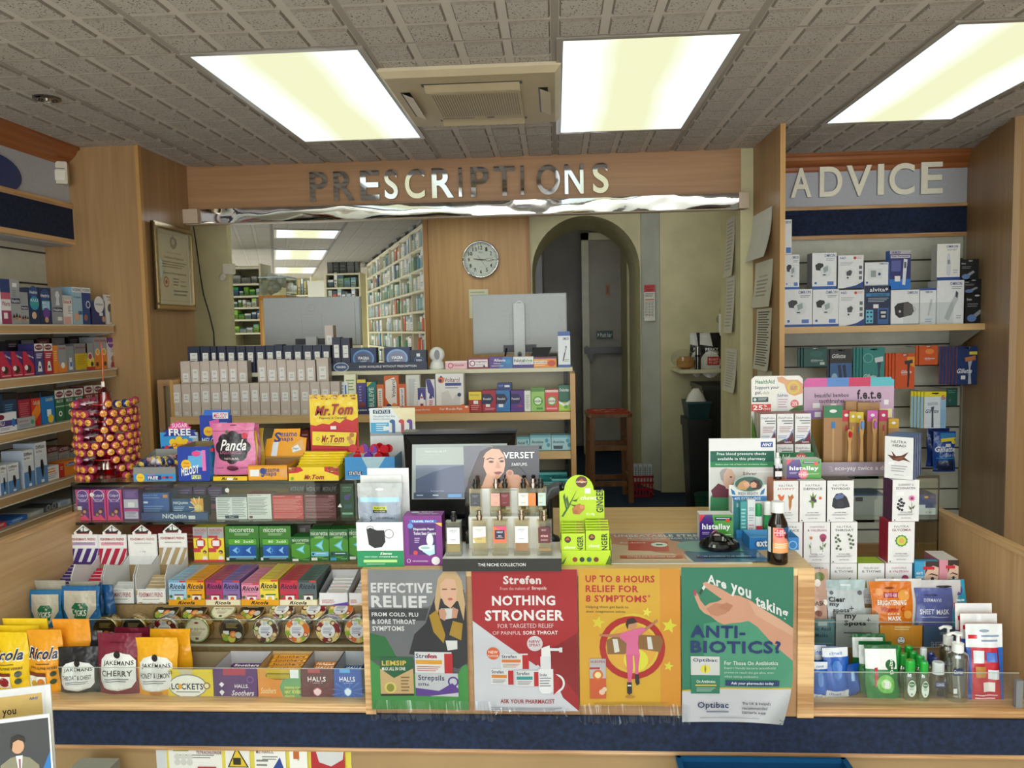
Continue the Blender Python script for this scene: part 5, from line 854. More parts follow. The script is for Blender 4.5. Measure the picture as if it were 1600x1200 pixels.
# lower floor: ibuprofen for children, nicotine gum
zn=ZN+.0006
nuro=[('r',0,0,100,32,'a9aab0'),('r',2,24,62,31,'c83a40'),tx(12,4,90,13,'NUROFEN','b83040'),('l',10,15,80,22,2,'77777e'),('p',[(20,38),(50,30),(84,38),(84,52),(60,64),(40,64),(20,52)],'c8303a'),('r',28,38,72,54,'f0f0f2'),('r',0,60,50,72,'d04048'),('e',78,72,13,0,'2a1c18'),('e',76,74,9,0,'d8a080'),('p',[(60,94),(66,84),(90,84),(98,94)],'f4f0f0'),('r',0,94,100,100,'e04848')]
for i,(a,c) in enumerate(((302.5,324.5),(325.5,350))): lc('yellow and grey child ibuprofen box beside the green nicotine boxes, %s one'%['left','right'][i],(a,824,c,880),nuro,'f0dc3c','b8a05a',2.665,zn,.05)
def nico(big):
 A=[('p',[(0,0),(100,0),(100,55),(60,40),(0,50)],'3f7f2f'),('p',[(0,60),(50,50),(100,62),(100,100),(0,100)],'1c4a28')]
 if big: A+=[tx(14,4,86,17,'nicorette','e8f0e8',''),('l',28,20,74,28,2,'a8c8a0'),('r',10,34,94,94,'1f6a34'),('r',10,36,92,52,'5aaa32'),tx(28,40,84,47,'80  3x60','e8f4e0'),('r',11,54,50,84,'1f5fb8'),('r',51,54,90,84,'1a55a8'),('o',36,68,6,.3,'6ab4e8'),('p',[(20,68),(36,58),(32,68),(36,78)],'8ac8f0'),('p',[(60,68),(76,58),(72,68),(76,78)],'8ac8f0'),('r',10,84,90,89,'7ac0ec'),('r',10,89,90,95,'2a3c48'),('r',2,88,10,96,'e8ecec'),('l',30,91,84,94,1,'c8d4d8')]
 return A
for i,(a,c) in enumerate(((352.5,405),(406,455))): lc('large green nicotine gum box, %s one under the glass cabinet'%['left','right'][i],(a,822,c,880),nico(1),'2c6a34','1a4424',2.665,zn,.07,top='2a5a34')
def nic2(lab,q,band,tag_,Y=2.665):
 lc(lab,q,[('p',[(0,30),(50,20),(100,34),(100,80),(50,92),(0,78)],'4f9a2f'),tx(5,6,95,19,'nicorette','eef4ea',''),('l',24,23,76,30,2,'b8d8a8'),('p',[(24,50),(72,32),(64,50),(72,68)],'5fc4dc'),('p',[(34,50),(66,38),(60,50),(66,62)],'9ae0ec')]+([('r',4,70,96,84,band),('e',14,77,6,0,'14303c'),('l',30,74,84,80,1,'d8ecf0')] if band else [])+[('r',4,88,36,97,tag_),('l',60,91,92,95,1,'a8c8a0')],'2c6e34','1e4c26',Y,zn,.06,top='2f7a3a')
nic2('short green nicotine gum box right of the large pair',(455.5,839,484.5,880),None,'ece8e4',2.66); nic2('green nicotine gum box with pale blue band',(485,827,514,880),'7ac4e8','ece8e4'); nic2('green nicotine gum box with dark band and blue tag',(514.7,827,544,880),'2a5a4a','3fa0d0'); nic2('green nicotine gum box at the right end beside the mask display',(544.8,826,575,880),None,'ece8e4',2.675)
for i in range(4): lc('faded red box, %s from the left at the back under the cabinet'%nth(i),(205+26*i,824,229+26*i,850),[('l',10,30,90,80,3,'e0a090')],'b84a44','7a302c',2.83,zn,.05,grp='faded red boxes under the cabinet')
for i in range(2): lc('pale carton, %s behind the short green nicotine box'%['left','right'][i],(457+32*i,821,486+32*i,850),[('r',40,10,70,26,'e8e4e4'),('r',0,60,100,72,'c05048')],'a89c9c','7c7474',2.80,zn,.05)
# Fisherman displays
def ff(i,x0,x1,yt,fx0,fx1,fyt,stripe,lab,full):
 YB_,YF_=2.635,2.47
 a=atY(x0,(yt+890)/2,YB_).x; c=atY(x1,(yt+890)/2,YB_).x; fa=atY(fx0,930,YF_).x; fc=atY(fx1,930,YF_).x
 xa=(a+fa)/2-0.0; wd=((c-a)+(fc-fa))/2*.97; xa=fa
 z0=ZR+.0006; ft=atY((fx0+fx1)/2,fyt,YF_).z-z0; ht=atY((x0+x1)/2,yt+12,YB_).z-z0
 e=empty('lozenge_display','%s lozenge sachet display tray with ship topped card, %s of four from the left'%(lab,nth(i)),'display tray',(xa+wd/2,YF_,z0)); D=YB_-YF_
 b=MB(); w2=wd/2
 b.box(-w2,w2,0,D,0,.002,'e4e4e6'); fl=ft*.5; b.box(-w2,w2,0,.0015,0,fl,'e9e9ec')
 n=10
 for s in (-1,1):
  P=[(0,0),(D,0),(D,ht*.62),(D*.7,ht*.5),(D*.15,ft*1.25),(0,ft*.9)]
  x=s*w2
  b.add([(x,p,q) for p,q in P]+[(x-s*.0015,p,q) for p,q in P],[tuple(range(6)),tuple(range(6,12))[::-1]]+[(k,(k+1)%6,(k+1)%6+6,k+6) for k in range(6)],'dcdcdf')
 b.face((-w2,0,fl),(1,0,0),(0,0,-1),wd,fl)
 A=[('r',6,6,94,86,'f4f2ee'),('r',7,8,93,11,'b8a8b0'),tx(10,20,90,52,"FISHERMAN'S FRIEND",'a02838'),('l',22,64,78,74,1,'9a9a9e')]
 if stripe: A=[('p',[(0,100),(12,84),(24,84),(14,100)],stripe),('p',[(34,100),(44,92),(56,92),(50,100)],stripe),('p',[(66,100),(78,88),(90,88),(84,100)],stripe),('p',[(0,10),(10,0),(10,30),(0,44)],stripe)]+A
 b.art(A); b.build('tray',e)
 b=MB(); b.box(-w2,w2,D-.0015,D,.0021,ht,'e9e9ec')
 b.face((-w2,D-.0015,ht),(1,0,0),(0,0,-1),wd,ht)
 A=[('r',5,4,95,40 if not stripe else 24,'f6f4f2')]
 if stripe:
  for k in range(-1,4):
   t0,t1=26,62; A.append(('p',[(max(0,min(100,5+30*k+24)),t0),(min(100,max(0,5+30*k+42)),t0),(min(100,max(0,5+30*k+12)),t1),(max(0,min(100,5+30*k-6)),t1)],stripe))
  A.append(('r',0,62,100,66,'eeeeee'))
 A+=[tx(8,6,92,11,"FISHERMAN'S FRIEND",'a02838'),('r',10,14,90,20,'b8a0c8' if stripe=='4a2f7c' else 'eaa0b4' if stripe=='b82444' else 'f2f0ec'),('l',22,15.5,80,18,1,'8a8088')]
 if not stripe: A+=[tx(40,30,60,34,'1 10p','a8a8b0')]
 b.art(A)
 # ship topper
 zz=ht; P=[(-w2*.62,zz-.002),(-w2*.66,zz+.008),(-w2*.4,zz+.02),(-w2*.2,zz+.028),(0,zz+.036),(w2*.2,zz+.028),(w2*.45,zz+.018),(w2*.66,zz+.008),(w2*.62,zz-.002)]
 b.prism(P,D-.0035,D-.0018,'f4f2f0')
 b.face((-w2,D-.0036,ht+.036),(1,0,0),(0,0,-1),wd,.036).art([('p',[(24,70),(30,60),(42,66),(60,66),(76,52),(70,84),(30,84)],'2a2628'),('p',[(30,62),(34,48),(42,48),(44,64)],'3a3638'),('p',[(51,10),(53,10),(54,66),(50,66)],'2a2628'),('p',[(53,16),(72,54),(71,56),(53,22)],'3a3638'),('p',[(51,16),(34,50),(35,52),(51,24)],'4a4648'),('p',[(26,84),(74,84),(70,92),(30,92)],'a83038')])
 b.build('backing_card',e)
 rn=random.Random(i+3)
 for k in range(full):   # sachets lying in the tray
  b=MB('film'); wl=wd*.42; b.box(-wl,wl,-.003,.05,0,.005,'efecec'); b.face((-wl,-.003+0,.0056),(1,0,0),(0,-1,0),wl*2,.05)
  b.face((-wl,.05,.0052),(1,0,0),(0,-1,0),2*wl,.053).art([('r',0,0,100,22,stripe or 'd8d8da'),('e',50,44,24,16,'5a5658'),tx(10,64,90,84,"FISHERMAN'S FRIEND",'b02838')],'film')
  yy=.03+k*.0155; o=b.build('lozenge_sachet',None,(xa+wd/2+rn.uniform(-.003,.003),YF_+yy-.01,z0+.012+k*.007),0,math.radians(38)); tag(o,'lozenge sachet, %s from the front in the %s ship topped tray'%(nth(k),lab),'sachet','sachets in the ship topped trays')
 return e
ff(0,112.5,160,823,66,112,897,'4a2f7c','purple striped',8); ff(1,161,207,823,113,161,897,'b82444','crimson striped',6); ff(2,207,254,823,162,211,897,None,'plain white',2); ff(3,256,301,821,212.5,262,897,'b39a72','beige striped',4)
# Ricola trays
RC=[('a8cfe8','8ab4d4','7aa8cc'),('f0ac20','d8921a','d88a14'),('b23a70','94305e','8a2c58'),('8d6fb0','7a5c9c','6a4c8c'),('e894b0','d07a98','d0708c'),('f0d84a','d8be34','d8b424'),('cc2f4c','ae2640','a82038'),('5c6a6c','4c585a','444e50')]
trx=[(263.5,320.5),(321.5,376),(377,436),(437,496)]
cnames=['sky blue','amber','magenta','lilac','rose pink','lemon yellow','scarlet','grey green']
zr=ZR+.0006
for t,(tx0,tx1) in enumerate(trx):
 a=atY(tx0,941,YR).x; c=atY(tx1,941,YR).x; D=.175
 col='f0a81c' if t%2==0 else 'ead9ac'
 e=empty('lozenge_tray','%s tray of herb lozenge boxes, %s from the left'%(['amber','cream','amber','cream'][t],nth(t)),'display tray',((a+c)/2,YR,zr)); wd=c-a; ft=atY(300,937,YR).z-zr
 b=MB(); b.box(-wd/2,wd/2,0,D,0,.0015,col); b.box(-wd/2,wd/2,-.001,.0,0,ft,col);
 for s in (-1,1): b.add([(s*wd/2,0,0),(s*wd/2,D,0),(s*wd/2,D,ft*1.2),(s*wd/2,.03,ft*1.2),(s*wd/2,0,ft)],[(0,1,2,3,4)],col)
 b.face((-wd/2,-.001,ft),(1,0,0),(0,0,-1),wd,ft).art(([('r',2,10,98,90,'efe4c4')] if t%2 else [])+[tx(26,22,72,84,'Ricola','1c1a18','bbi')]); b.build('tray',e)
 bw=wd/2-.0015; cc=[('l' ,)]
 for k in range(2):
  ci=2*t+k; c1,c2,c3=RC[ci]
  bh=(atY(tx0+14,905.5,YR+.002).z-zr-.002) if not (t==2 and k==0) else (atY(tx0+14,911,YR+.002).z-zr-.002)
  if t in(0,1,3) : bh*=.97
  A=[('r',0,0,100,9,c3),('r',62,1,98,8,'d03a3a'),tx(4,14,94,36,'Ricola','1c2440','bbi'),('l',14,40,86,46,1,'5a5a70'),('r',30,58,86,63,'7a2a34' if ci!=5 else '3a7a3a'),('r',30,63,78,96,'f0ece8'),('e',54,76,12,0,['8aa02a','7a3420','c02030','e06a3a','c03048','f0c030','c02030','2a2426'][ci]),('e',12,66,9,0,'4a6a3a'),('e',90,80,8,0,'6a8a3a'),('e',14,86,10,0,'5a6a2a')]
  tA=[('r',20,20,90,60,c2),('l',30,30,80,55,1,'e8e4e8')]
  dd=.0155; b=cbuild(bw-.001,bh,dd,c1,c2,c1,A); b.face((-bw/2,dd,bh),(1,0,0),(0,-1,0),bw,dd).art([('r',12,24,88,76,c3),('r',64,10,98,34,'e06a6a' if ci!=7 else '8a9494')])
  o0=None
  for j in range(11):
   loc=((a+c)/2+(-.5+k)*bw+(0),YR+.002+j*(dd+.0003),zr+.002); lb='%s herb lozenge box, %s from the front'%(cnames[ci],nth(j))
   if j==0: o0=b.build('lozenge_box',None,loc); tag(o0,lb,'lozenge box',cnames[ci]+' lozenge boxes in their tray')
   else: dup(o0,loc,label=lb)
# energy tablet trays
def opentray(name,label,q,Y,D,col,A,inner='c8c8c8',lip=None,base=0,sidec=None,fh=None,cat='display tray',sart=()):
 x0,y0,x1,y1=q; a=atY(x0,(y0+y1)/2,Y).x; c=atY(x1,(y0+y1)/2,Y).x; h=atY((x0+x1)/2,y0,Y).z-base; wd=c-a; lip=lip or h
 b=MB(); b.box(-wd/2,wd/2,0,D,0,.0015,inner); sc=sidec or col
 b.box(-wd/2,wd/2,0,.0012,.0016,lip,col,cols=dict(b=inner)); b.box(-wd/2,wd/2,D-.0012,D,.0016,h,inner)
 for s in (-1,1):
  P=[(0,0),(D,0),(D,h),(0,lip)]; x=s*wd/2; b.add([(x,p,z) for p,z in P],[(0,1,2,3)],sc); b.add([(x-s*.0012,p,z) for p,z in P],[(0,1,2,3)],inner)
 b.face((-wd/2,0,lip),(1,0,0),(0,0,-1),wd,lip).art(A)
 o=b.build(name,None,((a+c)/2,Y,base)); tag(o,label,cat); return o,(a+c)/2,wd,h
for t,(q,c2,nm,sc,cn) in enumerate([((499,912,543,946),'6a44b0','purple','8a5fd0','white'),((545.5,912,568,946),'e88a2a','orange','f0a850','white and orange')]):
 o,cx,wd,h=opentray('energy_tablet_tray','white tray of %s energy tablet packs at the right of the lozenge trays'%nm,q,YR,.15,'ecebee',[('r',0,0,18,60,'ecebee'),tx(8,52,50,66,'DEXTRO','c84a3a','bi'),tx(8,68,56,82,'ENERGY','c84a3a','bi'),('p',[(30,100),(100,72),(100,100)],c2 if t==0 else 'f0d0b0')],'c4c2c6',.042,zr);
 for j in range(6):
  b=cbuild(wd*.78,.012,.03,'ecebee',c2,'ecebee',[('r',0,40,100,100,c2),('l',10,8,80,34,1,'d06a50')]); o=b.build('energy_tablet_pack',None,(cx+.004,YR+.012+j*.022,zr+.0018+.02+j*.0105*.0)); o.location.z=zr+.0018
  b2=None; o.scale=(1,1,2.4+j*.35); tag(o,'%s energy tablet pack, %s from the front in its white tray'%(nm,nth(j)),'tablet pack',nm+' energy tablet packs')
# tins
def tinmesh(kind,gold):
 R=.0435; D=.032; b=MB('metal'); n=36
 rim='c9b27a' if gold else 'c8cace'
 prof=[(R*.93,-.0),(R,-.002),(R,-.009),(R*.985,-.010),(R*.985,-D+.006),(R,-D+.004),(R,-D)]
 # axis along y: front at y=0
 vs=[(r*math.cos(2*math.pi*k/n),-y,r*math.sin(2*math.pi*k/n)+R) for r,y in prof for k in range(n)]
 b.add(vs,[(i*n+k,i*n+(k+1)%n,(i+1)*n+(k+1)%n,(i+1)*n+k) for i in range(len(prof)-1) for k in range(n)],rim,'metal',True)
 b.add([(R*math.cos(2*math.pi*k/n),D,R*math.sin(2*math.pi*k/n)+R) for k in range(n)],[tuple(range(n))],rim,'metal')
 b.face((-R,0,2*R),(1,0,0),(0,0,-1),2*R,2*R)
 rn=random.Random(kind*7+1)
 if kind==0: A=[('e',50,50,46.5,0,'3a3420'),('p',[(12,24),(56,8),(92,40),(80,76),(20,50)],'1c1818'),('l',30,24,74,44,4,'a89858'),('r',18,52,40,66,'e8e8ea')]+[('e',x,y,r,0,c) for x,y,r,c in ((28,78,13,'8aa83a'),(50,82,14,'c8c04a'),(56,66,14,'d8783a'),(56,66,8,'f0b070'),(76,68,12,'c8c8c0'),(20,68,8,'b8a040'))]
 elif kind==1: A=[('e',50,50,46.5,0,'7a9a5a'),('e',50,50,42,0,'ece6cc'),('o',50,50,38,.02,'b8a878'),('e',50,22,8,4,'8a3a2a'),tx(18,42,82,50,'MINT SELECTION','6a4a34'),('l',30,56,70,72,3,'a89878'),('r',44,78,56,86,'5a5248')]
 else:
  pal=[['6a1c28','a83040','c8a060','8a2838'],['e87a2a','c83040','9ab83a','f0c040'],['8a1c2c','d8a04a','e8d080','6a1c24'],['5a3428','8a5a3c','c8a878','4a8a3a']][kind-2]
  A=[('e',50,50,46.5,0,'d8ccb0')]
  for k in range(13):
   t=2*math.pi*k/13; rr_=9+rn.random()*4; cx,cy=50+35*math.cos(t),50+35*math.sin(t); c=pal[k%4]; A.append(('e',cx,cy,rr_,0,c));
   if k%2: A.append(('e',cx,cy,rr_*.6,0,'f0d8a8'))
  A+=[('e',50,50,27,0,'f0eef0'),('r',36,14,56,34,'eceef0'),('l',40,18,54,30,3,'9aa0b0'),('l',32,38,68,62,4,'7a80a0'),('e',58,64,4,0,'8a4030')]
 A=[('e',50,50,47,0,'b8b4a8')]+A; b.art(A,'card'); return b
TB=[tinmesh(k,k<2) for k in range(6)]
zt_=ZTs+.0015
seq=[(168.5,0,'gold rimmed sweet tin with black fruit lid behind the cherry bag'),(213,0,'gold rimmed sweet tin with black fruit lid, second from the left'),(262,2,'silver rimmed sweet tin of dark berries above the honey bag'),(311,1,'gold rimmed cream mint selection tin'),(365,0,'gold rimmed sweet tin with orange slice, right of the mint tin'),(418.5,5,'silver rimmed nutty brown sweet tin'),(467,3,'silver rimmed citrus sweet tin'),(515,4,'silver rimmed tin with crimson fruit'),(560,3,'silver rimmed citrus tin cut off by the counter end')]
for px,k,lb in seq:
 p=atY(px,985,2.385); o=TB[k].build('sweet_tin',None,(p.x,2.37,zt_),0); tag(o,lb,'tin','sweet tins standing in a row')
for i,px in enumerate((256,300,345,390,437,487,530)):
 k=[0,0,1,0,5,4,3][i]; p=atY(px,955,2.43); o=TB[k].build('sweet_tin',None,(p.x,2.412,zt_+.0605),0,-math.radians(62)); tag(o,'tilted sweet tin lying behind the standing row, %s from the left'%nth(i),'tin','tilted sweet tins at the back')
b=MB(); b.box(atY(230,960,2.41).x,X0-.001,2.412,2.458,zt_,zt_+.052,mat='kraftridge'); part(b,'tin_riser')
# clear guards
def guard(label,xa,xb,Y,z0,z1,endc=0):
 b=MB(); b.box(xa,xb,Y,Y+.003,z0,z1,mat='acrylic'); b.box(xa,xb,Y-.0003,Y+.0033,z1,z1+.0008,'b8c4c0','plastic'); return tag(b.build('clear_guard'),label,'guard')
xg=atY(92,1060,2.15).x
guard('clear plastic guard along the front of the left sweets bay',xg,X0-.002,2.148,ZD+.0006,atY(300,1044,2.148).z)
guard('clear plastic guard in front of the sweet tins',atY(100,990,2.352).x,X0-.002,2.352,ZD+.0006,atY(300,968.5,2.352).z)
# bags
zb=ZD+.0008
def ric(A=(),brown='7a3a24',pic='c8782a'): return [tx(4,24,92,46,'Ricola','f4f0e0','bbbbi'),tx(6,26,90,44,'Ricola','1c2a50','bbi'),('l',30,50,70,53,1,'5a4020'),tx(12,55,88,59,'SWISS ALPINE HERBS','4a3820'),('r',8,64,62,70,brown),('r',8,70,62,90,'eceae2'),('e',24,82,10,0,'c8a02a'),('e',46,80,12,0,pic),('e',80,66,7,0,'2f3a24'),('e',80,78,7,0,'3a4a2c')]
def jak(name): return [('e',50,34,8,0,'2a2224'),('p',[(14,40),(24,32),(50,27),(78,32),(90,42),(90,74),(80,84),(50,90),(20,84),(12,74)],'e9e9ea'),('e',50,32,8,0,'2a2224'),tx(20,41,86,50,'JAKEMANS','2a2424','b'),tx(16,56,84,65,name,'3a2c2c','b'),('l',24,69,76,76,2,'7a7476'),('r',40,78,62,86,'f2f2f2')]
bag('sweet_bag','yellow herb sweet bag cut by the left edge of the photo',(-24,992,39,1082),2.19,'f0c81c',ric(pic='8a2430'),.045,'sweet bag',base=zb)
bag('sweet_bag','orange and yellow herb sweet bag with honey picture in front of the bays left end',(38,988,92,1082),2.185,'eea022',ric()+[('p',[(0,60),(8,64),(8,100),(0,100)],'e8d030')],.045,'sweet bag',base=zb)
for k,(q,c,lb) in enumerate([((-20,980,60,1070),'f2cc20','yellow sweet bag, second in the left stack'),((2,969,72,1060),'f4d02a','yellow sweet bag, third in the left stack'),((60,984,112,1070),'ee9a24','orange sweet bag, second in the orange stack'),((80,970,138,1058),'ef9c28','orange sweet bag, third in the orange stack'),((94,982,128,1064),'f0a030','orange sweet bag with sun, fourth in the orange stack')]): bag('sweet_bag',lb,q,2.222+.022*(k%3),c,[tx(60,40,96,56,'cola','1c2a50','bbi')] if k>1 else [],.03,'sweet bag','stacked herb sweet bags',base=zb)
bag('sweet_bag','black throat and chest sweet bag',(87,1015,150,1083),2.18,'242226',jak('THROAT & CHEST'),.045,'sweet bag',base=zb,rz=.08)
bag('sweet_bag','black sweet bag standing behind the throat and chest bag',(115,988,150,1080),2.225,'262428',[],.035,'sweet bag',base=zb)
bag('sweet_bag','dark red cherry sweet bag in front',(146,994,216,1084),2.172,'7c1f38',jak('CHERRY')+[('l',34,12,66,16,1,'5a1428')],.05,'sweet bag',base=zb)
bag('sweet_bag','dark red sweet bag behind the cherry bag',(178,984,232,1070),2.225,'741c34',[],.035,'sweet bag',base=zb)
bag('sweet_bag','golden honey and lemon sweet bag in front',(207,1001,273,1085),2.168,'f2ae20',jak('HONEY & LEMON')+[('e',50,92,16,4,'c88a3a')],.05,'sweet bag',base=zb)
bag('sweet_bag','golden sweet bag behind the honey and lemon bag',(233,986,296,1070),2.222,'f0aa1e',[],.035,'sweet bag',base=zb)
bag('sweet_bag','golden sweet bag at the back right of the honey stack',(248,990,290,1075),2.262,'eea41c',[],.03,'sweet bag',base=zb)
vk=[('p',[(8,8),(92,8),(92,40),(70,62),(50,66),(30,62),(8,40)],'c0b8a8'),('p',[(30,36),(40,28),(66,28),(74,36),(70,56),(54,66),(38,58)],'1c6a48'),tx(34,40,70,50,'VICKS','f0f4f0','b'),tx(6,72,94,86,'VapoDrops','f0f4f8','b'),('e',60,94,18,5,'5aa04a'),('r',8,88,28,98,'b03048')]
bag('sweet_bag','silver and blue mint drop bag, left of the front pair',(41,925,92,975),2.37,'1f6a9c',vk,.04,'sweet bag',base=ZTs+.0015); bag('sweet_bag','silver and blue mint drop bag, right of the front pair with white sticker',(91,919,151,976),2.365,'1f66a0',vk+[('r',40,66,62,76,'eceef2')],.045,'sweet bag',base=ZTs+.0015)
for k,(x,y) in enumerate(((52,909),(106,911),(140,913),(158,916))): bag('sweet_bag','blue foil mint drop bag in the rear row, %s from the left'%nth(k),(x,y,x+(48 if k<2 else 17),972),2.405,'1b4f84' if k>1 else 'a8a294',[tx(20,60,80,74,'ps','e8f0f8','b')] if k>1 else [],.03,'sweet bag','mint drop bags behind the front pair',base=ZTs+.0015)
# sweet roll trays
roll_cols={}
def rolls(cx,wd,Y,z,n,c,txt,tc,lab,grp,r=.0095,rows=1,y0=.016,step=.019,lw=.8):
 b=MB('gloss'); L=wd*lw; nn=14
 prof=[(-L/2,.3),(-L/2+.006,.75),(-L/2+.008,1),(L/2-.008,1),(L/2-.006,.75),(L/2,.3)]
 vs=[(x,r*k_*math.cos(2*math.pi*k/nn),r+r*k_*math.sin(2*math.pi*k/nn)) for x,k_ in prof for k in range(nn)]
 b.add(vs,[(i*nn+k,(i+1)*nn+k,(i+1)*nn+(k+1)%nn,i*nn+(k+1)%nn) for i in range(len(prof)-1) for k in range(nn)]+[tuple(range(nn)),tuple(range(5*nn,6*nn))[::-1]],c,None,True)
 vsg,fsg=glyphs(txt,2,1)
 th0=2.35; th1=1.25
 b.add([((-.38+.76*x)*L,-(r+.0004)*-math.cos(th0-(th0-th1)*(1-y)) if False else -(r+.0004)*math.cos(.35+.75*(1-y)),r+(r+.0004)*math.sin(.35+.75*(1-y))) for x,y in vsg],fsg,tc)
 o0=None
 for j in range(n):
  loc=(cx,Y+y0+j*step,z+(j*.0035))
  lb='%s, %s from the front'%(lab,nth(j))
  if not o0: o0=b.build('sweet_roll',None,loc); tag(o0,lb,'sweet roll',grp)
  else: dup(o0,loc,label=lb)
ZL=ZD+.0006
YL=2.175
lk=[('p',[(22,0),(58,0),(50,26),(34,26)],'cfc4a4'),('e',44,58,42,42,'8a8a8a'),('e',44,58,40,38,'f4f2ea'),tx(8,48,78,70,'LOCKETS','1c2a44','bb'),('e',27,59,5,9,'e8a81c'),('l',18,76,70,84,1,'7a8090'),('r',26,82,58,98,'f2f2f2'),('e',86,56,8,12,'8a6a4a'),('e',86,56,5,8,'f0e8b0'),tx(2,4,12,14,'22','4a4a30')]
o,cx,wd,h=opentray('sweet_tray','yellow honey lozenge tray, empty behind its front cut out',(262,1046,333,1085),YL,.125,'e8cf2c',lk,'a08f74',None,ZL,'8d7c60'); rolls(cx,wd,YL,ZL+.018,2,'f0c020','LOCKETS','e8f0f0','yellow honey lozenge roll','honey lozenge rolls',y0=.014,lw=.6)
hs=[('r',22,0,74,22,'b03050'),('p',[(4,40),(24,50),(24,90),(4,96)],'4a2464'),('p',[(18,44),(24,52),(18,62),(12,52)],'f0ecf4'),('p',[(18,70),(24,78),(18,90),(12,78)],'f0ecf4'),tx(48,52,80,64,'HALLS.','f4f0f4','b'),tx(40,72,92,90,'Soothers','f4f0f4','bi'),('o',84,36,8,.25,'8a5aa0')]
o,cx,wd,h=opentray('sweet_tray','purple throat sweet tray with rolls and an arrow pattern',(334,1045,402,1084),YL,.125,'5a2a70',hs,'c8c4cc',None,ZL,'4a2260'); rolls(cx,wd,YL,ZL+.034,5,'5c2a6c','Soothers','f0ecf4','purple throat sweet roll','purple throat sweet rolls')
hy=[('p',[(0,0),(100,0),(100,30),(0,30)],'d89a3a'),('p',[(0,30),(60,30),(50,60),(60,100),(0,100)],'e0903a'),('p',[(60,30),(100,0),(100,100),(60,100),(50,60)],'6aa06a'),('e',50,22,32,14,'8a6a14'),('r',22,2,74,14,'c8b030'),('r',22,18,74,32,'b8a028'),tx(6,62,42,82,'Soothers','f4d8a8','bi'),tx(62,58,98,66,'PREPARE FOR','e8e060','b'),tx(62,70,98,82,'HAY FEVER','f0e050','b'),tx(62,86,84,94,'SEASON','e8e060','b'),('r',76,2,96,30,'e8f0f0')]
o,cx,wd,h=opentray('sweet_tray','orange and green hay fever sweet tray filled with rolls',(403,1045,470,1084),YL,.125,'d89a3a',hy,'c8a878',None,ZL,'b87a2c'); rolls(cx,wd,YL,ZL+.05,6,'e8a02a','Soothers','7a3a1c','orange throat sweet roll','orange throat sweet rolls',lw=.94)
def hl(c,c2,c3): return [tx(20,26,76,42,'HALLS','f4f4f8','b'),('l',36,46,66,49,1,'c8c0d0')]+[('p',[(50,74),(50+60*math.cos(t),74+40*math.sin(t)),(50+60*math.cos(t+.09),74+40*math.sin(t+.09))],c2) for t in [i*.52+.2 for i in range(12)]]+[('e',50,74,14,14,c3),('p',[(38,70),(50,62),(62,70),(60,80),(50,88),(40,80)],'f0d0d8' if c!='blue' else 'e0f0fc'),('r',22,0,60,12,c3)]
o,cx,wd,h=opentray('sweet_tray','maroon mint sweet tray with rolls',(471,1045,521,1084),YL,.125,'5c1524',hl('m','7c2438','b04050'),'b8b0b0',None,ZL,'44101a'); rolls(cx,wd,YL,ZL+.04,5,'d88030','HALLS','f8e8e0','orange mint sweet roll','orange mint sweet rolls')
o,cx,wd,h=opentray('sweet_tray','blue mint sweet tray at the right end of the left bay',(522,1045,565,1084),YL,.125,'1c4fa8',hl('blue','3f7ad0','5aa8e8'),'c0c4cc',None,ZL,'163c80'); rolls(cx,wd,YL,ZL+.04,4,'1c50a8','HALLS','e8f0f8','blue mint sweet roll','blue mint sweet rolls')
# ================================================================ THINGS ON TOP OF THE LEFT CABINET
zg=ZG1+.0006
# lollipop tower
cx=atY(171,740,2.80).x; cy=2.80
e=empty('lollipop_stand','red plastic lollipop tower standing on the left glass cabinet','lollipop stand',(cx,cy,zg))
pz=lambda y: atY(171,y,cy).z-zg
b=MB('gloss'); b.lathe([(.085,0),(.088,.012),(.06,.03),(.045,.07),(.03,pz(700)),(.026,pz(640)),(.024,pz(622)),(.022,pz(612)),(.006,pz(605))],20,'c4141c','redglass'); b.lathe([(.018,0),(.018,pz(615))],12,'c8161e'); b.build('core',e)
tz=[pz(y) for y in (630,644,656,668,681,692,703,715,728,741)]
for z in tz: b=MB('gloss'); b.lathe([(.024,z-.008),(.05,z-.003),(.05,z),(.024,z-.001)],20,'d01820',caps=False); b.build('tier_ring',e)
b=MB('gloss'); b.tube([(0,0,pz(606)),(.0,-.006,pz(597)),(.003,-.006,pz(560)),(0,-.004,pz(535))],.0022,6,'d85a3a'); b.build('tie',e); b=MB(); b.box(-.006,.006,-.008,-.007,pz(604),pz(596),'ece4e0'); b.build('tie_tag',e)
def lolly(c1,c2,c3):
 b=MB('gloss'); b.ball((0,0,0),.0155,c1,n=10,m=7); b.tube([(0,.008,0),(0,.06,0)],.0016,5,'f4f0f0'); b.add([(0,.012,0),(-.008,.03,.006),(.008,.03,.005),(.009,.03,-.006),(-.008,.032,-.006)],[(0,1,2),(0,2,3),(0,3,4),(0,4,1)],'d8a0b8','film')
 for k in range(7):
  t=2*math.pi*k/7; b.add([(0,-.0166,0)]+[(.012*math.cos(t+d),-.0118,.012*math.sin(t+d)) for d in (0,.75)],[(0,1,2)],c2)
 b.face((-.006,-.0172,.004),(1,0,0),(0,0,-1),.012,.008).art([tx(0,0,100,100,'Chups',c3,'bi')]); return b
LM=[lolly('b03a5c','f2b03a','c83a2a'),lolly('9a3050','f4b848','b83a2a'),lolly('2a3a7c','f4c848','c83a2a')]
rn=random.Random(12); lcount=0; L0={}
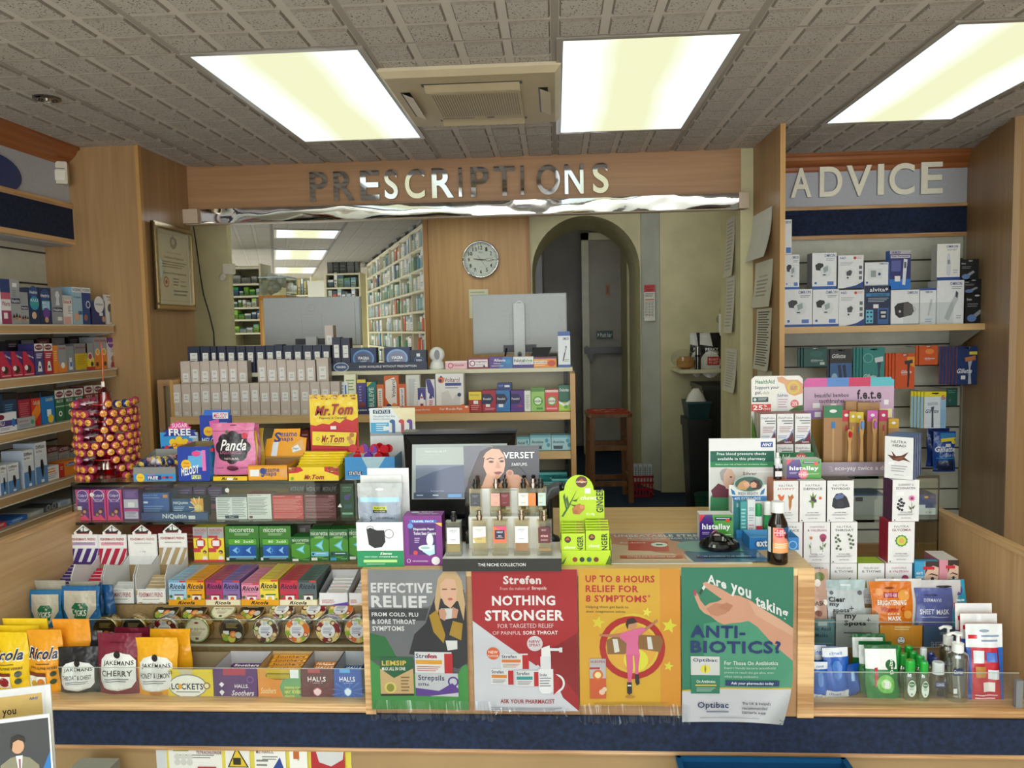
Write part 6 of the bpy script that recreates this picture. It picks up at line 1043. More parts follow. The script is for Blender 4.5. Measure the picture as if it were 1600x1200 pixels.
for ti,z in enumerate(tz):
 n=20; missing={3:(14,15),4:(14,15,),1:(15,),0:(14,15,16),2:(16,),7:(13,14,15,16),8:(16,17),9:(15,16,17)}.get(ti,())
 for k in range(n):
  if k in missing: continue
  t=2*math.pi*(k+.5*(ti%2))/n
  if math.sin(t)>.75: continue
  m=0 if rn.random()<.55 else 1
  if ti==0 and k in (11,12,19,18): m=2
  r=.100+rn.uniform(-.004,.004); x,y=cx+r*math.cos(t),cy+r*math.sin(t)
  lb='lollipop on the %s tier down the red tower, %s round from the right'%(nth(ti),nth(k))
  loc=(x,y,zg+z+.004+rn.uniform(-.002,.002)); rz=t+math.pi/2
  if m not in L0: L0[m]=LM[m].build('lollipop',None,loc,rz); tag(L0[m],lb,'lollipop','lollipops on the red tower')
  else: dup(L0[m],loc,rz,lb)
  lcount+=1
# sugar free tray
o,cx2,wd,h=opentray('lollipop_tray','grey and blue sugar free lollipop tray on the glass cabinet',(208,712,274,750),2.665,.16,'8a8a8a',[('r',0,48,100,96,'2f94d8'),('e',16,73,10,0,'f4c830'),tx(10,66,22,80,'Chupa','c83030','bi'),('r',32,60,66,88,'20307c'),tx(34,50,52,60,'SUGAR','e878b0','b'),tx(34,64,58,86,'FREE','f4f4f8','bb'),('e',72,72,5,9,'c83a4a'),('e',80,72,5,9,'2a3a6c'),('e',88,72,5,9,'c83a4a')],'9a9a98',.052,zg,'7d7d7c')
rn=random.Random(21)
pile=sorted([(cx2-wd/2+.02+rn.random()*(wd-.04),2.665+.02+rn.random()*.11,zg+.018+.022*(k//12)) for k in range(36)])
for k,loc in enumerate(pile):
 a,c_,d_=[('d8d0dc','f4d050','2a3a6c'),('2c3468','f4d050','e8e4e8'),('7a3440','f2c848','f0e8e0')][k%3]; key='p%d'%(k%3); lb='loose wrapped lollipop, %s from the left in the grey sugar free tray'%nth(k)
 if key not in L0: L0[key]=lolly(a,c_,d_).build('lollipop',None,loc,rn.uniform(-.8,.8),rn.uniform(-.9,.4)); tag(L0[key],lb,'lollipop','loose lollipops in the grey tray')
 else: dup(L0[key],loc,rn.uniform(-1,1),lb)
e=empty('lollipop_header_card','blue header card reading sugar free with a yellow flower logo behind the lollipop pile','card',(0,0,0))
a=atY(250,676,2.83); c=atY(309,676,2.83); zt=a.z; b=MB(); b.box(a.x,c.x,2.83,2.833,zg,zt,'2f94d8'); b.face((a.x,2.83,zt),(1,0,0),(0,0,-1),c.x-a.x,zt-zg)
b.art([('r',85,0,100,100,'b0b8c0'),('e',50,40,26,0,'f4c820')]+[('e',50+24*math.cos(t),40+24*math.sin(t)*(c.x-a.x)/(zt-zg),9,0,'f4c820') for t in [i*.785 for i in range(8)]]+[tx(30,26,68,38,'Chupa','c82a2a','bi'),tx(32,42,70,54,'Chups','c82a2a','bi'),('e',78,30,9,0,'d860a8'),('e',8,40,7,0,'20307c'),('e',18,38,7,0,'c82a3a'),('e',28,40,7,0,'20307c'),('r',78,4,98,14,'c8e4f4')])
pc_=b.build('printed_card',e)
a=atY(258,660,2.828); c=atY(304,681,2.828); b=MB(); w_=c.x-a.x; hh=a.z-c.z
b.prism([(a.x-.01,c.z+hh*.45),(a.x+.004,c.z+hh*.25),(a.x-.01,c.z),(c.x+.01,c.z),(c.x-.004,c.z+hh*.25),(c.x+.01,c.z+hh*.45)],2.826,2.8295,'1c2c8c')
b.prism([(a.x+w_*(.5+.42*math.cos(t)*(1 if i%2 else .8)),c.z+hh*.5+hh*.6*math.sin(t)*(1 if i%2 else .8)) for i,t in enumerate([math.pi*j/14 for j in range(15)])],2.8262,2.829,'e8489a')
b.face((a.x,2.826,a.z),(1,0,0),(0,0,-1),w_,hh).art([tx(24,8,78,38,'SUGAR','f4e4f0','b'),tx(12,46,88,96,'FREE','f8f8fa','bb')]); b.build('sugar_free_badge',pc_)
# melody pops
def lt(label,q,Y,D,col,A,**k): return opentray('lollipop_box' if 'name' not in k else k.pop('name'),label,q,Y,D,col,A,**k)
mel=[('p',[(0,0),(24,0),(34,26),(54,26),(60,2),(100,0),(100,100),(0,100)],'1c3fa8'),('p',[(34,26),(54,26),(60,10),(84,14),(80,60),(30,60)],'5fb0e8'),('e',26,52,16,0,'f4c020'),tx(18,44,36,52,'Chupa','c82a2a','bi'),tx(18,54,36,62,'Chups','c82a2a','bi'),tx(10,62,66,86,'MELODY','f0f4fa','bb',-10),('r',42,82,72,94,'e8e4a0'),tx(43,83,71,93,'POPS','2f8a5a','b'),('r',78,10,90,70,'e878c0'),('e',60,20,14,8,'e84890'),('r',78,74,92,94,'1c3fa8')]
o,cx3,wd3,h3=lt('blue and pink whistle lollipop box on the glass cabinet',(278,698,327,750),2.665,.14,'1c3fa8',mel,inner='a08a64',sidec='2f94d8',base=zg)
a=atY(311,641,2.83); c=atY(361,641,2.83); b=MB(); b.box(a.x,c.x,2.83,2.834,zg,a.z-.02,'1c3fa8'); b.prism([(a.x+.015,a.z-.02),(a.x+.02,a.z),(c.x-.002,a.z),(c.x-.008,a.z-.02)],2.83,2.834,'2f6fd0')
b.face((a.x,2.83,a.z),(1,0,0),(0,0,-1),c.x-a.x,a.z-zg).art([('r',42,4,90,14,'f0f4fa'),tx(44,5,88,13,'MELODY','e03060','bi'),('p',[(30,18),(60,14),(64,30),(34,34)],'e060b0'),('r',64,20,86,36,'c8d4f4'),('e',26,34,15,0,'f4c020'),tx(18,32,34,37,'Chups','c82a2a','bi'),('p',[(60,40),(96,34),(90,48),(60,52)],'e860b0'),tx(2,44,70,54,'MELODY','e8f0fa','bi'),('r',40,36,60,46,'8ac8f0')]); tag(b.build('lollipop_header_card'),'tall blue and pink header card rising behind the pink liquorice bag','card')
b=MB('gloss'); b.box(-.005,.005,-.004,.004,0,.03,'3a8a9a'); b.tube([(0,0,.03),(0,0,.06)],.0016,5,'f0f0f0'); b.box(-.012,.012,-.006,.006,.058,.07,'d82a3a'); b.box(-.005,.005,-.012,.012,.062,.066,'d82a3a')
o0=None
for k in range(7):
 loc=(cx3-wd3/2+.045+.011*k,2.69+.012*(k%3),zg+.045+.004*(k%2)); lb='red whistle lollipop, %s from the left in the blue box'%nth(k)
 if not o0: o0=b.build('whistle_lollipop',None,loc); tag(o0,lb,'lollipop','whistle lollipops')
 else: dup(o0,loc,label=lb)
# panda
pan=[('r',0,0,100,9,'e07aa8'),('r',0,14,100,16,'c8608e'),('e',50,4,8,1.2,'5a2a3c')]+[('e',50+26*math.cos(t),46+19*math.sin(t),15,0,'322c34') for t in [i*.785 for i in range(8)]]+[('e',50,46,28,0,'322c34'),tx(22,31,82,52,'Panda','f8f4f6','bi'),tx(22,53,70,59,'LIQUORICE','b86a8c','b'),tx(32,65,66,69,'NATURAL','e8d0dc','b'),('e',78,24,7,0,'d84a5c'),('p',[(32,18),(36,12),(42,20)],'5a7a4a'),('e',50,86,14,5,'5c2c40'),('e',46,84,8,3,'7a3c54'),('l',10,85,28,88,1,'b05a80'),('l',68,85,90,88,1,'b05a80')]
bag('liquorice_bag','pink liquorice bag with black flower shaped print, front one',(329,662,396,741),2.67,'e27fae',pan,.045,'liquorice bag',base=zg+.018)
bag('liquorice_bag','pink liquorice bag behind the front one',(345,664,404,741),2.73,'d8709e',[],.04,'liquorice bag',base=zg+.018); bag('liquorice_bag','yellow sweet bag between the pink bag and the sesame box',(350,674,401,741),2.70,'e8c83a',[],.025,'sweet bag',base=zg+.018); bag('liquorice_bag','mustard patterned sweet bag at the back beside the pink bags',(360,670,411,741),2.77,'c8a838',[('e',80,60,8,0,'7a6a24'),('e',86,40,6,0,'7a6a24')],.03,'sweet bag',base=zg+.018)
opentray('lozenge_tray','yellow herb lozenge tray carrying the pink liquorice bags',(333,739,386,751),2.663,.14,'f0c41c',[tx(24,20,72,82,'Ricola','1c1a18','bbi'),('r',40,30,58,80,'eceef0')],inner='d8a818',lip=.016,base=zg)
# sesame
se=[('r',0,4,100,8,'c88418'),('r',4,28,28,72,'eef0f2'),('r',0,92,100,94,'c88418'),('e',38,38,8,0,'2a4a9c'),tx(33,18,41,78,'S','2a3f8c','bb'),tx(43,22,80,44,'esame','2a3f8c','b'),tx(42,48,72,78,'naps','2a3f8c','b'),('p',[(82,30),(100,20),(100,80),(80,70)],'e8a868')]
o,cxs,wds,hs_=opentray('sesame_snack_tray','orange sesame snack tray on the glass cabinet',(388,727,449,751),2.665,.13,'f0a41e',se,inner='a87a4c',base=zg)
a=atY(411,668,2.80); c=atY(476,668,2.80); hh=a.z-atY(440,713,2.80).z; b=MB(); W_=c.x-a.x
b.prism([(-W_/2,0),(W_/2,0),(W_/2,hh*.66),(W_*.33,hh*.72),(W_*.33,hh),(-W_*.3,hh),(-W_*.34,hh*.68),(-W_*.46,hh*.64)],0,.003,'f0a41e',side='c8a070')
b.face((-W_/2,0,hh),(1,0,0),(0,0,-1),W_,hh).art([tx(22,12,38,48,'S','2a3f8c','bb'),tx(36,14,76,28,'esame','2a3f8c','b'),tx(36,32,68,48,'naps','2a3f8c','b'),('p',[(20,48),(34,46),(32,98),(18,98)],'e4e8f4'),('p',[(66,62),(90,34),(98,74),(72,88)],'e4b070'),('p',[(66,68),(80,56),(90,74),(70,84)],'e8ecf0'),tx(68,66,84,76,'Snaps','2a3f8c','bi'),('r',0,96,100,98,'a8741c')])
tag(b.build('sesame_header_card',None,((a.x+c.x)/2,2.79,zg+.062),0,-math.radians(22)),'orange sesame header card leaning back above its tray','card')
b=MB('film'); b.box(-.028,.028,0,.03,0,.008,'f0a01c'); b.face((-.028,.0,.0082),(1,0,0),(0,1,0),.056,.03) ; b.face((-.028,.03,.0082),(1,0,0),(0,-1,0),.056,.03).art([('r',20,20,76,80,'e8ecf4'),tx(24,28,72,72,'Snaps','2a3f8c','bi')],'card')
o0=None
for k in range(5):
 loc=(cxs-wds/2+.045+(k%2)*.055,2.672+.024*(k//2),zg+.0022+.0145*1); lb='sesame snack packet, %s in the orange tray'%nth(k)
 if not o0: o0=b.build('sesame_snack',None,loc,.1); tag(o0,lb,'snack packet','sesame snack packets')
 else: dup(o0,loc,.1*(-1)**k,lb)
# peanut bars
rn=random.Random(31)
nuts=[('e',rn.uniform(1,99),rn.uniform(0,8),2.4,1.1,rn.choice(['b06a2c','7a3c1c','d8a060','f0d0a0'])) for _ in range(52)]
a=atY(483,617,2.83); c=atY(558,617,2.83); b=MB(); b.box(a.x,c.x,2.83,2.835,zg,a.z,'f4d22c')
crk=[('p',[(x,y),(x+9,y-2),(x+12,y+4),(x+4,y+7),(x-2,y+4)],'f8e060') for x,y in [(12,14),(34,12),(58,11),(80,14),(22,28),(8,34),(46,30),(70,30),(86,24),(30,38),(14,42),(60,38)]]
b.face((a.x,2.83,a.z),(1,0,0),(0,0,-1),c.x-a.x,a.z-atY(520,706,2.83).z).art(crk+[('p',[(0,52),(12,54),(26,50),(40,52),(52,46),(62,50),(74,42),(88,46),(100,40),(100,100),(0,100)],'c81f2c')]+nuts+[tx(12,19,44,36,'Mr.','a01c2c','bbi'),tx(48,16,92,35,'Tom','a01c2c','bbi'),tx(22,38,78,42,'Peanuts in Caramel','4a2a14','b'),('r',44,54,56,60,'ecdcdc'),('p',[(6,63),(98,66),(94,90),(5,87)],'f2d83a'),('o',17,76,3.5,.25,'5a4a20'),tx(24,70,40,83,'Mr.','a01c2c','bbi'),tx(42,70,72,83,'Tom','a01c2c','bbi'),tx(26,84,62,86,'Peanuts in Caramel','4a2a14'),('e',82,76,5,4,'c88a4a'),('e',88,70,5,4,'b8743a'),('e',86,82,5,4,'d8a060')])
tag(b.build('peanut_bar_header_card'),'tall yellow and red peanut bar header card rising behind the bar tray','card')
o,cxm,wdm,hm=opentray('peanut_bar_tray','yellow and red peanut bar tray in front of its header card',(451,727,529,756),2.645,.17,'f4d22c',[('p',[(0,0),(24,0),(30,24),(18,40),(0,44)],'c81f2c'),('p',[(72,0),(100,0),(100,64),(84,44),(72,30)],'c81f2c')]+[('e',rn.uniform(0,14),rn.uniform(0,30),3,4,rn.choice(['b06a2c','7a3c1c','e0b070'])) for _ in range(16)]+[('e',rn.uniform(80,100),rn.uniform(0,34),3,4,rn.choice(['b06a2c','7a3c1c','e0b070'])) for _ in range(18)]+[tx(32,52,46,86,'Mr.','a82030','bbi'),tx(48,52,72,86,'Tom','a82030','bbi'),('e',8,78,3,0,'7ab030')],inner='a07a4c',base=zg,lip=.05)
b=MB('film'); L=wdm*.94; b.add([(x*L/2,y*.012,z*.006) for x,s in ((-1,.15),(-.9,.9),(.9,.9),(1,.15)) for y,z in ((-s,-s),(s,-s),(s,s),(-s,s))],[(i*4+k,i*4+(k+1)%4,(i+1)*4+(k+1)%4,(i+1)*4+k) for i in range(3) for k in range(4)]+[(0,1,2,3),(15,14,13,12)],'f2d42a'); o0=None
for k in range(9):
 loc=(cxm+rn.uniform(-.003,.003),2.665+.016*k,zg+.022+.0068*k); lb='yellow wrapped peanut bar, %s from the front of the tray'%nth(k)
 if not o0: o0=b.build('peanut_bar',None,loc); tag(o0,lb,'peanut bar','peanut bars in the tray')
 else: dup(o0,loc,rn.uniform(-.03,.03),lb)
# handheld fans
o,cxf,wdf,hf=opentray('fan_display_box','blue display box of handheld mini fans beside the peanut bars',(539,714,617,750),2.665,.13,'2f8cd0',[('p',[(34,0),(82,0),(66,54),(46,54)],'a8c8d8'),('r',6,62,34,82,'20406c'),tx(8,64,32,80,'STATUS','e8eef4','b')],inner='cfdce4',base=zg,sidec='2478a8')
a=atY(577,638,2.79); c=atY(648,638,2.79); zb_=atY(600,681,2.79).z; b=MB(); W_=c.x-a.x
b.box(a.x,c.x,2.79,2.794,zg,a.z,'e4e6ea'); b.face((a.x,2.79,a.z),(1,0,0),(0,0,-1),W_,a.z-zb_).art([('r',0,0,100,100,'e6ecf0'),('p',[(50,0),(100,0),(100,60),(70,50)],'ece0b8'),('r',0,86,100,100,'a0a4a8'),('r',8,6,46,20,'223a5c'),tx(11,8,43,18,'STATUS','f0f4f8','b'),tx(8,26,56,33,'Handheld Mini Fan','5a7a9a','i'),tx(8,36,46,43,'Battery Operated','5a7a9a','i'),('r',2,52,42,90,'4aa8d8'),('l',14,56,38,86,4,'d8ecf4'),('r',30,66,44,80,'eceef0')]+[z for x,cc in ((50,'2a5f9c'),(70,'c83a3a'),(88,'6a3f9c')) for z in (('e',x,48,6,7,cc),('e',x+2,52,4,5,cc),('r',x-1,50,x+6,90,cc),('r',x,60,x+3,80,'5a6070'))])
tag(b.build('fan_header_card'),'white header card with three drawn mini fans above the blue display box','card')
def fan(c,d):
 b=MB('gloss'); b.lathe([(.010,0),(.013,.01),(.012,.06),(.009,.075)],12,c,'redglass' if d else None); b.face((-.008,-.0135,.055),(1,0,0),(0,0,-1),.016,.045).art([('t',30,0,80,100,'COOL','f0f0f4','b',90)])
 b.ball((0,-.004,.085),.011,c,n=10,m=6)
 for k in range(3):
  t=2*math.pi*k/3+.4; px_,pz_=.02*math.cos(t),.085+.02*math.sin(t)
  n=12; b.add([(px_+.0155*math.cos(2*math.pi*j/n),-.016-.002*math.sin(2*math.pi*j/n),pz_+.0155*math.sin(2*math.pi*j/n)) for j in range(n)]+[(px_+.0155*math.cos(2*math.pi*j/n),-.0145-.002*math.sin(2*math.pi*j/n),pz_+.0155*math.sin(2*math.pi*j/n)) for j in range(n)],[tuple(range(n)),tuple(range(n,2*n))[::-1]]+[(j,j+n,(j+1)%n+n,(j+1)%n) for j in range(n)],c)
 return b
for k,(dx,c,cn) in enumerate(((-.045,'c8202c','red fan at the left'),(.0,'7a3fa8','purple fan in the middle'),(.032,'cc2430','red fan right of the purple one'),(.052,'b81c28','red fan at the back right'))):
 o=fan(c,0).build('mini_fan',None,(cxf+dx-.005,2.70+.02*(k==3),zg+.012),.2*(-1)**k); tag(o,'%s of the blue fan display box'%cn,'mini fan','mini fans')
# ================================================================ COUNTER TOP
zt=ZT+.0006
def cc(name,label,cat,q,Y,d,col,side=None,top=None,A=(),**k): return carton(name,label,cat,q,Y,d,col,side,top,A,k.pop('base',zt),k.pop('group',None),k.pop('rz',0),k.pop('mat','card'),k.pop('lean',0))
# mask display
q=(557.5,816,630,882); Y=2.15
o,cxk,wdk,hk=opentray('face_mask_display_box','white and green face mask display box at the left end of the counter block',q,Y,.11,'eceef0',[('r',0,64,100,100,'128a58'),('p',[(22,16),(30,12),(44,18),(60,18),(62,44),(54,56),(38,58),(26,50)],'17171a'),('o',30,16,8,.14,'2a2a2c'),('o',70,26,10,.12,'2a2a2c'),tx(50,67,76,73,'Kleenex','f0f8f4','bi'),tx(16,76,44,79,'DIRECT DESIGN','c8ecd8'),tx(48,76,88,79,'HYGIENE MASK','e8f8f0'),('r',14,84,86,90,'b8e890'),('l',20,93,60,96,1,'c0e8d0')],inner='dcdce0',base=zt,sidec='d8d8dc')
a=atY(572,733,2.25); c=atY(637,733,2.25); b=MB(); b.box(a.x,c.x,2.262,2.265,zt,a.z,'eaeaee'); b.box(a.x-.02,c.x-.02,2.256,2.259,zt,a.z-.02,'f0f0f2'); tag(b.build('mask_display_back_card'),'plain white backing cards of the face mask display','card')
bag('face_mask_pack','silver and pale blue face mask pack with yellow and black label',(558,756,628,850),2.20,'a9b0c0',[('r',0,0.0,100,19.8,'b8bcc0'),('e',50,8.6,9,1.6,'eef0f2'),('r',6,19.8,94,26.4,'a8d8f0'),('r',12,26.4,88,66.0,'9aa4b8'),('r',35,31.7,66,37.0,'c8cc3a'),('t',38,32.7,63,36.0,'NAVITA','3a3c20','b',0),('r',35,37.0,66,40.9,'23262c'),('t',38,38.0,63,39.9,'HEALTHCARE','c8cca0','b',0),('t',28,46.2,33,52.8,'5','2a2f5c','b',0),('t',42,46.9,84,49.5,'3 PLY DISPOSABLE','3a3f6a','',0)],.03,'mask pack',base=zt+.02)
bag('face_mask_pack','dark face mask pack behind the silver one',(562,775,624,850),2.23,'3a3c40',[],.02,'mask pack',base=zt+.02)
# toilet seat covers
ts=[('r',16,8,86,14,'2f74c8'),tx(22,9,80,13,'TRAVEL PACK','e8f0fa','b'),('r',13,16,84,78,'4a1c6c'),tx(26,24,80,30,'Disposable Paper','f0ecf8','b'),tx(26,32,84,38,'Toilet Seat Covers','f0ecf8','b'),('e',18,20,7,0,'5f94d8'),('p',[(82,14),(100,14),(100,22)],'f0b84a'),('l',28,44,42,56,3,'b8a0d0'),('e',68,48,9,13,'d8e8f0'),('e',68,48,7,10.5,'e8f4f8'),('p',[(38,62),(58,60),(80,58),(80,76),(66,80),(50,72)],'b8dce8'),('e',58,64,20,6,'e4f0f4'),('e',56,64,12,3,'9ac0cc'),('e',30,74,6,0,'c83a4a'),('e',82,90,11,0,'e4e0e8'),('o',12,90,5,.2,'f0ecf4'),tx(22,89,62,92,'100% BIODEGRADABLE','d8c8e4')]
o=cc('toilet_seat_cover_box','purple travel pack box of paper toilet seat covers','box',(631,806,691,880),2.16,.06,'7c2a86','5a1c66','8a3494',ts);
a=atY(632,796,2.22)
b=MB(); w_=.054; b.face((o.location.x-.052,2.222,o.location.z+(atY(660,806,2.16).z-zt)+.0007),(1,0,0),(0,-1,0),.104,.06).art([tx(40,20,74,50,'TRAVEL PACK','d8e4f8','b'),('e',24,40,12,16,'c8d8f0'),tx(34,60,90,84,'Disposable Paper','f0ecf8','b')]); tag(b.build('box_top_print',None,(0,0,0)),None); bpy.data.objects[-1] if 0 else None
tp=[x for x in bpy.data.objects if x.name.startswith('box_top_print')][0]; tp.parent=o; tp.matrix_parent_inverse=Matrix.Translation(o.location).inverted()
# perfume stand
e=empty('perfume_display_stand','black and white perfume tester stand with photo backing card','display stand',(0,0,0)); YP=2.105
a=atY(691,868,YP); c=atY(877,868,YP); zf=atY(780,887.5,YP).z; X_a,X_c=a.x,c.x; zb0=ZT+.0008; zpt=zb0+.036
b=MB('gloss'); b.box(X_a,X_c,YP,YP+.165,zb0,zpt,'0c0c0e',cols=dict(t='e9e9ec')); b.face((X_a,YP,zpt),(1,0,0),(0,0,-1),X_c-X_a,zpt-zb0).art([tx(30,36,70,60,'THE NICHE COLLECTION','eceef0','')]); b.build('base_block',e)
YC2=YP+.15
a=atY(724,697,YC2); c=atY(842,697,YC2); m=atY(842,769,YC2).z; wb=c.x-a.x
b=MB('gloss'); b.box(a.x,c.x,YC2,YC2+.006,zpt,a.z,'17151a',cols=dict(t='f0f0f0')); b.face((a.x,YC2,a.z),(1,0,0),(0,0,-1),wb,a.z-m)
port=[('r',0,0,100,100,'1a181e'),('p',[(0,0),(40,0),(30,30),(8,70),(0,100)],'60606c'),('p',[(22,12),(34,3),(48,4),(56,16),(54,40),(44,60),(30,84),(26,100),(2,100),(6,70),(14,40)],'3a2c28'),('p',[(30,14),(38,6),(48,8),(54,22),(55,40),(53,56),(46,70),(38,72),(28,62),(24,44),(25,26)],'d8a48c'),('p',[(26,58),(44,68),(44,82),(62,96),(64,100),(20,100),(22,84)],'d09a80'),('p',[(28,24),(26,44),(30,60),(24,84),(12,100),(4,100),(12,60),(20,26)],'453430'),('p',[(30,28),(35,25),(41,27),(40,28.6),(35,27.2),(31,30)],'2a1c18'),('p',[(46,27),(51,24.5),(54,27),(51,26.6),(47,29)],'2a1c18'),('e',36.5,34,3.6,2.4,'7a4a40'),('e',36.5,34,2,2,'241614'),('e',50.5,33,3.2,2.3,'7a4a40'),('e',50.5,33,1.8,2,'241614'),('p',[(44,34),(46,34),(49,46),(46,48.5),(42,47)],'c88e76'),('p',[(40,57),(44,55),(48,54.6),(51,57),(47,61),(43,61)],'8c3038'),('p',[(40,57.4),(51,57.2),(51,58),(40,58.2)],'5c1c24'),
('p',[(58,52),(66,46),(76,60),(84,74),(90,100),(56,100),(52,84)],'c08a6c'),('p',[(56,56),(60,48),(72,44),(76,50),(82,60),(80,72),(72,62),(62,60)],'1c1616'),('e',61,58,5,7,'c88e74'),('e',61,58,3,4.6,'a86e56'),('p',[(44,86),(52,72),(58,78),(56,100),(40,100)],'cc947a'),('p',[(28,96),(36,92),(42,96),(40,100),(26,100)],'0e0c10'),('p',[(84,92),(94,90),(100,96),(100,100),(80,100)],'e4e2e8'),
tx(53,13,94,27,'VERSET','f0f0f2','b'),tx(64,36,84,43,'PARFUMS','e0e0e4','')]
b.art(port); b.build('photo_card',e)
YR2=YP+.10
a=atY(731,768,YR2); c=atY(842,768,YR2); b=MB('gloss'); b.box(a.x,c.x,YR2,YR2+.045,zpt,a.z-.10*0-.0-.075,'ececf0'); b.box(a.x,c.x,YR2+.04,YR2+.044,zpt,a.z,'ececf0'); b.face((a.x,YR2+.04,a.z),(1,0,0),(0,0,-1),c.x-a.x,.05).art([('l',32,8,68,16,1,'6a6a70'),('l',40,26,60,32,1,'8a8a90')]); b.build('white_riser',e)
zris=a.z-.0745
def bottle(label,px,yb,Y,wpx,hpx,liq,lh,art_,cap,base,grp='perfume testers',d=None):
 p=atY(px,yb,Y); sc=Y/1206*1.0; wd=wpx*sc; h=hpx*sc; d=d or wd*.62
 e=empty('perfume_bottle',label,'perfume bottle',(p.x,Y,base),0,grp)
 b=MB(); t=.004
 b.box(-wd/2,wd/2,0,d,0,h,mat='perfume'); b.box(-wd/2+t,wd/2-t,t,d-t,.012,h*.97,mat='perfume'); b.box(-wd/2,wd/2,0,d,0,.0115,'dfe4e0','acrylic'); gb_=b.build('glass_body',e)
 if lh: b=MB(); b.box(-wd/2+t+.0005,wd/2-t-.0005,t+.0005,d-t-.0005,.0125,.0125+lh*h,liq,'gloss' if liq in('b8762a',) else 'gloss'); b.build('perfume',gb_)
 b=MB(); y=-.0008; b.face((-wd*.41,y,h*.84),(1,0,0),(0,0,-1),wd*.82,h*.47).art(art_); b.build('front_label',gb_)
 b=MB('metal'); ca,cb=('17171a','2a2a2e') if cap=='b' else ('b4a494','d0c0b0') if cap=='s' else ('c8b8b0','e0d4cc')
 b.lathe([(.0075,h),(.0075,h+.006),(.009,h+.006),(.009,h+.014),(.006,h+.015),(.006,h+.024),(.0055,h+.026)],14,ca,'gloss' if cap=='b' else 'metal',cy=d/2); b.build('spray_cap',e)
 return e
zP=zpt+.0006
vs_=lambda bg,c,extra=(): [('r',0,0,100,100,bg)]+list(extra)+[tx(18,14,82,26,'VERSET',c,''),('l',38,30,62,34,1,c),('l',30,74,70,80,1,c)]
bottle('perfume tester with large white label at the far left of the stand',709,863,2.125,25,56,'b8ac6a',.27,vs_('eceef2','3a3c44'),'b',zP)
bottle('clear perfume tester with gold edged white label, second from the left',749.5,860,2.13,25,57,'d8d4b8',.0,vs_('f0f0ea','6a6a60',[('p',[(0,70),(100,60),(100,100),(20,100)],'c8b070')]),'s',zP)
bottle('perfume tester with pink and navy label in the middle',781.5,860,2.13,25,57,'e8d8c8',.0,[('r',0,0,100,100,'e8704a'),('p',[(0,0),(100,0),(100,30),(60,20)],'e84a7a'),('r',12,22,88,78,'1c2244'),tx(24,30,76,40,'VERSET','e0e4f4','b'),tx(38,54,64,62,'MIRA','f0f0f8','b'),('l',24,66,76,74,1,'c8a0a0')],'s',zP)
bottle('perfume tester with white label and amber perfume',815.5,859,2.13,25,57,'b8762a',.37,vs_('eef0f2','3a3c44'),'s',zP)
bottle('perfume tester with maroon label at the right end of the stand',851,860,2.13,24,56,'c89a3a',.06,[('p',[(0,6),(80,0),(100,10),(100,100),(0,100)],'5c2028'),tx(24,16,66,26,'VERSET','d8b8b8',''),('r',16,48,84,66,'8a2a30'),tx(22,52,78,62,'INTENSE','f0dcd8','b'),('l',20,76,80,88,2,'c8a0a0')],'s',zP)
for k,(px,c1) in enumerate(((744,'4a4c54'),(776,'e8b0a0'),(790,'7a2430'),(819,'e8e6e4'),(834,'e8883a'),(846,'c8dcd4'))):
 bottle('perfume tester in the raised rear row, %s from the left'%nth(k),px,840,YR2+.004,19,44,'e8e0d0',0,vs_(c1,'9a9aa0'),'b' if k in(0,2,3,5) else 'r',zris+.0004,d=.032)
# till screen and scanner
e=empty('till_monitor','black touch screen till with grey blue lock screen behind the perfume stand','till',(0,0,0))
YT_=2.52; a=atY(629,677,YT_+.06); c=atY(806,677,YT_+.06); s0=atY(641,697,YT_); s1=atY(793,779,YT_)
b=MB('plastic'); xa_,xc_=a.x,c.x; zt1=a.z; zb1=s1.z-.02
O=[(xa_,YT_+.07,zt1),(xc_,YT_+.07,zt1),(s1.x+.01,YT_-.0,zb1-.03),(s0.x-.012,YT_-.0,zb1-.03)]
I=[(s0.x,YT_+.035,s0.z),(s1.x,YT_+.035,s0.z),(s1.x,YT_+.0,s1.z),(s0.x,YT_+.0,s1.z)]
b.add(O+I,[(0,4,5,1),(1,5,6,2),(2,6,7,3),(3,7,4,0)],'141416'); B=[(x,y+.05,z) for x,y,z in O]; b.add(O+B,[(0,1,5,4),(1,2,6,5),(2,3,7,6),(3,0,4,7),(4,5,6,7)],'101012')
b.box(xa_-.002,xc_+.002,YT_+.06,YT_+.13,zt1-.004,zt1+.004,'1a1a1c'); b.build('housing',e)
m,nt,bs=newmat('till_screen'); bs.inputs['Roughness'].default_value=.15; at=nt.nodes.new('ShaderNodeAttribute'); at.attribute_name='Col'; nt.links.new(at.outputs['Color'],bs.inputs['Base Color']); nt.links.new(at.outputs['Color'],bs.inputs['Emission Color']); bs.inputs['Emission Strength'].default_value=.35
b=MB('till_screen'); b.face((s0.x,YT_+.034,s0.z),(1,0,0),Vector((0,-.034,s1.z-s0.z)).normalized(),s1.x-s0.x,math.hypot(.034,s0.z-s1.z)).art([('r',0,0,100,100,'97a0a0'),('r',4,6,98,96,'707a8c'),('r',4,6,100,38,'a8b0ac'),('p',[(4,64),(20,52),(40,42),(60,38),(80,40),(96,46),(98,70),(98,96),(4,96)],'565f78'),tx(14,11,36,15,'Peed train ok 19','c8d0d0',''),tx(8,18,30,20.5,'Wednesday  Mar','b8c0c4',''),tx(20,84,34,87,'Employee Team','a8b4c8',''),('r',2,88,56,99,'4a5468'),('l',5,92,12,96,1,'a8b4c8'),('l',22,92,28,96,1,'c8d4e4'),('r',38,91,52,97,'5a9ad8')]); b.build('screen',e)
b=MB('plastic'); b.box(s0.x-.01,s1.x,YT_+.02,YT_+.14,zt,zb1-.03,'0f0f11'); b.build('stand',e)
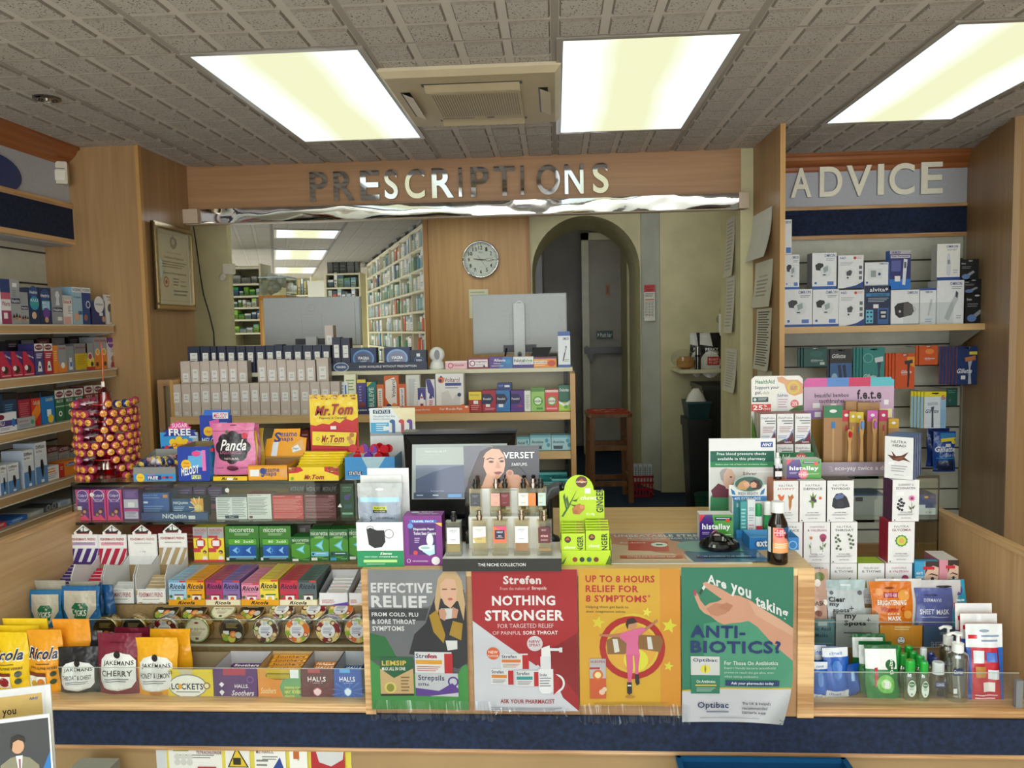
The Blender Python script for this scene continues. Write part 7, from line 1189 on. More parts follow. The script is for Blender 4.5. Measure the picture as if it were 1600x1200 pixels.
b=MB('plastic'); a=atY(627,782,2.40); b.box(a.x,a.x+.30,2.41,2.51,zt,zt+.05,'121214'); tag(b.build('receipt_printer'),'low black printer unit between seat cover box and perfume stand','printer')
e=empty('barcode_scanner','grey hand held barcode scanner on a black stand behind the perfumes','scanner',(atY(858,790,2.42).x,2.42,zt))
z0=atY(858,768,2.42).z-zt
b=MB('plastic'); b.lathe([(.035,0),(.03,.01),(.012,.02),(.012,z0-.01)],14,'1a1b1e'); b.build('stand',e); b=MB('plastic'); b.tube([(-.02,-.01,z0-.06),(-.012,-.01,z0-.02),(0,0,z0),(.03,.01,z0+.012),(.04,.01,z0+.014)],[.012,.014,.024,.02,.016],12,'5a6068'); sh_=b.build('scanner_head',e); b=MB('gloss'); b.ball((.045,.0,z0+.014),.016,'2a2c30',n=12,m=8); b.build('scan_window',sh_)
# ginger chews
gc='b4d318'
gA=[('e',50,16,13,0,'5a2a14'),('p',[(40,18),(50,9),(60,18)],'b8642c'),tx(38,14,62,19,'Ginger','f0e8d0','bi'),('r',57,31,70,43,'eef2e0'),tx(47,48,86,58,'chewz','f4f8e0','bi'),('t',82,32,98,88,'GINGER','2a3a14','bb',90),('p',[(4,96),(20,70),(40,34),(22,74),(8,98)],'3a5a18'),('p',[(14,80),(8,50),(12,42),(17,78)],'3a5a18'),('p',[(18,74),(14,56),(18,48),(22,70)],'3a5a18'),('p',[(22,68),(38,70),(48,66),(38,76)],'3a5a18'),('p',[(26,60),(40,56),(46,46),(38,62)],'3a5a18'),('p',[(28,78),(40,68),(56,70),(56,80),(44,92),(30,90)],'b8703a'),('e',50,74,5,0,'c88a50'),('e',36,86,5,0,'a8602c'),tx(60,88,78,95,'12 x 40g','f4f8d0','b')]
e=empty('ginger_sweet_display','lime green display box of ginger chews with rounded header','display box',(0,0,0)); Yg=2.16
a=atY(874,778,Yg+.08); c=atY(944,778,Yg+.08); zt3=atY(905,742,Yg+.08).z; w_=c.x-a.x; zsh=atY(905,766,Yg+.08).z
b=MB(); arcp=[(a.x+w_*.44+w_*.33*math.cos(math.pi*k/12),zsh+(zt3-zsh)*math.sin(math.pi*k/12)) for k in range(13)]
b.prism([(a.x,zt),(c.x,zt),(c.x,zsh-.002)]+arcp+[(a.x,zsh-.004)],Yg+.08,Yg+.083,gc); zlow=atY(905,809,Yg+.08).z
b.face((a.x,Yg+.08,zt3),(1,0,0),(0,0,-1),w_,zt3-zlow).art(gA); b.build('header_card',e)
a2=atY(876,850,Yg); c2=atY(955,850,Yg); zl=atY(915,860,Yg).z
b=MB(); b.box(a2.x,c2.x,Yg,Yg+.002,zt,zl,gc); b.box(a2.x,a2.x+.002,Yg,Yg+.08,zt,zl+.03,gc); b.box(c2.x-.002,c2.x,Yg,Yg+.08,zt,zl+.03,gc); b.box(a2.x,c2.x,Yg+.002,Yg+.08,zt,zt+.002,gc)
b.face((a2.x,Yg,zl),(1,0,0),(0,0,-1),c2.x-a2.x,zl-zt).art([('e',28+14*k,62,5,0,cl) for k,cl in enumerate(('8a3420','1f3a2c','1c5a4a','6a2c1c'))]+[('p',[(0,90),(12,40),(6,92)],'4a6a18'),('p',[(88,96),(97,30),(100,96)],'4a6a18')]); b.build('tray',e)
for col_ in range(2):
 wdp=(c2.x-a2.x)/2-.005; xx=a2.x+.003+wdp/2+col_*(wdp+.002); o0=None
 for j in range(5):
  Yp=Yg+.004+j*.0145; hpx=[(815,812,812,812,812),(812,810,810,810,810)][col_][j]; hp=.088 if col_==0 else .096
  if not o0:
   b=cbuild(wdp,hp,.012,gc,'9ab814','c4de3a',[('e',26,20,14,0,'3a2414'),('p',[(16,22),(26,12),(36,22)],'b8642c'),('t',66,8,92,80,'GINGER','2a3a14','bb',90),tx(12,40,60,50,'chewz','f0f8d8','bi'),('p',[(20,84),(30,66),(36,88)],'4a6a18'),('e',38,78,10,0,'b8703a'),('p',[(6,96),(20,70),(24,90)],'3a5a18')]); b.face((-wdp/2,.012,hp),(1,0,0),(0,-1,0),wdp,.012).art([('r',6,20,60,70,'6a8a1c'),('r',64,10,96,80,'c04a8a')])
   o0=b.build('ginger_sweet_packet',None,(xx,Yp,zt+.0025)); tag(o0,'lime ginger chew packet, first from the front in the %s column'%['left','right'][col_],'sweet packet','ginger chew packets')
  else: dup(o0,(xx,Yp,zt+.0025+.004*j),label='lime ginger chew packet, %s from the front in the %s column'%(nth(j),['left','right'][col_]))
# counter mat, coin dish
q=[atZ(953,881.5,ZT),atZ(1176,881,ZT),atZ(1141,833,ZT),atZ(953,834,ZT)]
P=[(-.02+q[0].x-.10,q[0].y)]+[(q[1].x,q[1].y),(q[2].x,q[2].y),(q[3].x-.10,q[3].y)]
b=MB('gloss'); b.zprism(P,ZT+.0006,ZT+.0022,'d8d8d6'); zz=ZT+.0026
ox,oy=P[3]; ux=Vector((P[2][0]-P[3][0],P[2][1]-P[3][1],0)); wm=ux.length; hm_=P[3][1]-P[0][1]
b.face((ox,oy,zz),ux.normalized(),(0,-1,0),wm*1.03,hm_)
b.art([('r',0,3,60,97,'d49a80'),('p',[(54,3),(100,3),(106,97),(63,97)],'51718c'),('p',[(0,97),(20,40),(50,60),(62,97)],'e4c8a8'),('e',52,50,14,0,'c8907a'),('e',70,50,12,0,'7aa8a8'),('p',[(30,30),(54,34),(52,66),(28,62)],'c8574a'),('e',48,44,5,0,'e8f0e8'),('p',[(46,42),(50,42),(50,46),(46,46)],'2f8a5a'),tx(22,9,92,17,'UNBEATABLE STRENGTH','eceef0','bb'),tx(30,20,88,26,'PROVIDES RELIEF FROM THE 3 SIGNS OF','e4e8ec','b'),tx(24,36,40,40,'Bio-Active','f4f4f0','bi'),tx(80,31,94,36,'MOVEMENT','e8f0f0','b'),('p',[(82,44),(94,44),(96,68),(80,66)],'5a9a78'),('e',88,52,6,0,'d8ecd8'),('r',22,80,58,88,'c86a50'),tx(26,82,54,86,'SUITABLE FOR SUSTAINED RELIEF','f4e4dc','b'),('r',66,80,100,86,'3f5f80'),tx(70,82,97,85,'ASK & PHARMACIST TO SEE WHICH SUITS','dce8f0','b')])
tag(b.build('counter_mat'),'printed advertising mat in peach and slate blue lying on the counter','counter mat')
p=atZ(1124,853,ZT+.01); e=empty('coin_dish','glossy black oval coin dish on the counter mat','coin dish',(p.x,p.y,ZT+.0034))
b=MB('gloss'); rx_=31*p.y/1206
b.lathe([(rx_*.9,0),(rx_*1.0,.006),(rx_*1.0,.014),(rx_*.93,.022),(rx_*.75,.028),(rx_*.70,.026),(rx_*.6,.014),(.001,.010)],36,'0d0d0f',sy=.85,caps=False); b.build('dish',e)
b=MB('gloss'); b.tube([(-rx_*.62,-.03*0-.03,.018),(-rx_*.3,.03,.032),(0,.05,.036),(rx_*.3,.03,.032),(rx_*.64,-.02,.018)],.004,8,'101012'); b.build('ridge',e)
# medicine on the counter
hA=[('m','gloss'),('r',0,0,50,100,'43297c'),('p',[(38,0),(100,0),(100,100),(52,100)],'4c9a3c'),('p',[(0,0),(18,0),(0,32)],'d03048'),('r',46,10,96,22,'2a3f5c'),('l',50,13,90,20,1,'d8e8e0'),tx(8,34,92,62,'histallay','f4f6f8','bb'),('e',84,22,6,0,'d84a2a'),('l',8,66,30,78,2,'c0b0e0'),('l',60,74,94,80,1,'e0f0d8'),('e',48,76,14,0,'e8748a'),('r',34,74,62,78,'f8f4f4'),tx(40,64,56,72,'7.99','f4f4f4','b'),tx(40,80,56,88,'6.99','f4f4f4','b')]
cc('allergy_tablet_box','purple and green allergy tablet box with white top on the counter','medicine box',(1093,804,1145,834),2.40,.05,'4a3a80','e8e8ec','f0f0f2',hA,rz=-.03)
YNh=2.55
# NHS leaflet
nh=[('r',0,0,100,14,'ecebf0'),('r',78,4,96,10,'2a4f9c'),tx(80,5,94.5,9,'NHS','f0f4fa','bbi'),('r',2,14,98,26,'1f6454'),('r',2,26,98,32,'2f8a5a'),tx(12,15.5,86,19.5,'Free blood pressure checks','e8f0ec','b'),tx(13,21,85,25,'available in this pharmacy','e8f0ec','b'),tx(10,28,88,30,'Reduce your risk of heart and circulatory disease','d8ecdc','b'),('r',2,32,98,92,'d8d8d8'),('r',55,33,98,92,'e4e0e0'),('p',[(2,66),(10,56),(22,52),(34,62),(30,92),(2,92)],'3a8a5c'),('p',[(3,58),(14,50),(26,54),(36,58),(30,66),(6,66)],'6a2c40'),('p',[(17,36),(24,33),(34,34),(40,42),(38,48),(40,52),(34,57),(26,56),(20,48)],'dcb4a4'),('p',[(16,38),(20,34),(28,33),(22,40),(22,48),(18,46)],'a8a4a8'),('e',33,43,1.6,1,'5a3c34'),('p',[(32,51),(38,50),(37,52)],'a8605c'),('r',60,36,96,38,'f0f0f0')]
cc('health_leaflet','leaflet sheet offering free blood pressure checks, standing on the counter','leaflet',(1108,685,1211,830),2.56,.004,'ecebf0',A=nh,rz=-.03,mat='paper')
# silver oval mouth product display
e=empty('lip_product_display','white and blue counter display with oval photo holding small tubes','display box',(0,0,0)); Yd=2.42
a=atY(1139,758,Yd+.05); c=atY(1198,758,Yd+.05); w_=c.x-a.x; zc1=a.z; cxd=(a.x+c.x)/2
b=MB(); b.box(a.x,c.x,Yd+.05,Yd+.054,zt,zc1,'e8e6e4'); a_=a
b.face((a.x,Yd+.05,zc1),(1,0,0),(0,0,-1),w_,zc1-zt).art([('p',[(4,6),(14,12),(18,20),(8,18)],'2f74b4'),('p',[(96,6),(86,12),(82,20),(92,18)],'2f74b4'),tx(24,14,76,20,'FRESH BREATH','4a5a6a','b'),('r',0,22,100,32,'2f74b4'),tx(14,24,84,30,'40% EXTRA FREE','d8e8f4','b'),('r',0,32,60,100,'3f9aa0'),tx(20,36,52,44,'BREATH','e8f4f4','b')])
rz_=atY(1170,756,Yd+.048); n=28; RX=23*Yd/1206*1.03; RZz=12.5*Yd/1206*1.03
b.face((rz_.x-RX,Yd+.047,rz_.z+RZz),(1,0,0),(0,0,-1),2*RX,2*RZz).art([('e',50,50,50,50,'9ac0bc'),('e',50,50,46,45,'3a5c54'),('p',[(10,70),(20,40),(36,26),(50,40),(54,60),(40,88),(20,84)],'c89868'),('p',[(30,44),(44,36),(52,48),(50,66),(38,70)],'dca890'),('p',[(92,70),(84,30),(68,20),(56,34),(54,50),(62,84),(84,84)],'3a2420'),('p',[(56,44),(66,36),(76,50),(74,72),(60,74),(54,60)],'d8a084')])
b.face((rz_.x-RX,Yd+.047,rz_.z+RZz+.012),(1,0,0),(0,0,-1),2*RX,.01).art([tx(30,0,76,90,'Silver','3a2430','b')]); b.build('oval_header',e)
b=MB(); b.box(a.x+.012,c.x+.0,Yd,Yd+.002,zt,zt+.03,'2f84c8'); b.box(a.x,a.x+.002,Yd,Yd+.05,zt,zt+.13,'e4e4e6'); b.face((a.x-.0005,Yd+.05,zt+.13),(0,-1,0),(0,0,-1),.05,.13); b.box(a.x+.002,c.x,Yd+.002,Yd+.05,zt,zt+.002,'e4e4e6'); b.build('tray',e)
def tube(name,label,cat,px,Y,w_px,ytop,cols,base=None,prof=None,art_=(),grp=None,mat='gloss',sy=.8):
 base=zt+.0026 if base is None else base; p=atY(px,ytop,Y); h=p.z-base; r=w_px*Y/1206/2
 b=MB(mat); pr=prof or [(1,0),(1,.62),(.92,.63),(.92,.96),(.7,1)]
 b.lathe([(k*r,z*h) for k,z in pr],16,cols=cols,sy=sy)
 if art_: b.face((-r*.8,-r*sy*.9-.0008,h*.6),(1,0,0),(0,0,-1),r*1.6,h*.5).art(art_)
 o=b.build(name,None,(p.x,Y,base)); return tag(o,label,cat,grp)
tube('lip_balm','lip balm with green cap in the white and blue display','lip balm',1185,Yd+.02,12,787,['e8ecec','e8ecec','1f9a58','1f9a58'],art_=[('r',0,50,100,78,'c83a4a')])
tube('lip_balm','lip balm with white cap beside the green one','lip balm',1199,Yd+.025,12,783,['3a9a5a','e8ecec','f0f0f2','f0f0f2'],art_=[('r',10,50,90,78,'2f8a4a')])
cc('throat_spray_box','slim white box standing in the white and blue display','medicine box',(1168,781,1180,826),Yd+.012,.02,'e4e8ec',A=[tx(20,20,84,30,'DEX','6a9aa8','b'),('l',14,40,84,60,3,'b0b8c0'),('l',14,66,84,90,3,'d8a0a8')],base=zt+.0025)
cc('throat_spray_box','teal packet standing at the left of the white and blue display','medicine box',(1157,784,1167,820),Yd+.014,.02,'4aa4a8',A=[('l',14,20,84,80,6,'a8dcd8')],base=zt+.0025)
for k,(px,yt) in enumerate(((1213,806),(1219,806))): pass
# gum tray
o,cxg,wdg,hg=opentray('chewing_gum_tray','blue chewing gum tray behind the brown medicine bottle','' and (0,0,0,0) or (1171,840,1248,857),2.30,.09,'2378c4',[('e',20,50,10,30,'1c4f98'),tx(14,20,50,72,'extra','f0f6fc','bb'),('o',88,60,9,.2,'8ac8f0')],inner='5aa0d8',base=zt,cat='gum tray')
for k in range(6):
 b=MB('gloss'); b.box(-.01,.01,0,.07,0,.011,'8ac0e4'); b.box(-.0102,.0102,.01,.02,-.0001,.0112,'3a4f9c'); o=b.build('chewing_gum_packet',None,(cxg-wdg/2+.014+k*.0215,2.308,zt+.0022+.019)); o.scale=(1,1,1.6); o.location.z=zt+.0022; tag(o,'pale blue gum packet, %s from the left in the blue tray'%nth(k),'gum packet','gum packets in the blue tray')
b=MB(); n=14; xr0=cxg+wdg/2-.05; b.prism([(xr0+.05*math.cos(math.pi/2*k/n)*1.0,zt+.032+.05*math.sin(math.pi/2*k/n)) for k in range(n+1)]+[(xr0,zt+.032)],2.385,2.388,'8ac8ec'); tag(b.build('gum_header_card'),'pale blue quarter round header behind the gum tray','card')
# brown bottle
p=atY(1215,865,2.18); hB=lambda y: atY(1215,y,2.18).z-zt; r=15.5*2.18/1206
e=empty('medicine_bottle','brown glass cough syrup bottle with white cap and pink label','medicine bottle',(p.x,2.18,zt))
b=MB('gloss'); b.lathe([(r*.94,0),(r,.004),(r,hB(822)),(r*.93,hB(816)),(r*.5,hB(801)),(r*.45,hB(798))],24,'1e120c','gloss'); b.build('glass_body',e)
b=MB('plastic'); b.lathe([(r*.66,hB(800)),(r*.68,hB(798)),(r*.68,hB(785)),(r*.62,hB(783.5))],24,'eceef0')
for k in range(24): t=2*math.pi*k/24; b.box(r*.68*math.cos(t)-.0004,r*.68*math.cos(t)+.0004,r*.68*math.sin(t)-.0004,r*.68*math.sin(t)+.0004,hB(798),hB(785),'d0d2d6')
b.build('cap',e)
b=MB('gloss'); z1,z0=hB(821),hB(860); n=10; LB=[('r',0,0,100,100,'e8917a'),('p',[(50,0),(100,0),(100,60),(80,50),(70,20)],'2a5a8c'),('e',74,34,14,0,'4a2a34'),('r',0,60,100,100,'eca46a'),('l',10,62,84,84,3,'f4e0c8'),('e',36,20,26,0,'d83a5a'),('r',8,18,64,21,'f4e8ea'),tx(18,8,54,16,'7.99','f4f0f0','b'),tx(18,24,54,31,'6.99','f4f0f0','b')]
Lw=r*1.83; b.face((0,0,z1),(1,0,0),(0,0,-1),Lw,z1-z0); b.art([('m','card')]+LB); b.refine(0,.006)
bb=MB('card'); bb.mn=b.mn
for i,v in enumerate(b.v):
 x,y,z=v; lift=-y; t=math.radians(-150+105*x/Lw+18); R2=r+.0004+lift; b.v[i]=(R2*math.cos(t),R2*math.sin(t),z)
# subdivided backing so the label follows the round glass
for k in range(n):
 t0,t1=[math.radians(-150+105*q/n+18) for q in (k,k+1)]; b.add([((r+.0003)*math.cos(t),(r+.0003)*math.sin(t),z) for t,z in ((t0,z0),(t1,z0),(t1,z1),(t0,z1))],[(0,1,2,3)],'e8917a')
for k in range(4):
 t0,t1=[math.radians(-172+28*q/4) for q in (k,k+1)]; b.add([((r+.0005)*math.cos(t),(r+.0005)*math.sin(t),z) for t,z in ((t0,z0),(t1,z0),(t1,z1),(t0,z1))],[(0,1,2,3)],'e4e8f0' if k<3 else 'd8dce4')
b.build('label',e)
# ================================================================ POSTERS ON THE COUNTER FRONT
def poster(label,q,A,curl=None,Y=2.118):
 x0,y0,x1,y1=q; a=atY(x0,(y0+y1)/2,Y); c=atY(x1,(y0+y1)/2,Y); m=(x0+x1)/2; zt_=atY(m,y0,Y).z; zb_=atY(m,y1,Y).z; w_=c.x-a.x; h=zt_-zb_
 b=MB('paper'); b.face((0,0,h),(1,0,0),(0,0,-1),w_,h); b.art([('r',0,0,100,100,A[0])]+A[1]); b.refine(0,.011 if curl else .02); rn=random.Random(int(x0)); p1,p2=rn.uniform(0,6),rn.uniform(0,6)
 n0=len(b.v)
 def f(x,z):
  y=.0018*math.sin(x*22+p1+z*9)+.0016*math.sin(z*31+p2)-.002
  if curl:
   d=(x/w_)+(1-z/h)*1.25-1.78
   if d>0: y-=.34*d*d; x-=.22*d*d; z+=.15*d*d
  return x,y,z
 for i,(x,y,z) in enumerate(b.v): X_,Y_,Z_=f(x,z); b.v[i]=(X_,Y_+y*(1.2 if curl else .6),Z_)
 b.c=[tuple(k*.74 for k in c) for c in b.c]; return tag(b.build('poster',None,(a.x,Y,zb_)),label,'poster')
bx=lambda x0,y0,x1,y1,n,c,band,bt: [('r',x0,y0,x1,y1,'dcdce0'),('r',x1-(x1-x0)*.2,y0+1,x1+1,y1,'b81c24'),tx(x0+1,y0+(y1-y0)*.08,x0+(x1-x0)*.6,y0+(y1-y0)*.3,n,c),('r',x0+1,y0+(y1-y0)*.38,x0+(x1-x0)*.74,y0+(y1-y0)*.58,band),('l',x0+2,y0+(y1-y0)*.68,x0+(x1-x0)*.7,y1-.6,3,bt)]
poster('grey and green poster reading effective relief with a woman holding a mug',(578,890,730,1108),('54565c',[('p',[(0,0),(100,0),(100,60),(84,66),(40,64),(0,58)],'6a6c72'),('p',[(0,0),(100,0),(100,16),(60,26),(0,26)],'84868c'),('p',[(0,28),(62,27),(58,36),(0,36)],'3c3e44'),('p',[(0,45),(16,48),(30,66),(0,64)],'1f6a34'),('p',[(0,64),(8,68),(30,74),(90,74),(96,66),(100,68),(100,100),(0,100)],'3f8f46'),
('p',[(62,30),(70,16),(98,14),(100,30),(100,66),(90,70),(60,62),(40,60),(46,46),(58,38)],'26272d'),('p',[(72,6),(78,1),(90,1),(96,8),(99,24),(97,36),(92,22),(74,20),(70,34),(68,22)],'c8a87c'),('p',[(74,10),(80,6),(89,7),(91,14),(90,22),(84,27),(78,24),(74,17)],'dcae94'),('r',76,13.2,81,14,'6a4438'),('r',85,13.2,90,14,'6a4438'),('e',84,20.5,2.6,.9,'b85a5a'),('p',[(62,32),(70,28),(78,46),(76,52),(66,44)],'a88424'),('p',[(86,36),(96,38),(94,50),(82,46)],'a88424'),('p',[(74,27),(88,27),(87,34),(78,35)],'d0d0d4'),('p',[(72,28),(78,27),(80,31),(78,36),(73,34)],'c8947c'),('p',[(86,26),(92,28),(90,34),(85,34)],'c8947c'),('p',[(78,50),(90,50),(90,56),(80,57)],'dcdcde'),
tx(3,9,66,16,'EFFECTIVE','dcdce0','bb'),tx(3,18,60,26.5,'RELIEF','dcdce0','bb'),tx(3,30,51,33.5,'FROM COLD, FLU','e0e0e4','bb'),tx(3,35,48,38.5,'& SORE THROAT','e0e0e4','bb'),tx(3,40,36,43.5,'SYMPTOMS','e0e0e4','bb'),
('r',10,62,44,90,'c8a878'),('p',[(10,62),(44,62),(44,70),(24,77),(10,70)],'1f5c3a'),tx(12,64.5,37,68,'LEMSIP','d8b84a','bb'),tx(12,69,36,71.5,'MAX ALL IN ONE','e8e8e0','b'),('e',20,84,6,4,'d8c86a'),('e',20,84,4,3,'8a8a3a'),('l',31,76,40,88,5,'8a6a44'),('r',10,88.5,44,90,'2a2a20')]+bx(46,58,84,73,'Strefen','1f2f5c','e0a030','c87868')+[tx(59,59.2,68,62.4,'fen','c82838')]+[('r',46,73,90,90,'c2c4cc'),tx(49,74.5,76,79.5,'Strepsils','1f2f5c','b'),tx(49,80.5,60,82.5,'EXTRA','1f2f5c','bb'),('p',[(46,84),(70,86),(84,80),(90,84),(90,87),(60,90),(46,90)],'5a3a90'),('o',85,79,5.5,.3,'5a3a90')]))
poster('red and white poster reading nothing stronger with throat spray and lozenge boxes',(739.5,889,903,1110),('a01a24',[('p',[(0,36),(100,100),(0,100)],'cfd0dc'),('p',[(0,34),(60,66),(80,82),(86,92),(86,100),(0,100)],'cfd0dc'),('p',[(0,36),(60,68),(100,50),(100,0),(0,0)],'a81c26'),('p',[(100,44),(66,60),(100,90)],'8a141c'),
tx(30,4.5,66,10.5,'Strefen','e4dce0','bb'),tx(27,12.4,55,14.6,'From the makers of','e0b8bc',''),tx(57,12.2,71,15,'Strepsils','f0e0e0','b'),tx(19,18.5,79,25.5,'NOTHING','ece8ec','bb'),tx(12,28.5,87,36,'STRONGER','ece8ec','bb'),tx(24,38,77,41,'FOR TARGETED RELIEF','e8c8cc',''),tx(19,43,46,45.6,'OF PAINFUL','e8c8cc',''),tx(48,43,81,45.6,'SORE THROAT','f4eef0','b'),('e',59,52,7.5,0,'d8d0d8'),tx(53.5,49.5,64,51.5,'NEW','a02030','b'),tx(53.5,52,64.5,54,'SPRAY','a02030','b'),('e',19,59,6.2,0,'d8643a'),tx(14.5,57,23.5,59,'NEW','f4e4dc','b'),tx(14,60,24,61.5,'FLAVOUR','f4e4dc','b')]+bx(26,59,52,70,'Strefen','1f2f5c','d87a3a','c87868')+bx(16,70,37,81,'Strefen','1f2f5c','d8842c','8a8a90')+bx(40,71,62,82,'Strefen','1f2f5c','2f9498','8a8a90')+
[('o',78,80,9,.22,'e4e4ea'),('p',[(76,72),(82,76),(82,84),(76,88)],'a81c26'),('p',[(62,70),(76,70),(76,84),(73,87),(65,87),(62,84)],'e8e8ee'),('r',64,61,74,70,'e0e0e8'),('p',[(65,55),(73,53),(74,61),(65,61)],'eeeef2'),('r',73,55,84,57,'e8e8ee'),('r',82,54.5,85,58,'e8e8ee'),tx(63,73,70,75,'Strefen','1f2f5c','b'),('l',63,76,74,83,4,'8a8a98'),tx(25,91,77,94,'ASK YOUR PHARMACIST','a02030','b'),('l',16,97,84,99.5,2,'a8a8b4')]))
star=lambda cx,cy,r,c: ('p',[(cx+r*(1 if i%2==0 else .45)*math.sin(math.pi*i/5+.2),cy-.72*r*(1 if i%2==0 else .45)*math.cos(math.pi*i/5+.2)) for i in range(10)],c)
poster('yellow poster reading up to 8 hours relief with a girl in pink and cardboard wings',(905,888,1063,1103),('d8a832',[('r',0,0,20,100,'d8a22c'),('r',80,0,100,100,'d8922c'),('e',54,54,26,22,'dcc040'),tx(7,5,75,10,'UP TO 8 HOURS','b82a24','bb'),tx(7,12,59,17,'RELIEF FOR','b82a24','bb'),tx(7,19,67,24,'8 SYMPTOMS','b82a24','bb'),tx(68,18.5,70.5,20.5,'*','b82a24','b'),tx(7,26.5,49,29,'Helping them get back to','4a3a24',''),tx(7,30,46,32.2,'their imaginative selves','4a3a24',''),('o',52.5,57,32.5,.19,'b0201c'),('e',52.5,57,24,0,'e0a83a'),('e',56,66,12,8,'e0dc3a'),star(19,39,7,'dcc83a'),star(89,41,8,'dcd43c'),star(67,31,5,'e8dc4a'),star(88,70,5,'dcd43c'),
('p',[(27,52),(40,47),(80,48),(83,52),(80,60),(60,58),(44,62),(28,62)],'8a6234'),('p',[(33,51),(38,51),(40,60),(35,61)],'dcd8d4'),('p',[(67,49),(71,49),(73,58),(68,58)],'dcd8d4'),('p',[(20,47.5),(34,47.5),(46,46),(47,50),(32,49.5),(20,48.8)],'b87a5c'),('p',[(58,45),(68,41),(77,36),(78,37.5),(68,43.5),(60,48.5)],'b87a5c'),('p',[(41,47),(50,44.5),(58,43),(63,42),(66,44),(59,48),(58,54),(60,62),(46,64),(47,54),(40,50)],'dc6a9c'),('e',52.3,40,5,3.8,'c8906c'),('p',[(46,40),(48,36),(54,35),(57.5,38),(55,39),(49,40),(48,44)],'3a2420'),('p',[(46,62),(53,62),(53,72),(51,82),(48,82),(47,72)],'d8608e'),('p',[(54,62),(60,62),(58.5,70),(58,77),(55,77),(55,70)],'d8608e'),('p',[(47,82),(51.5,82),(52,90),(49,91.5),(47,90)],'2a2628'),('p',[(55,76),(58.5,76),(59.5,83),(56.5,84.5),(55,82)],'2a2628'),('r',47.5,84,51,85,'e8e8e8'),('e',50,93,5,1,'b8822c'),
('r',10,65,26,94,'b8b4b8'),('r',10,79,26,94,'cc5c34'),tx(11,66.2,25,68,'NUROFEN','a02a34','b'),('r',10,71,20,72.4,'b8283a'),('e',18,76.5,5.2,0,'d86a2c'),('e',18,76.5,3.2,0,'f0dca0'),('e',22,89,3,0,'e8c8b0'),('e',24.5,87,2.4,0,'e8c8b0'),('l',14,97,88,99.5,2,'c89a3a')]))
poster('green poster asking are you taking antibiotics with a hand holding a capsule, corner curled',(1065,886,1239,1128),('2c7c62',[('p',[(20,36),(70,30),(100,60),(100,80),(20,80)],'4a987a'),('p',[(0,79),(40,77),(100,77),(100,100),(0,100)],'cfcfd8'),('p',[(0,79),(40,77),(100,77),(100,78),(40,78),(0,80)],'c8b03a'),('p',[(19,10),(22,9),(34,13),(44,17),(52,18),(62,21),(74,27),(88,33),(100,39),(100,60),(90,54),(78,46),(68,38),(60,34),(52,35),(44,35.5),(38,36.5),(32,34.5),(26,31),(20,29),(16,26),(13,21),(11,17),(12,15.5),(14.5,17),(17,21),(21,24.5),(25,22.5),(32,21.5),(36,20),(30,17),(24,14),(20,12)],'d49c82'),('p',[(22,26),(30,22.5),(38,23),(42,26),(40,29),(32,31),(26,30)],'c08468'),('p',[(32,25),(40,22),(46,24),(42,28)],'b87a60'),('p',[(60,21),(74,27),(88,33),(100,39),(100,44),(84,38),(66,30)],'dcac92'),('p',[(10.5,14.5),(13,14.5),(13.2,18),(11,17.5)],'b83a5c'),('p',[(15.5,16),(18,13),(19.6,14.2),(17,17.4)],'1f4a38'),('p',[(18,13),(20,11),(21.6,12.2),(19.6,14.4)],'e4e8e4')]+
[tx(23,3.8,40,9.8,'Are','e4e8ea','bb',4),tx(44,9.6,62,17.4,'you','e4e8ea','bb',5),tx(66,17,95,26,'taking','e4e8ea','bb',9)]+[tx(8,37,57,45,'ANTI-','14306c','bb'),tx(8,47,89,55,'BIOTICS?','14306c','bb'),('r',8,57,34,81,'d4d4d4'),('r',8,69,34,81,'2c7c62'),tx(10,58.2,32,61,'Optibac','1f2f6c','b'),('e',21,65,4.5,2.7,'e8d84a'),('p',[(21,62),(22,65),(21,68),(20,65)],'8a8a2a'),tx(13,72,30,74,'On Antibiotics','dce8e0','b'),('r',12,75,31,76,'c8b84a'),('l',13,77,30,80,3,'a8ccb8'),tx(38,59.5,86,62,'For Those On Antibiotics','dce8e4','b'),tx(38,63.2,84,65,'Expert friendly bacteria scientifically','c8dcd4',''),tx(38,66,82,67.8,'proven to reach the gut alive, even','c8dcd4',''),tx(38,68.6,68,70.4,'when taking antibiotics','c8dcd4',''),('r',39,72,87,75.4,'1f3a6c'),tx(44,72.7,82,75,'Ask your pharmacist today','e8ecf4','b'),tx(14,86.4,42,91.5,'Optibac','1f3a6c','b'),('l',22,92.5,42,94,1,'5a6a8c'),tx(54,86,80,88,"The UK & Ireland's",'4a4a54'),tx(54,89,77,91,'recommended','4a4a54'),tx(54,92,76,94.2,'bacteria supp','3a3a44','b'),('l',16,96.4,70,97.2,1,'8a8a94')]),curl=1)
# torn clear film under the posters
for k,(x0,x1,y0,y1,n) in enumerate(((578,775,1098,1128,60),(760,890,1110,1122,44),(905,1080,1104,1134,50))):
 b=MB('cling'); rn=random.Random(k+50); a=atY(x0,y0,2.09); c=atY(x1,y0,2.09); zb_=atY(x0,y1,2.09).z; vs=[]
 for i in range(n+1):
  x=a.x+(c.x-a.x)*i/n; vs+=[(x,2.105+rn.uniform(-.004,.004),a.z),(x,2.100+rn.uniform(-.010,.004),(a.z+zb_)/2+rn.uniform(-.004,.004)),(x,2.104+rn.uniform(-.01,.003),zb_+rn.uniform(-.004,.008))]
 b.add(vs,[(3*i+j,3*i+j+1,3*i+j+4,3*i+j+3) for i in range(n) for j in (0,1)],'ffffff'); tag(b.build('torn_film'),'crinkled torn clear film hanging below the posters, %s from the left'%nth(k),'film')
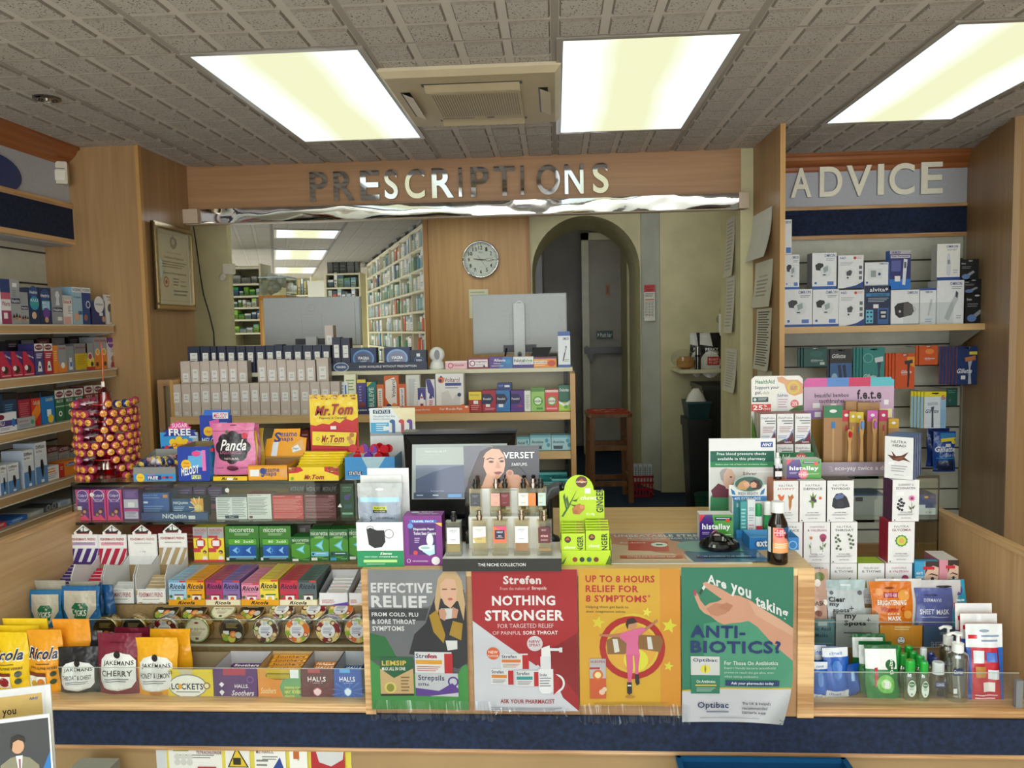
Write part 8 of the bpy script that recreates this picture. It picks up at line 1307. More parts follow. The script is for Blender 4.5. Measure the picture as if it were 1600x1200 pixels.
# ================================================================ RIGHT DISPLAY BAY
YM=2.37; ZM=atY(1400,1013,YM).z; YK=2.47
b=MB(); b.box(X1,XR,YM,2.60,ZD,ZM-.0,mat='kraftridge'); part(b,'mask_step');
h1=atY(1270,749.5,YK+.0).z-atY(1270,815,YK).z
ZRow=[atY(1310,880,YK).z-h1,atY(1310,880,YK).z,atY(1310,815.5,YK).z]; hb=ZRow[2]-ZRow[1]; ZRow=[ZRow[1]-hb,ZRow[1],ZRow[2]]; ZN2=ZRow[0]
b=MB(); b.box(X1,XR,2.455,2.95,ZM+.0006,ZN2,mat='kraftridge'); part(b,'herbal_tea_step')
xa=atY(1252,790,2.66).x; xb=atY(1467,790,2.66).x; z1=atY(1350,744,2.66).z; z0=atY(1350,812,2.66).z
glassbox('two tier glass cabinet on the right bay behind the herbal tea boxes',X1+.002,xb,2.66,2.94,ZN2+.0006,z1,z0)
def nut(label,row,x0,x1,l1,l2,c,pic,side=None,top=None):
 A=[tx(22,9,78,14,l1,c if l1!='NUTRA' else '6a6a70',''),tx(14,17,86,22.5,l2,c,'b')]+pic+[tx(28,76,72,78.5,'NATURAL HERBS','5a5a60','b'),('l',20,81,80,86,2,'a8a8ac'),tx(32,90,68,92.5,'NUTRATEA','6a6a70'),('e',8,96,2.5,0,'2a2a30')]
 z=ZRow[row]; a=atY(x0,850,YK); o=cbuild(atY(x1,850,YK).x-a.x-.001,hb-.0012,.07,'e8e6e9',side or 'd8d4d8',top or 'dcdadd',A).build('herbal_tea_box',None,(a.x+(atY(x1,850,YK).x-a.x)/2,YK,z+.0006)); return tag(o,label,'tea box')
def leafs(c,pts,s=5): return [('e',x,y,s,0,c) for x,y in pts]
P_joint=[('p',[(16,34),(24,32),(32,38),(44,32),(42,42),(36,48),(34,58),(26,58),(24,46)],'d8642c'),('p',[(58,34),(66,38),(76,32),(82,40),(74,46),(72,62),(66,74),(62,62),(62,46)],'b8702c')]
P_def=[('p',[(44,46),(38,34),(46,38),(50,26),(54,38),(64,32),(58,46),(66,52),(54,54),(52,66),(46,66),(44,54),(32,50)],'6a8a3a'),('e',50,44,8,0,'3a2a3c'),('e',58,48,6,0,'4a3048'),('e',78,42,6,0,'d8643c')]
P_thy=[('p',[(18,62),(22,44),(34,32),(56,30),(74,40),(84,56),(86,64),(60,68),(30,68)],'20242c'),('p',[(26,40),(44,32),(66,34),(60,42),(36,46)],'5a6a9c'),('e',50,56,14,0,'2c3038')]
P_cham=[('r',26,46,28,78,'6a8a4a'),('r',72,42,74,76,'6a8a5a')]+leafs('e8e4e8',[(27,30),(20,36),(34,36),(18,42),(36,42),(27,46)],5)+[('e',27,38,6,0,'c87a3a'),('e',73,36,13,0,'a83a6c'),('e',73,42,9,0,'8a2a50'),('p',[(27,60),(18,52),(22,64)],'6a8a4a'),('p',[(73,56),(86,50),(80,62)],'6a8a5a'),('p',[(73,64),(60,56),(64,68)],'6a8a5a'),('r',50,72,74,84,'f0f0f4')]
P_thr=leafs('5a6a50',[(26,32),(18,38),(28,42),(20,48),(34,46),(28,58),(22,64),(36,66),(66,30),(76,34),(70,42),(82,44),(74,52),(84,54),(76,62)],5)
P_eld=leafs('241c30',[(26,50),(34,54),(22,58),(30,62),(38,62),(26,70),(36,72),(20,66),(42,56),(32,46)],5)+[('p',[(72+15*math.cos(t)*(1 if i%2 else .5),44+9*math.sin(t)*(1 if i%2 else .5)) for i,t in enumerate([math.pi*j/9 for j in range(18)])],'d868a8'),('e',72,44,4.5,0,'7a2a44'),('r',71,54,73,78,'5a6a4a'),('p',[(72,68),(60,62),(66,72)],'4a5a3c'),('p',[(72,66),(84,60),(78,70)],'4a5a3c'),('r',12,28,40,38,'f0f0f4')]
P_gly=[('p',[(50+25*math.cos(t)*(1 if i%2 else .88),46+15*math.sin(t)*(1 if i%2 else .88)) for i,t in enumerate([math.pi*j/11 for j in range(22)])],'4a8a34'),('e',50,46,18,0,'c8d45a'),('e',50,46,10,0,'e0a85a')]
P_mul=[('p',[(26,60),(30,40),(36,60)],'7a8a4a'),('p',[(66,40),(76,34),(72,56),(62,52)],'5a6a5a')]
nut('orange sided joint tea box behind the brown medicine bottle, top row',2,1208,1247,'NUTRA','JOINT','b85a4a',P_joint,'e08a6a','e08468'); nut('defence tea box with purple berries in the top row',2,1249,1290,'NUTRA','DEFENCE','3a3a40',P_def); nut('thyroid tea box with black seaweed in the top row',2,1291.5,1333,'NUTRA','THYROID','2a2a30',P_thy,'3a3a40','4a4a52'); nut('elderberry and echinacea tea box under the head tea box',2,1393,1435,'ELDERBERRY &','ECHINACEA','5a4a6a',P_eld,'5a2a50')
nut('defence tea box half hidden behind the bottle, middle row',1,1214,1254,'NUTRA','DEFENCE','3a3a40',P_def,'4a2a6a'); nut('chamomile and valerian tea box in the middle row',1,1255.5,1297,'CHAMOMILE','& VALERIAN','a85a7a',P_cham,'b83a6c'); nut('throat tea box with round green leaves in the middle row',1,1298,1339.5,'NUTRA','THROAT','3a4a44',P_thr,'3a6a3a'); nut('glycemia tea box with bitter melon and red side, middle row',1,1387.5,1429,'NUTRA','GLYCEMIA','7a3a4a',P_gly,'b02a44','b83a50')
nut('glycemia tea box at the left of the bottom row',0,1256,1297,'NUTRA','GLYCEMIA','3a3a40',P_gly); nut('mullein leaf tea box in the bottom row, left one',0,1298,1339.5,'MULLEIN LEAF','& THYME','7a7a74',P_mul,'8a9a4a'); nut('mullein leaf tea box with lime top in the bottom row, right one',0,1341,1383,'MULLEIN LEAF','& THYME','7a7a74',P_mul,'a8c83a','b4d43a'); nut('chamomile tea box at the right of the bottom row',0,1384,1426,'CHAMOMILE','& VALERIAN','a85a7a',P_cham,'b83a6c')
P_head=[('p',[(10,44),(30,46),(24,34),(40,46),(60,44),(84,34),(70,48),(92,58),(66,54),(50,58),(30,56)],'5a2c1c'),('p',[(30,52),(70,46),(60,54),(44,56)],'8a4a30')]
zz=ZRow[2]+hb
for k in range(4):
 a=atY(1384,715,YK); c=atY(1426,715,YK); o=cbuild(c.x-a.x,atY(1400,684,YK-.01).z-zz-.001,.030,'e9e7ea','3a5f9c','4a74b0',([tx(24,9,76,15,'NUTRA','6a6a70'),tx(28,18,74,24,'HEAD','2a2a30','b')]+P_head+[('r',14,60,34,68,'f4f4f8'),('l',24,68,80,86,3,'b0b0b4'),('l',36,90,68,92,1,'6a6a70')]) if k==0 else [],sart=[('r',20,20,80,40,'5a7ab0'),('r',20,50,80,70,'5a7ab0')]).build('herbal_tea_box',None,((a.x+c.x)/2+.004+.0182*k,YK+.012+.0256*k,zz+.0004),-.61); tag(o,'blue sided head tea box, %s from the front on top of the stack'%nth(k),'tea box','head tea boxes')
# on the cabinet: probiotic display and toothbrush display
zg2=z1+.0006
def pc(name,label,cat,q,Y,d,col,side=None,top=None,A=(),base=None,group=None,rz=0,mat='card',lean=0): return carton(name,label,cat,q,Y,d,col,side,top,A,base,group,rz,mat,lean)
Yq=2.70; q=(1185,646,1270,719); zbp=atY(1220,719,Yq-.01).z
ztop=ZRow[2]+hb
e=empty('probiotic_display','green counter display of probiotic boxes with white header card','display box',(0,0,0)); a=atY(1186,712,Yq-.004); c=atY(1272,712,Yq-.004)
b=MB(); zf=atY(1220,707,Yq-.004).z; b.box(a.x,c.x,Yq-.004,Yq-.002,zg2,zf,'157a4a'); b.box(a.x,c.x,Yq-.002,Yq+.10,zg2,zg2+.0015,'157a4a')
for x in (a.x,c.x-.002): b.add([(x,Yq-.004,zg2),(x,Yq+.10,zg2),(x,Yq+.10,zf+.12),(x,Yq-.004,zf)],[(0,1,2,3)],'6ab04a')
b.face((a.x,Yq-.004,zf),(1,0,0),(0,0,-1),c.x-a.x,zf-zg2).art([tx(10,8,56,34,'HealthAid','e8f0ec','b'),('e',76,24,10,20,'d84a4a'),tx(68,14,84,34,'25%','f4f0f0','b')]); b.build('tray',e)
a=atY(1174,588,Yq+.1); c=atY(1254.5,588,Yq+.1); zb_=atY(1210,642,Yq+.1).z; b=MB(); W_=c.x-a.x; b.prism([(a.x,zg2),(c.x,zg2),(c.x,a.z-.012),(c.x-.012,a.z),(a.x+.012,a.z),(a.x,a.z-.012)],Yq+.1,Yq+.103,'eceae6')
b.face((a.x,Yq+.1,a.z),(1,0,0),(0,0,-1),W_,a.z-zb_).art([tx(8,10,45,22,'HealthAid','2a7a4a','b'),tx(7,28,54,40,'Support your','3a4a5c','b'),tx(7,43,20,54,'gut,','3a4a5c','b'),tx(22,43,36,54,'daily','a89a8a','i'),('r',2,60,33,74,'2f4a48'),('e',7,67,3,0,'c8d8d0'),('l',13,63,30,71,2,'c8d8d0'),('p',[(50,4),(60,2),(70,12),(90,12),(100,24),(100,50),(84,58),(70,50),(64,24),(52,16)],'dca47c'),('o',82,34,12,.3,'d8c84a'),tx(76,30,88,40,'GUT','8a7a2a','b'),('e',84,80,8,0,'e06a70'),tx(79,74,89,86,'25%','f4f0f0','b'),('p',[(72,100),(90,86),(100,84),(100,100)],'3a6a2c'),('r',50,48,72,100,'e4e4ea'),tx(51,52,71,62,'DailyProbio','4a3a54'),('l',52,66,70,94,4,'c8a0a8'),('r',0,80,38,100,'d83a3a'),tx(3,83,22,97,'25','f8f4f4','bb'),tx(24,82,30,88,'%','f4f0f0','b'),tx(23,91,37,98,'OFF','f4f0f0','b')]); b.build('header_card',e)
pb=[tx(8,10,92,19,'DailyProbio','4a4450',''),('r',28,22,96,25,'2f4a48'),('l',40,30,94,36,1,'5a5a64'),('l',14,42,90,64,4,'a8848c'),('l',6,72,60,84,2,'8a9ac8'),('p',[(0,94),(40,88),(70,78),(96,50),(96,56),(84,74),(60,92),(0,97)],'5a7ac8'),('p',[(0,96),(60,88),(96,60),(100,100),(0,100)],'6a1c28'),('p',[(0,94),(50,82),(54,86),(0,98)],'2f5a44'),tx(44,91,86,96,'HealthAid','f0e4e8','b')]
hp=atY(1220,647,Yq).z-atY(1220,694,Yq).z; o0=None; zl_=zg2+.002
for r in range(2):
 for k in range(3):
  a=atY([1188,1214,1242][k],680,Yq); c=atY([1212.5,1240,1267][k],680,Yq); zr_=atY(1220,694,Yq).z if r else atY(1220,694,Yq).z-hp-.001
  for j in range(1 if r==0 else 2):
   o=cbuild(c.x-a.x-.0008,hp,.04,'e9e7ea','c8c4b8','8a4a44',pb).build('probiotic_box',None,((a.x+c.x)/2,Yq+j*.042,zr_+.0006)); tag(o,'white and maroon probiotic box, %s from the left, %s row%s'%(nth(k),['lower','upper'][r],' front' if j==0 else ' rear'),'supplement box','probiotic boxes in the green display')
cc('allergy_tablet_box','purple and green allergy tablet box on top of the tea boxes','medicine box',(1229,718,1283,750),2.50,.045,'4a3a80','e8e8ec','f0f0f2',hA,base=ztop+.0004)
tube('dropper_bottle','small black bottle with white pump cap on the joint tea box','dropper bottle',1215,2.50,13,707,['1a1a1e','1a1a1e','1a1a1e','ececf0','ececf0','e8e8ec','e8e8ec'],base=ztop+.0004,prof=[(.98,0),(1,.03),(1,.5),(.8,.53),(.8,.54),(.72,.8),(.4,.82),(.36,1)],art_=[('r',0,0,100,34,'c8c8d0'),('r',0,56,100,96,'e4dce4')],sy=1)
# toothbrush display
Yt=2.69; e=empty('toothbrush_display','lilac counter display of bamboo toothbrushes with four coloured header blocks','display box',(0,0,0))
a=atY(1256,591,Yt+.14); c=atY(1397,591,Yt+.14); zb_=atY(1320,653,Yt+.14).z; W_=c.x-a.x; b=MB()
b.prism([(a.x,zg2),(c.x,zg2),(c.x,a.z-.02),(c.x-.006,a.z-.006),(c.x-.02,a.z),(a.x+.02,a.z),(a.x+.006,a.z-.006),(a.x,a.z-.02)],Yt+.14,Yt+.143,'b89ab4')
b.face((a.x,Yt+.14,a.z),(1,0,0),(0,0,-1),W_,a.z-zb_).art([('r',3,0,26,22,'d860a8'),('r',0,6,26,22,'d860a8'),('r',26,0,50,22,'5a8ad0'),('r',50,0,74,22,'d03a68'),('r',74,0,97,22,'5ab8c8'),('r',74,6,100,22,'5ab8c8'),('r',0,22,100,80,'c8a8c4'),('r',0,80,100,100,'a07ac0'),tx(12,38,50,48,'beautiful bamboo','2a2430','b'),tx(17,52,45,62,'toothbrushes','2a2430','b'),tx(59,30,86,54,'f.e.t.e','1a1820','bb'),tx(60,56,86,62,'from earth to earth','2a2430','b'),('r',10,62,18,74,'f0eef2'),('r',30,64,36,76,'f0eef2'),('r',89,56,94,68,'f0eef2'),('r',12,84,19,97,'f0eef2'),('r',84,78,98,100,'e8e4a8')])
b.face((a.x+.004,Yt+.1385,zb_-.002),(1,0,0),(0,0,-1),W_-.008,zb_-zg2-.004).art([('r',0,0,100,100,'a8803c')]); b.build('header_card',e)
a=atY(1283,733,Yt-.01); c=atY(1402,733,Yt-.01); zf=atY(1340,722,Yt-.01).z; b=MB(); b.box(a.x,c.x,Yt-.01,Yt-.008,zg2,zf,'a898a8'); b.box(a.x,c.x,Yt-.008,Yt+.14,zg2,zg2+.0015,'a898a8')
for x in (a.x-.0,c.x-.002): b.add([(x,Yt-.01,zg2),(x,Yt+.14,zg2),(x,Yt+.14,zb_),(x,Yt-.01,zf)],[(0,1,2,3)],'e4dce4')
b.face((a.x,Yt-.01,zf),(1,0,0),(0,0,-1),c.x-a.x,zf-zg2).art([tx(18,28,90,74,'eco-yay twice a day','f0ecf0','b'),('p',[(10,30),(15,40),(14,42)],'f0ecf0'),('p',[(9,52),(15,52),(15,55)],'f0ecf0'),('p',[(10,76),(15,64),(16,66)],'f0ecf0')]); b.build('tray',e)
for k,(x0,x1,yt,col) in enumerate(((1287,1316,634,'2f7a54'),(1314,1330,641,'c83040'),(1327,1338,643,'c8a82c'),(1335,1349,644,'d8c22c'),(1355,1371,641,'c860b0'),(1373,1387,641,'b82a5c'),(1388,1404,654,'c8a030'),(1321,1339,627,'a87848'),(1340,1357,629,'b08050'),(1357,1374,630,'b08050'))):
 br=k<7; A=[('r',0,0,100,18,col),('e',50,8,20,2.5,'e8e4e8'),('r',40,24,62,34,['2f74b4','b82a40','c8a830','5a8ad0','a83a8c','b82a50','a8803c'][k%7]),('r',46,34,56,90,'c09a64'),('r',30,92,70,98,col)] if br else []
 pc('toothbrush_pack','kraft toothbrush pack with %s top, %s in the lilac display'%(['green','red','mustard','yellow','pink','crimson','gold'][k],nth(k)) if br else 'plain kraft toothbrush box at the back of the display, %s from the left'%nth(k-7),'toothbrush pack',(x0,yt,x1,722),Yt+(.03 if br else .09)+.012*(k%2),.014,'a87c50' if br else 'b08658',A=A,base=zg2+.002,lean=.0)
for k,(px,yt,col,cn) in enumerate(((1328,671,'c8242c','red'),(1347,655,'6a9ad8','blue'),(1367,654,'b86ac0','violet'))):
 t=atY(px,yt,Yt+.004); h=t.z-zg2-.002; e2=empty('bamboo_toothbrush','bamboo toothbrush with %s bristles standing at the front of the lilac display'%cn,'toothbrush',(t.x,Yt+.004,zg2+.002))
 b=MB('matt'); b.prism([(-.006,.002),(.006,.002),(.0065,h*.3),(.004,h*.62),(.005,h*.72),(.0075,h*.8),(.0075,h*.97),(.004,h),(-.004,h),(-.0075,h*.97),(-.0075,h*.8),(-.005,h*.72),(-.004,h*.62),(-.0065,h*.3)],0,.005,'cfa06a'); b.build('handle',e2)
 b=MB('matt'); b.prism([(.005*math.cos(x),h*.89+h*.075*math.sin(x)) for x in [i*.5236 for i in range(12)]],-.008,-.0002,col); b.build('bristles',e2); b=MB('plastic'); b.box(-.008,.008,-.001,.006,0,.014,col); b.build('foot_grip',e2)
# cabinet contents right
zc2=z0+.0006
pc('dressing_box','long pale box with barcode on the right cabinet shelf','box',(1322,772,1381,812),2.72,.1,'b4b8b8','9a9ea0','4a6a8c',[('r',0,0,100,8,'3f5f8c'),('r',24,14,44,34,'55585c')],base=zc2); pc('wound_box','blue and white box at the right of the glass cabinet','box',(1428,773,1462,812),2.72,.08,'d0d4d8','a8acb0','26407c',[('r',0,0,100,66,'26407c'),('e',56,12,10,5,'f0a030'),('r',12,50,52,66,'d8dce4'),tx(54,84,80,92,'CE','6a6a70')],base=zc2)
pc('plaster_pack','yellow packet on the lower level of the right cabinet','packet',(1344,816,1378,832),2.74,.05,'d8b02c',A=[('r',40,10,60,80,'e4e4e8')],base=atY(1360,836,2.74).z) if 0 else None
zl2=ZN2+.0006
# eye patch boxes
eye=lambda c: [('r',0,0,46,100,c),('r',42,0,100,100,'dcb8a4'),('p',[(44,0),(100,0),(100,14),(76,10),(56,16),(44,30)],'3a2a28'),('r',34,12,82,19,'c82838'),('p',[(52,32),(70,27),(96,31),(96,34),(70,30)],'4a342c'),('e',74,42,17,5,'efe6e4'),('e',74,42,7,4.6,'2a1c18'),('p',[(56,41),(74,35),(92,41),(74,37.5)],'2a1c18'),tx(4,24,32,30,'ANTI','f0f0f4','b'),tx(4,33,44,39,'WRINKLE','f0f0f4','b'),tx(4,42,22,48,'GEL','f0f0f4','b'),tx(4,51,34,57,'PATCH','f0f0f4','b')]
for k in range(3): pc('eye_patch_box','blue eye gel patch box, %s from the front right of the tea boxes'%nth(k),'box',(1429,877,1466,950),2.462+.024*k,.02,'3a9ac8','3a9ac8','4aa8d8',eye('3a9ac8') if k==0 else [],base=ZN2+.0006,group='blue eye gel patch boxes')
pc('eye_patch_box','pink eye gel patch box at the right of the blue ones','box',(1467,875,1497,950),2.464,.10,'d890a0','c87a8c','ece4e4',eye('d890a0')[:8],base=ZN2+.0006)
# mask trays on the step
zm=ZM+.0006
def mtray(lab,q,col,A,**k): return opentray('face_mask_tray',lab,q,YM+.005,.055,col,A,inner='d8d4d0',base=zm,**k)
mtray('grey blue hyaluronic mask tray at the left of the right bay',(1264,968,1304,1012),'5f8488',[tx(-4,26,84,40,'ronic Acid','24343a','b'),tx(8,50,74,64,'e Masks','24343a','b'),('r',36,6,70,22,'a8b8b8'),('l',0,84,90,90,1,'9ab4b8')])
mtray('grey mask tray reading my spots',(1306,960,1373,1013),'a8aaa8',[tx(20,0,48,18,'my','1c1c20','bb'),tx(19,18,70,38,'Spots','1c1c20','bb'),('r',75,10,77,24,'2a2a2e'),('r',71,16,81,18,'2a2a2e'),('l',18,54,84,62,1,'5a5a5c'),('l',32,66,72,72,1,'5a5a5c')])
mtray('orange mask tray with round face symbol',(1375,977,1441,1013),'d8922c',[('l',34,6,72,26,2,'f0d8a0'),('e',50,68,10,0,'1c1c20'),('e',50,68,8.8,0,'f0f0f0'),('r',45,58,48,64,'1c1c20'),('r',52,58,55,64,'1c1c20'),('r',46,76,54,80,'1c1c20')])
mtray('slate blue sheet mask tray',(1443,979,1502,1013),'3a6284',[tx(44,26,70,38,'DERMAV','b8c8d8'),tx(20,72,52,96,'SHEET','c8d4e0','')])
bag('face_mask_sachet','pink mask sachet with coconut pictures behind the grey blue tray',(1264,893,1297,1005),YM+.02,'c8a090',[('e',60,10,26,6,'6a7a3c'),('e',50,18,16,5,'ece4dc'),('e',30,52,14,4,'e4dcd4'),('e',84,44,12,4,'e4dcd4'),tx(16,42,84,48,'MASK','5a4a44','b'),('e',50,58,16,4,'8a5a4c')],.014,'mask sachet',base=zm+.002,lean=.1)
bag('face_mask_sachet','white and grey clear skin mask sachet',(1294,909,1355,1005),YM+.02,'b8c0c4',[('r',0,0,100,16,'a8bcc0'),('e',50,8,14,1.6,'d8e0e4'),('e',86,20,6,0,'2a2a2e'),('e',13,20,5,0,'2a2a2e'),tx(6,26,48,34,'Clear','1c1c22','bb'),tx(8,36,32,42,'my','1c1c22','bb'),tx(16,44,56,51,'spots','1c1c22','bb'),('r',62,40,64,47,'5a5a60'),('r',57,43,69,44.5,'5a5a60')],.014,'mask sachet',base=zm+.002,lean=.1)
bag('face_mask_sachet','orange brightening vitamin mask sachet',(1363,912,1430,1010),YM+.02,'d8741c',[('e',78,22,14,0,'e8a04a'),('e',20,16,9,0,'e0903a'),('e',46,10,12,1.6,'7a3a14'),('r',32,17,64,25,'a82a5c'),tx(34,18.5,62,24,'BEAUTY FORMULAS','f0d8e0','b'),tx(16,29,84,37,'BRIGHTENING','f4ece0','bb'),tx(24,39,80,47,'Vitamin C','b82a2c','bi'),tx(38,49,66,52,'FACE','f4e0c8','b'),tx(38,54,70,61,'MASK','f8ece0','bb'),('e',86,52,10,0,'e8a04a')],.014,'mask sachet',base=zm+.002,lean=.1)
bag('face_mask_sachet','lavender blue sheet mask sachet',(1434,922,1493,1010),YM+.02,'5a64a4',[('e',40,12,18,2,'3a4474'),tx(22,18,68,24,'DERMAV10','d8dcf0','b'),tx(10,37,88,46,'SHEET MASK','e8ecf8','b'),('l',14,50,84,53,1,'b8c0e0')],.014,'mask sachet',base=zm+.002,lean=.1)
bag('face_mask_sachet','teal children mask sachet at the right end of the mask row',(1490,909,1515,963),YM+.03,'2f9ac0',[('e',50,16,30,8,'5a4a9c'),('e',46,60,24,12,'3a6a3a'),('l',14,30,86,44,2,'d8f0f8'),('e',60,92,16,5,'e8d8a0')],.012,'mask sachet',base=zm,lean=.12)
bag('face_mask_sachet','white mask sachet cards behind the orange tray',(1366,905,1438,1010),YM+.045,'dcd8d8',[],.01,'mask sachet',base=zm+.002)
bag('face_mask_sachet','white mask sachet cards behind the lavender sachet',(1436,907,1500,1010),YM+.045,'d4d0d4',[('e',60,10,20,2,'2a2a2c')],.01,'mask sachet',base=zm+.002)
# front row
zd=ZD+.0008
cl=lambda: [('r',0,0,100,18,'e0e4ec'),tx(26,8,74,14,'clinell','3a6ab8','b'),('p',[(30,34),(40,26),(60,26),(70,36),(66,56),(50,64),(34,56)],'4a80d0'),('r',0,84,100,100,'e0e4ec'),tx(16,88,60,94,'clinell','3a6ab8','b')]
bag('wipes_pack','blue and white wipes pack lying against the front at the left of the bay',(1270,1037,1295,1093),2.19,'1f5fc0',cl(),.03,'wipes',base=zd); bag('wipes_pack','blue wipes pack leaning, second from the left',(1290,1017,1332,1093),2.20,'1f5cbc',cl(),.035,'wipes',base=zd,rz=.1,lean=.1); bag('wipes_pack','dark blue wipes pack leaning to the right beside the green wipes',(1326,1040,1350,1093),2.215,'184a9c',[('l',20,20,40,90,1,'8ab0e0')],.03,'wipes',base=zd,rz=.4)
for k,(x,y) in enumerate(((1264,1010),(1282,1012),(1264,1030))): bag('wipes_pack','white topped wipes pack behind the front ones, %s'%nth(k),(x,y,x+28,1088),2.24+.02*k,'2a66c0',[('r',0,0,100,30,'e0e4ec'),tx(16,8,84,20,'clinell','3a6ab8','b')],.025,'wipes','wipes packs at the back',base=zd)
dt=[('r',0,0,100,6,'145a2c'),('r',0,6,92,42,'e4e8e8'),('e',72,34,16,0,'145a2c'),('t',68,20,80,50,'Dettol','f0f4f0','b',90),('p',[(24,40),(32,38),(32,72),(24,74)],'b82838'),('e',54,68,26,17,'6ab84a'),('e',54,68,14,9,'b8e09a'),('r',50,62,62,76,'eef0ee'),('l',6,92,90,96,1,'2a8a44')]
bag('wipes_pack','green antibacterial wipes pack with bright starburst, front one',(1357,1014,1410,1093),2.185,'1c7a34',dt,.03,'wipes',base=zd,lean=.12)
for k in range(2): bag('wipes_pack','green antibacterial wipes pack, %s behind the front one'%nth(k),(1346-10*k,1007-12*k,1398-10*k,1088),2.225+.03*k,'1a7030',dt[:3],.025,'wipes','green wipes behind the front one',base=zd,lean=.1)
def gel(label,px,yt,Y,w_px,cap,body,lab,big=0):
 t=atY(px,yt,Y); h=t.z-zd; r=w_px*Y/2412; e=empty('hand_gel_bottle',label,'gel bottle',(t.x,Y,zd))
 b=MB('acrylic'); b.lathe([(r*.9,0),(r,.004),(r,h*.62),(r*.8,h*.68),(r*.5,h*.72)],18,'ffffff','gelbody' if body else 'acrylic',sy=.6); bb_=b.build('bottle_body',e)
 b=MB('gloss'); b.lathe([(r*.74,h*.71),(r*.74,h*.97),(r*.64,h)],16,cap,sy=.8); b.build('flip_cap',e)
 if lab: b=MB(); b.face((-r*.72,-r*.6-.0012,h*.56),(1,0,0),(0,0,-1),r*1.44,h*.42).art(lab); b.build('front_label',bb_)
 return e
glassmat('gelbody','c4e6be',.6,.06,1.6)
gl=[('e',50,50,46,48,'e0ece0'),('e',50,26,34,16,'1c6a34'),tx(24,20,76,31,'Dettol','f0f4f0','b'),('l',26,44,74,62,2,'6a9a74'),('e',50,82,7,6,'2a8a4a')]
gel('green capped hand gel bottle in front beside the green wipes',1422.5,1031,2.19,20,'22a83a','1',gl); gel('green capped hand gel bottle in front, turned sideways',1444,1033,2.185,17,'22a83a','1',gl)
for k,(px,yt) in enumerate(((1411,1021),(1427,1018),(1420,1009),(1438,1024),(1401,1008))): gel('green capped hand gel bottle in the rear cluster, %s'%nth(k),px,yt,2.245+.022*(k%3),17,'1f9a36','1',None)
gel('clear hand gel bottle with clear cap and navy label',1466,1034,2.19,25,'c8ccd0','',[('r',6,0,94,40,'26305c'),tx(16,10,84,28,'CLEARGEL','d8dce8'),('r',20,56,84,90,'20242c')]);
for k,(px,yt) in enumerate(((1455,1019),(1461,1027),(1443,1012))): gel('%s capped gel bottle behind the clear one, %s'%(['navy','navy','clear'][k],nth(k)),px,yt,2.25-.02*(k==1),14,['26306c','26306c','c8ccd0'][k],'',None)
def pump(label,px,yt,Y,w_px):
 t=atY(px,yt,Y); h=t.z-zd; r=w_px*Y/2412; e=empty('pump_bottle',label,'pump bottle',(t.x,Y,zd))
 b=MB('acrylic'); b.lathe([(r*.92,0),(r,.006),(r,h*.66),(r*.9,h*.70),(r*.5,h*.73)],24,'ffffff','clearbody',sy=.8); b.build('bottle_body',e)
 b=MB('gloss'); b.lathe([(r*.55,h*.72),(r*.55,h*.84),(r*.3,h*.85),(r*.16,h*.86),(r*.16,h*.95),(r*.4,h*.96),(r*.4,h*.985)],18,'ececee'); b.tube([(0,0,h*.975),(-r*.6,-.002,h*.985),(-r*1.15,-.004,h*.955)],.004,8,'ececee'); b.tube([(0,0,h*.72),(0,0,h*.5),(r*.3,0,.01)],.003,6,'dcdee0'); b.build('pump_head',e)
 b=MB(); b.face((-r*.8,-r*.8-.001,h*.56),(1,0,0),(0,0,-1),r*1.6,h*.4).art([('r',0,10,60,34,'26305c'),tx(4,14,56,28,'Carex','d8dce8','b'),('r',4,80,26,98,'d8dcdc')]); b.build('front_label',e)
pump('clear pump bottle of hand gel in front',1497,987,2.19,32); pump('clear pump bottle of hand gel behind the front one',1482,977,2.25,26)
for k in range(3):
 bag('childrens_mask_pack','red and blue hanging pack with white header, %s from the front, right end'%nth(k),(1514-8*k,979-16*k,1572-8*k,1094),2.185+.03*k,'c0283a',[('r',0,0,100,30,'e0e4ea'),('e',50,9,14,2,'8a9ab0'),('r',6,14,30,19,'c82838'),('l',40,14,90,26,2,'8a9ab8'),('p',[(84,30),(100,30),(100,100),(92,100)],'1f5cb0'),('r',0,30,12,100,'1f4f9c'),('r',18,34,46,50,'d8dce4'),('r',52,36,80,48,'3f6ac0'),('r',22,54,50,68,'b8803c'),('r',56,58,84,70,'d8dce4'),('r',40,74,72,86,'ece4e4'),('l',20,90,80,98,2,'f0c0c8')] if k==0 else [('r',0,0,100,30,'e4e6ea'),('r',6,14,30,19,'c82838'),('r',0,30,20,100,'1f5cb0')],.02,'hanging pack',base=zd,lean=.08)
guard('clear plastic guard along the front of the right bay',atY(1264,1070,2.148).x,atY(1592,1070,2.148).x,2.148,zd,atY(1400,1051,2.148).z)
guard('clear plastic guard in front of the mask trays',atY(1264,990,2.362).x,atY(1530,990,2.362).x,2.362,zm,atY(1400,972.5,2.362).z)
b=MB('plastic'); p=atY(1593,1075,2.14); b.box(p.x-.008,p.x+.01,2.14,2.155,zd,zd+.085,'7a7c80'); tag(b.build('guard_bracket'),'grey bracket at the right end of the right bay guard','bracket')
b=MB('plastic'); p=atY(1268,1075,2.14); b.box(p.x-.008,p.x+.006,2.14,2.147,zd,zd+.07,'8a8c90'); tag(b.build('guard_bracket'),'grey bracket at the left end of the right bay guard','bracket')
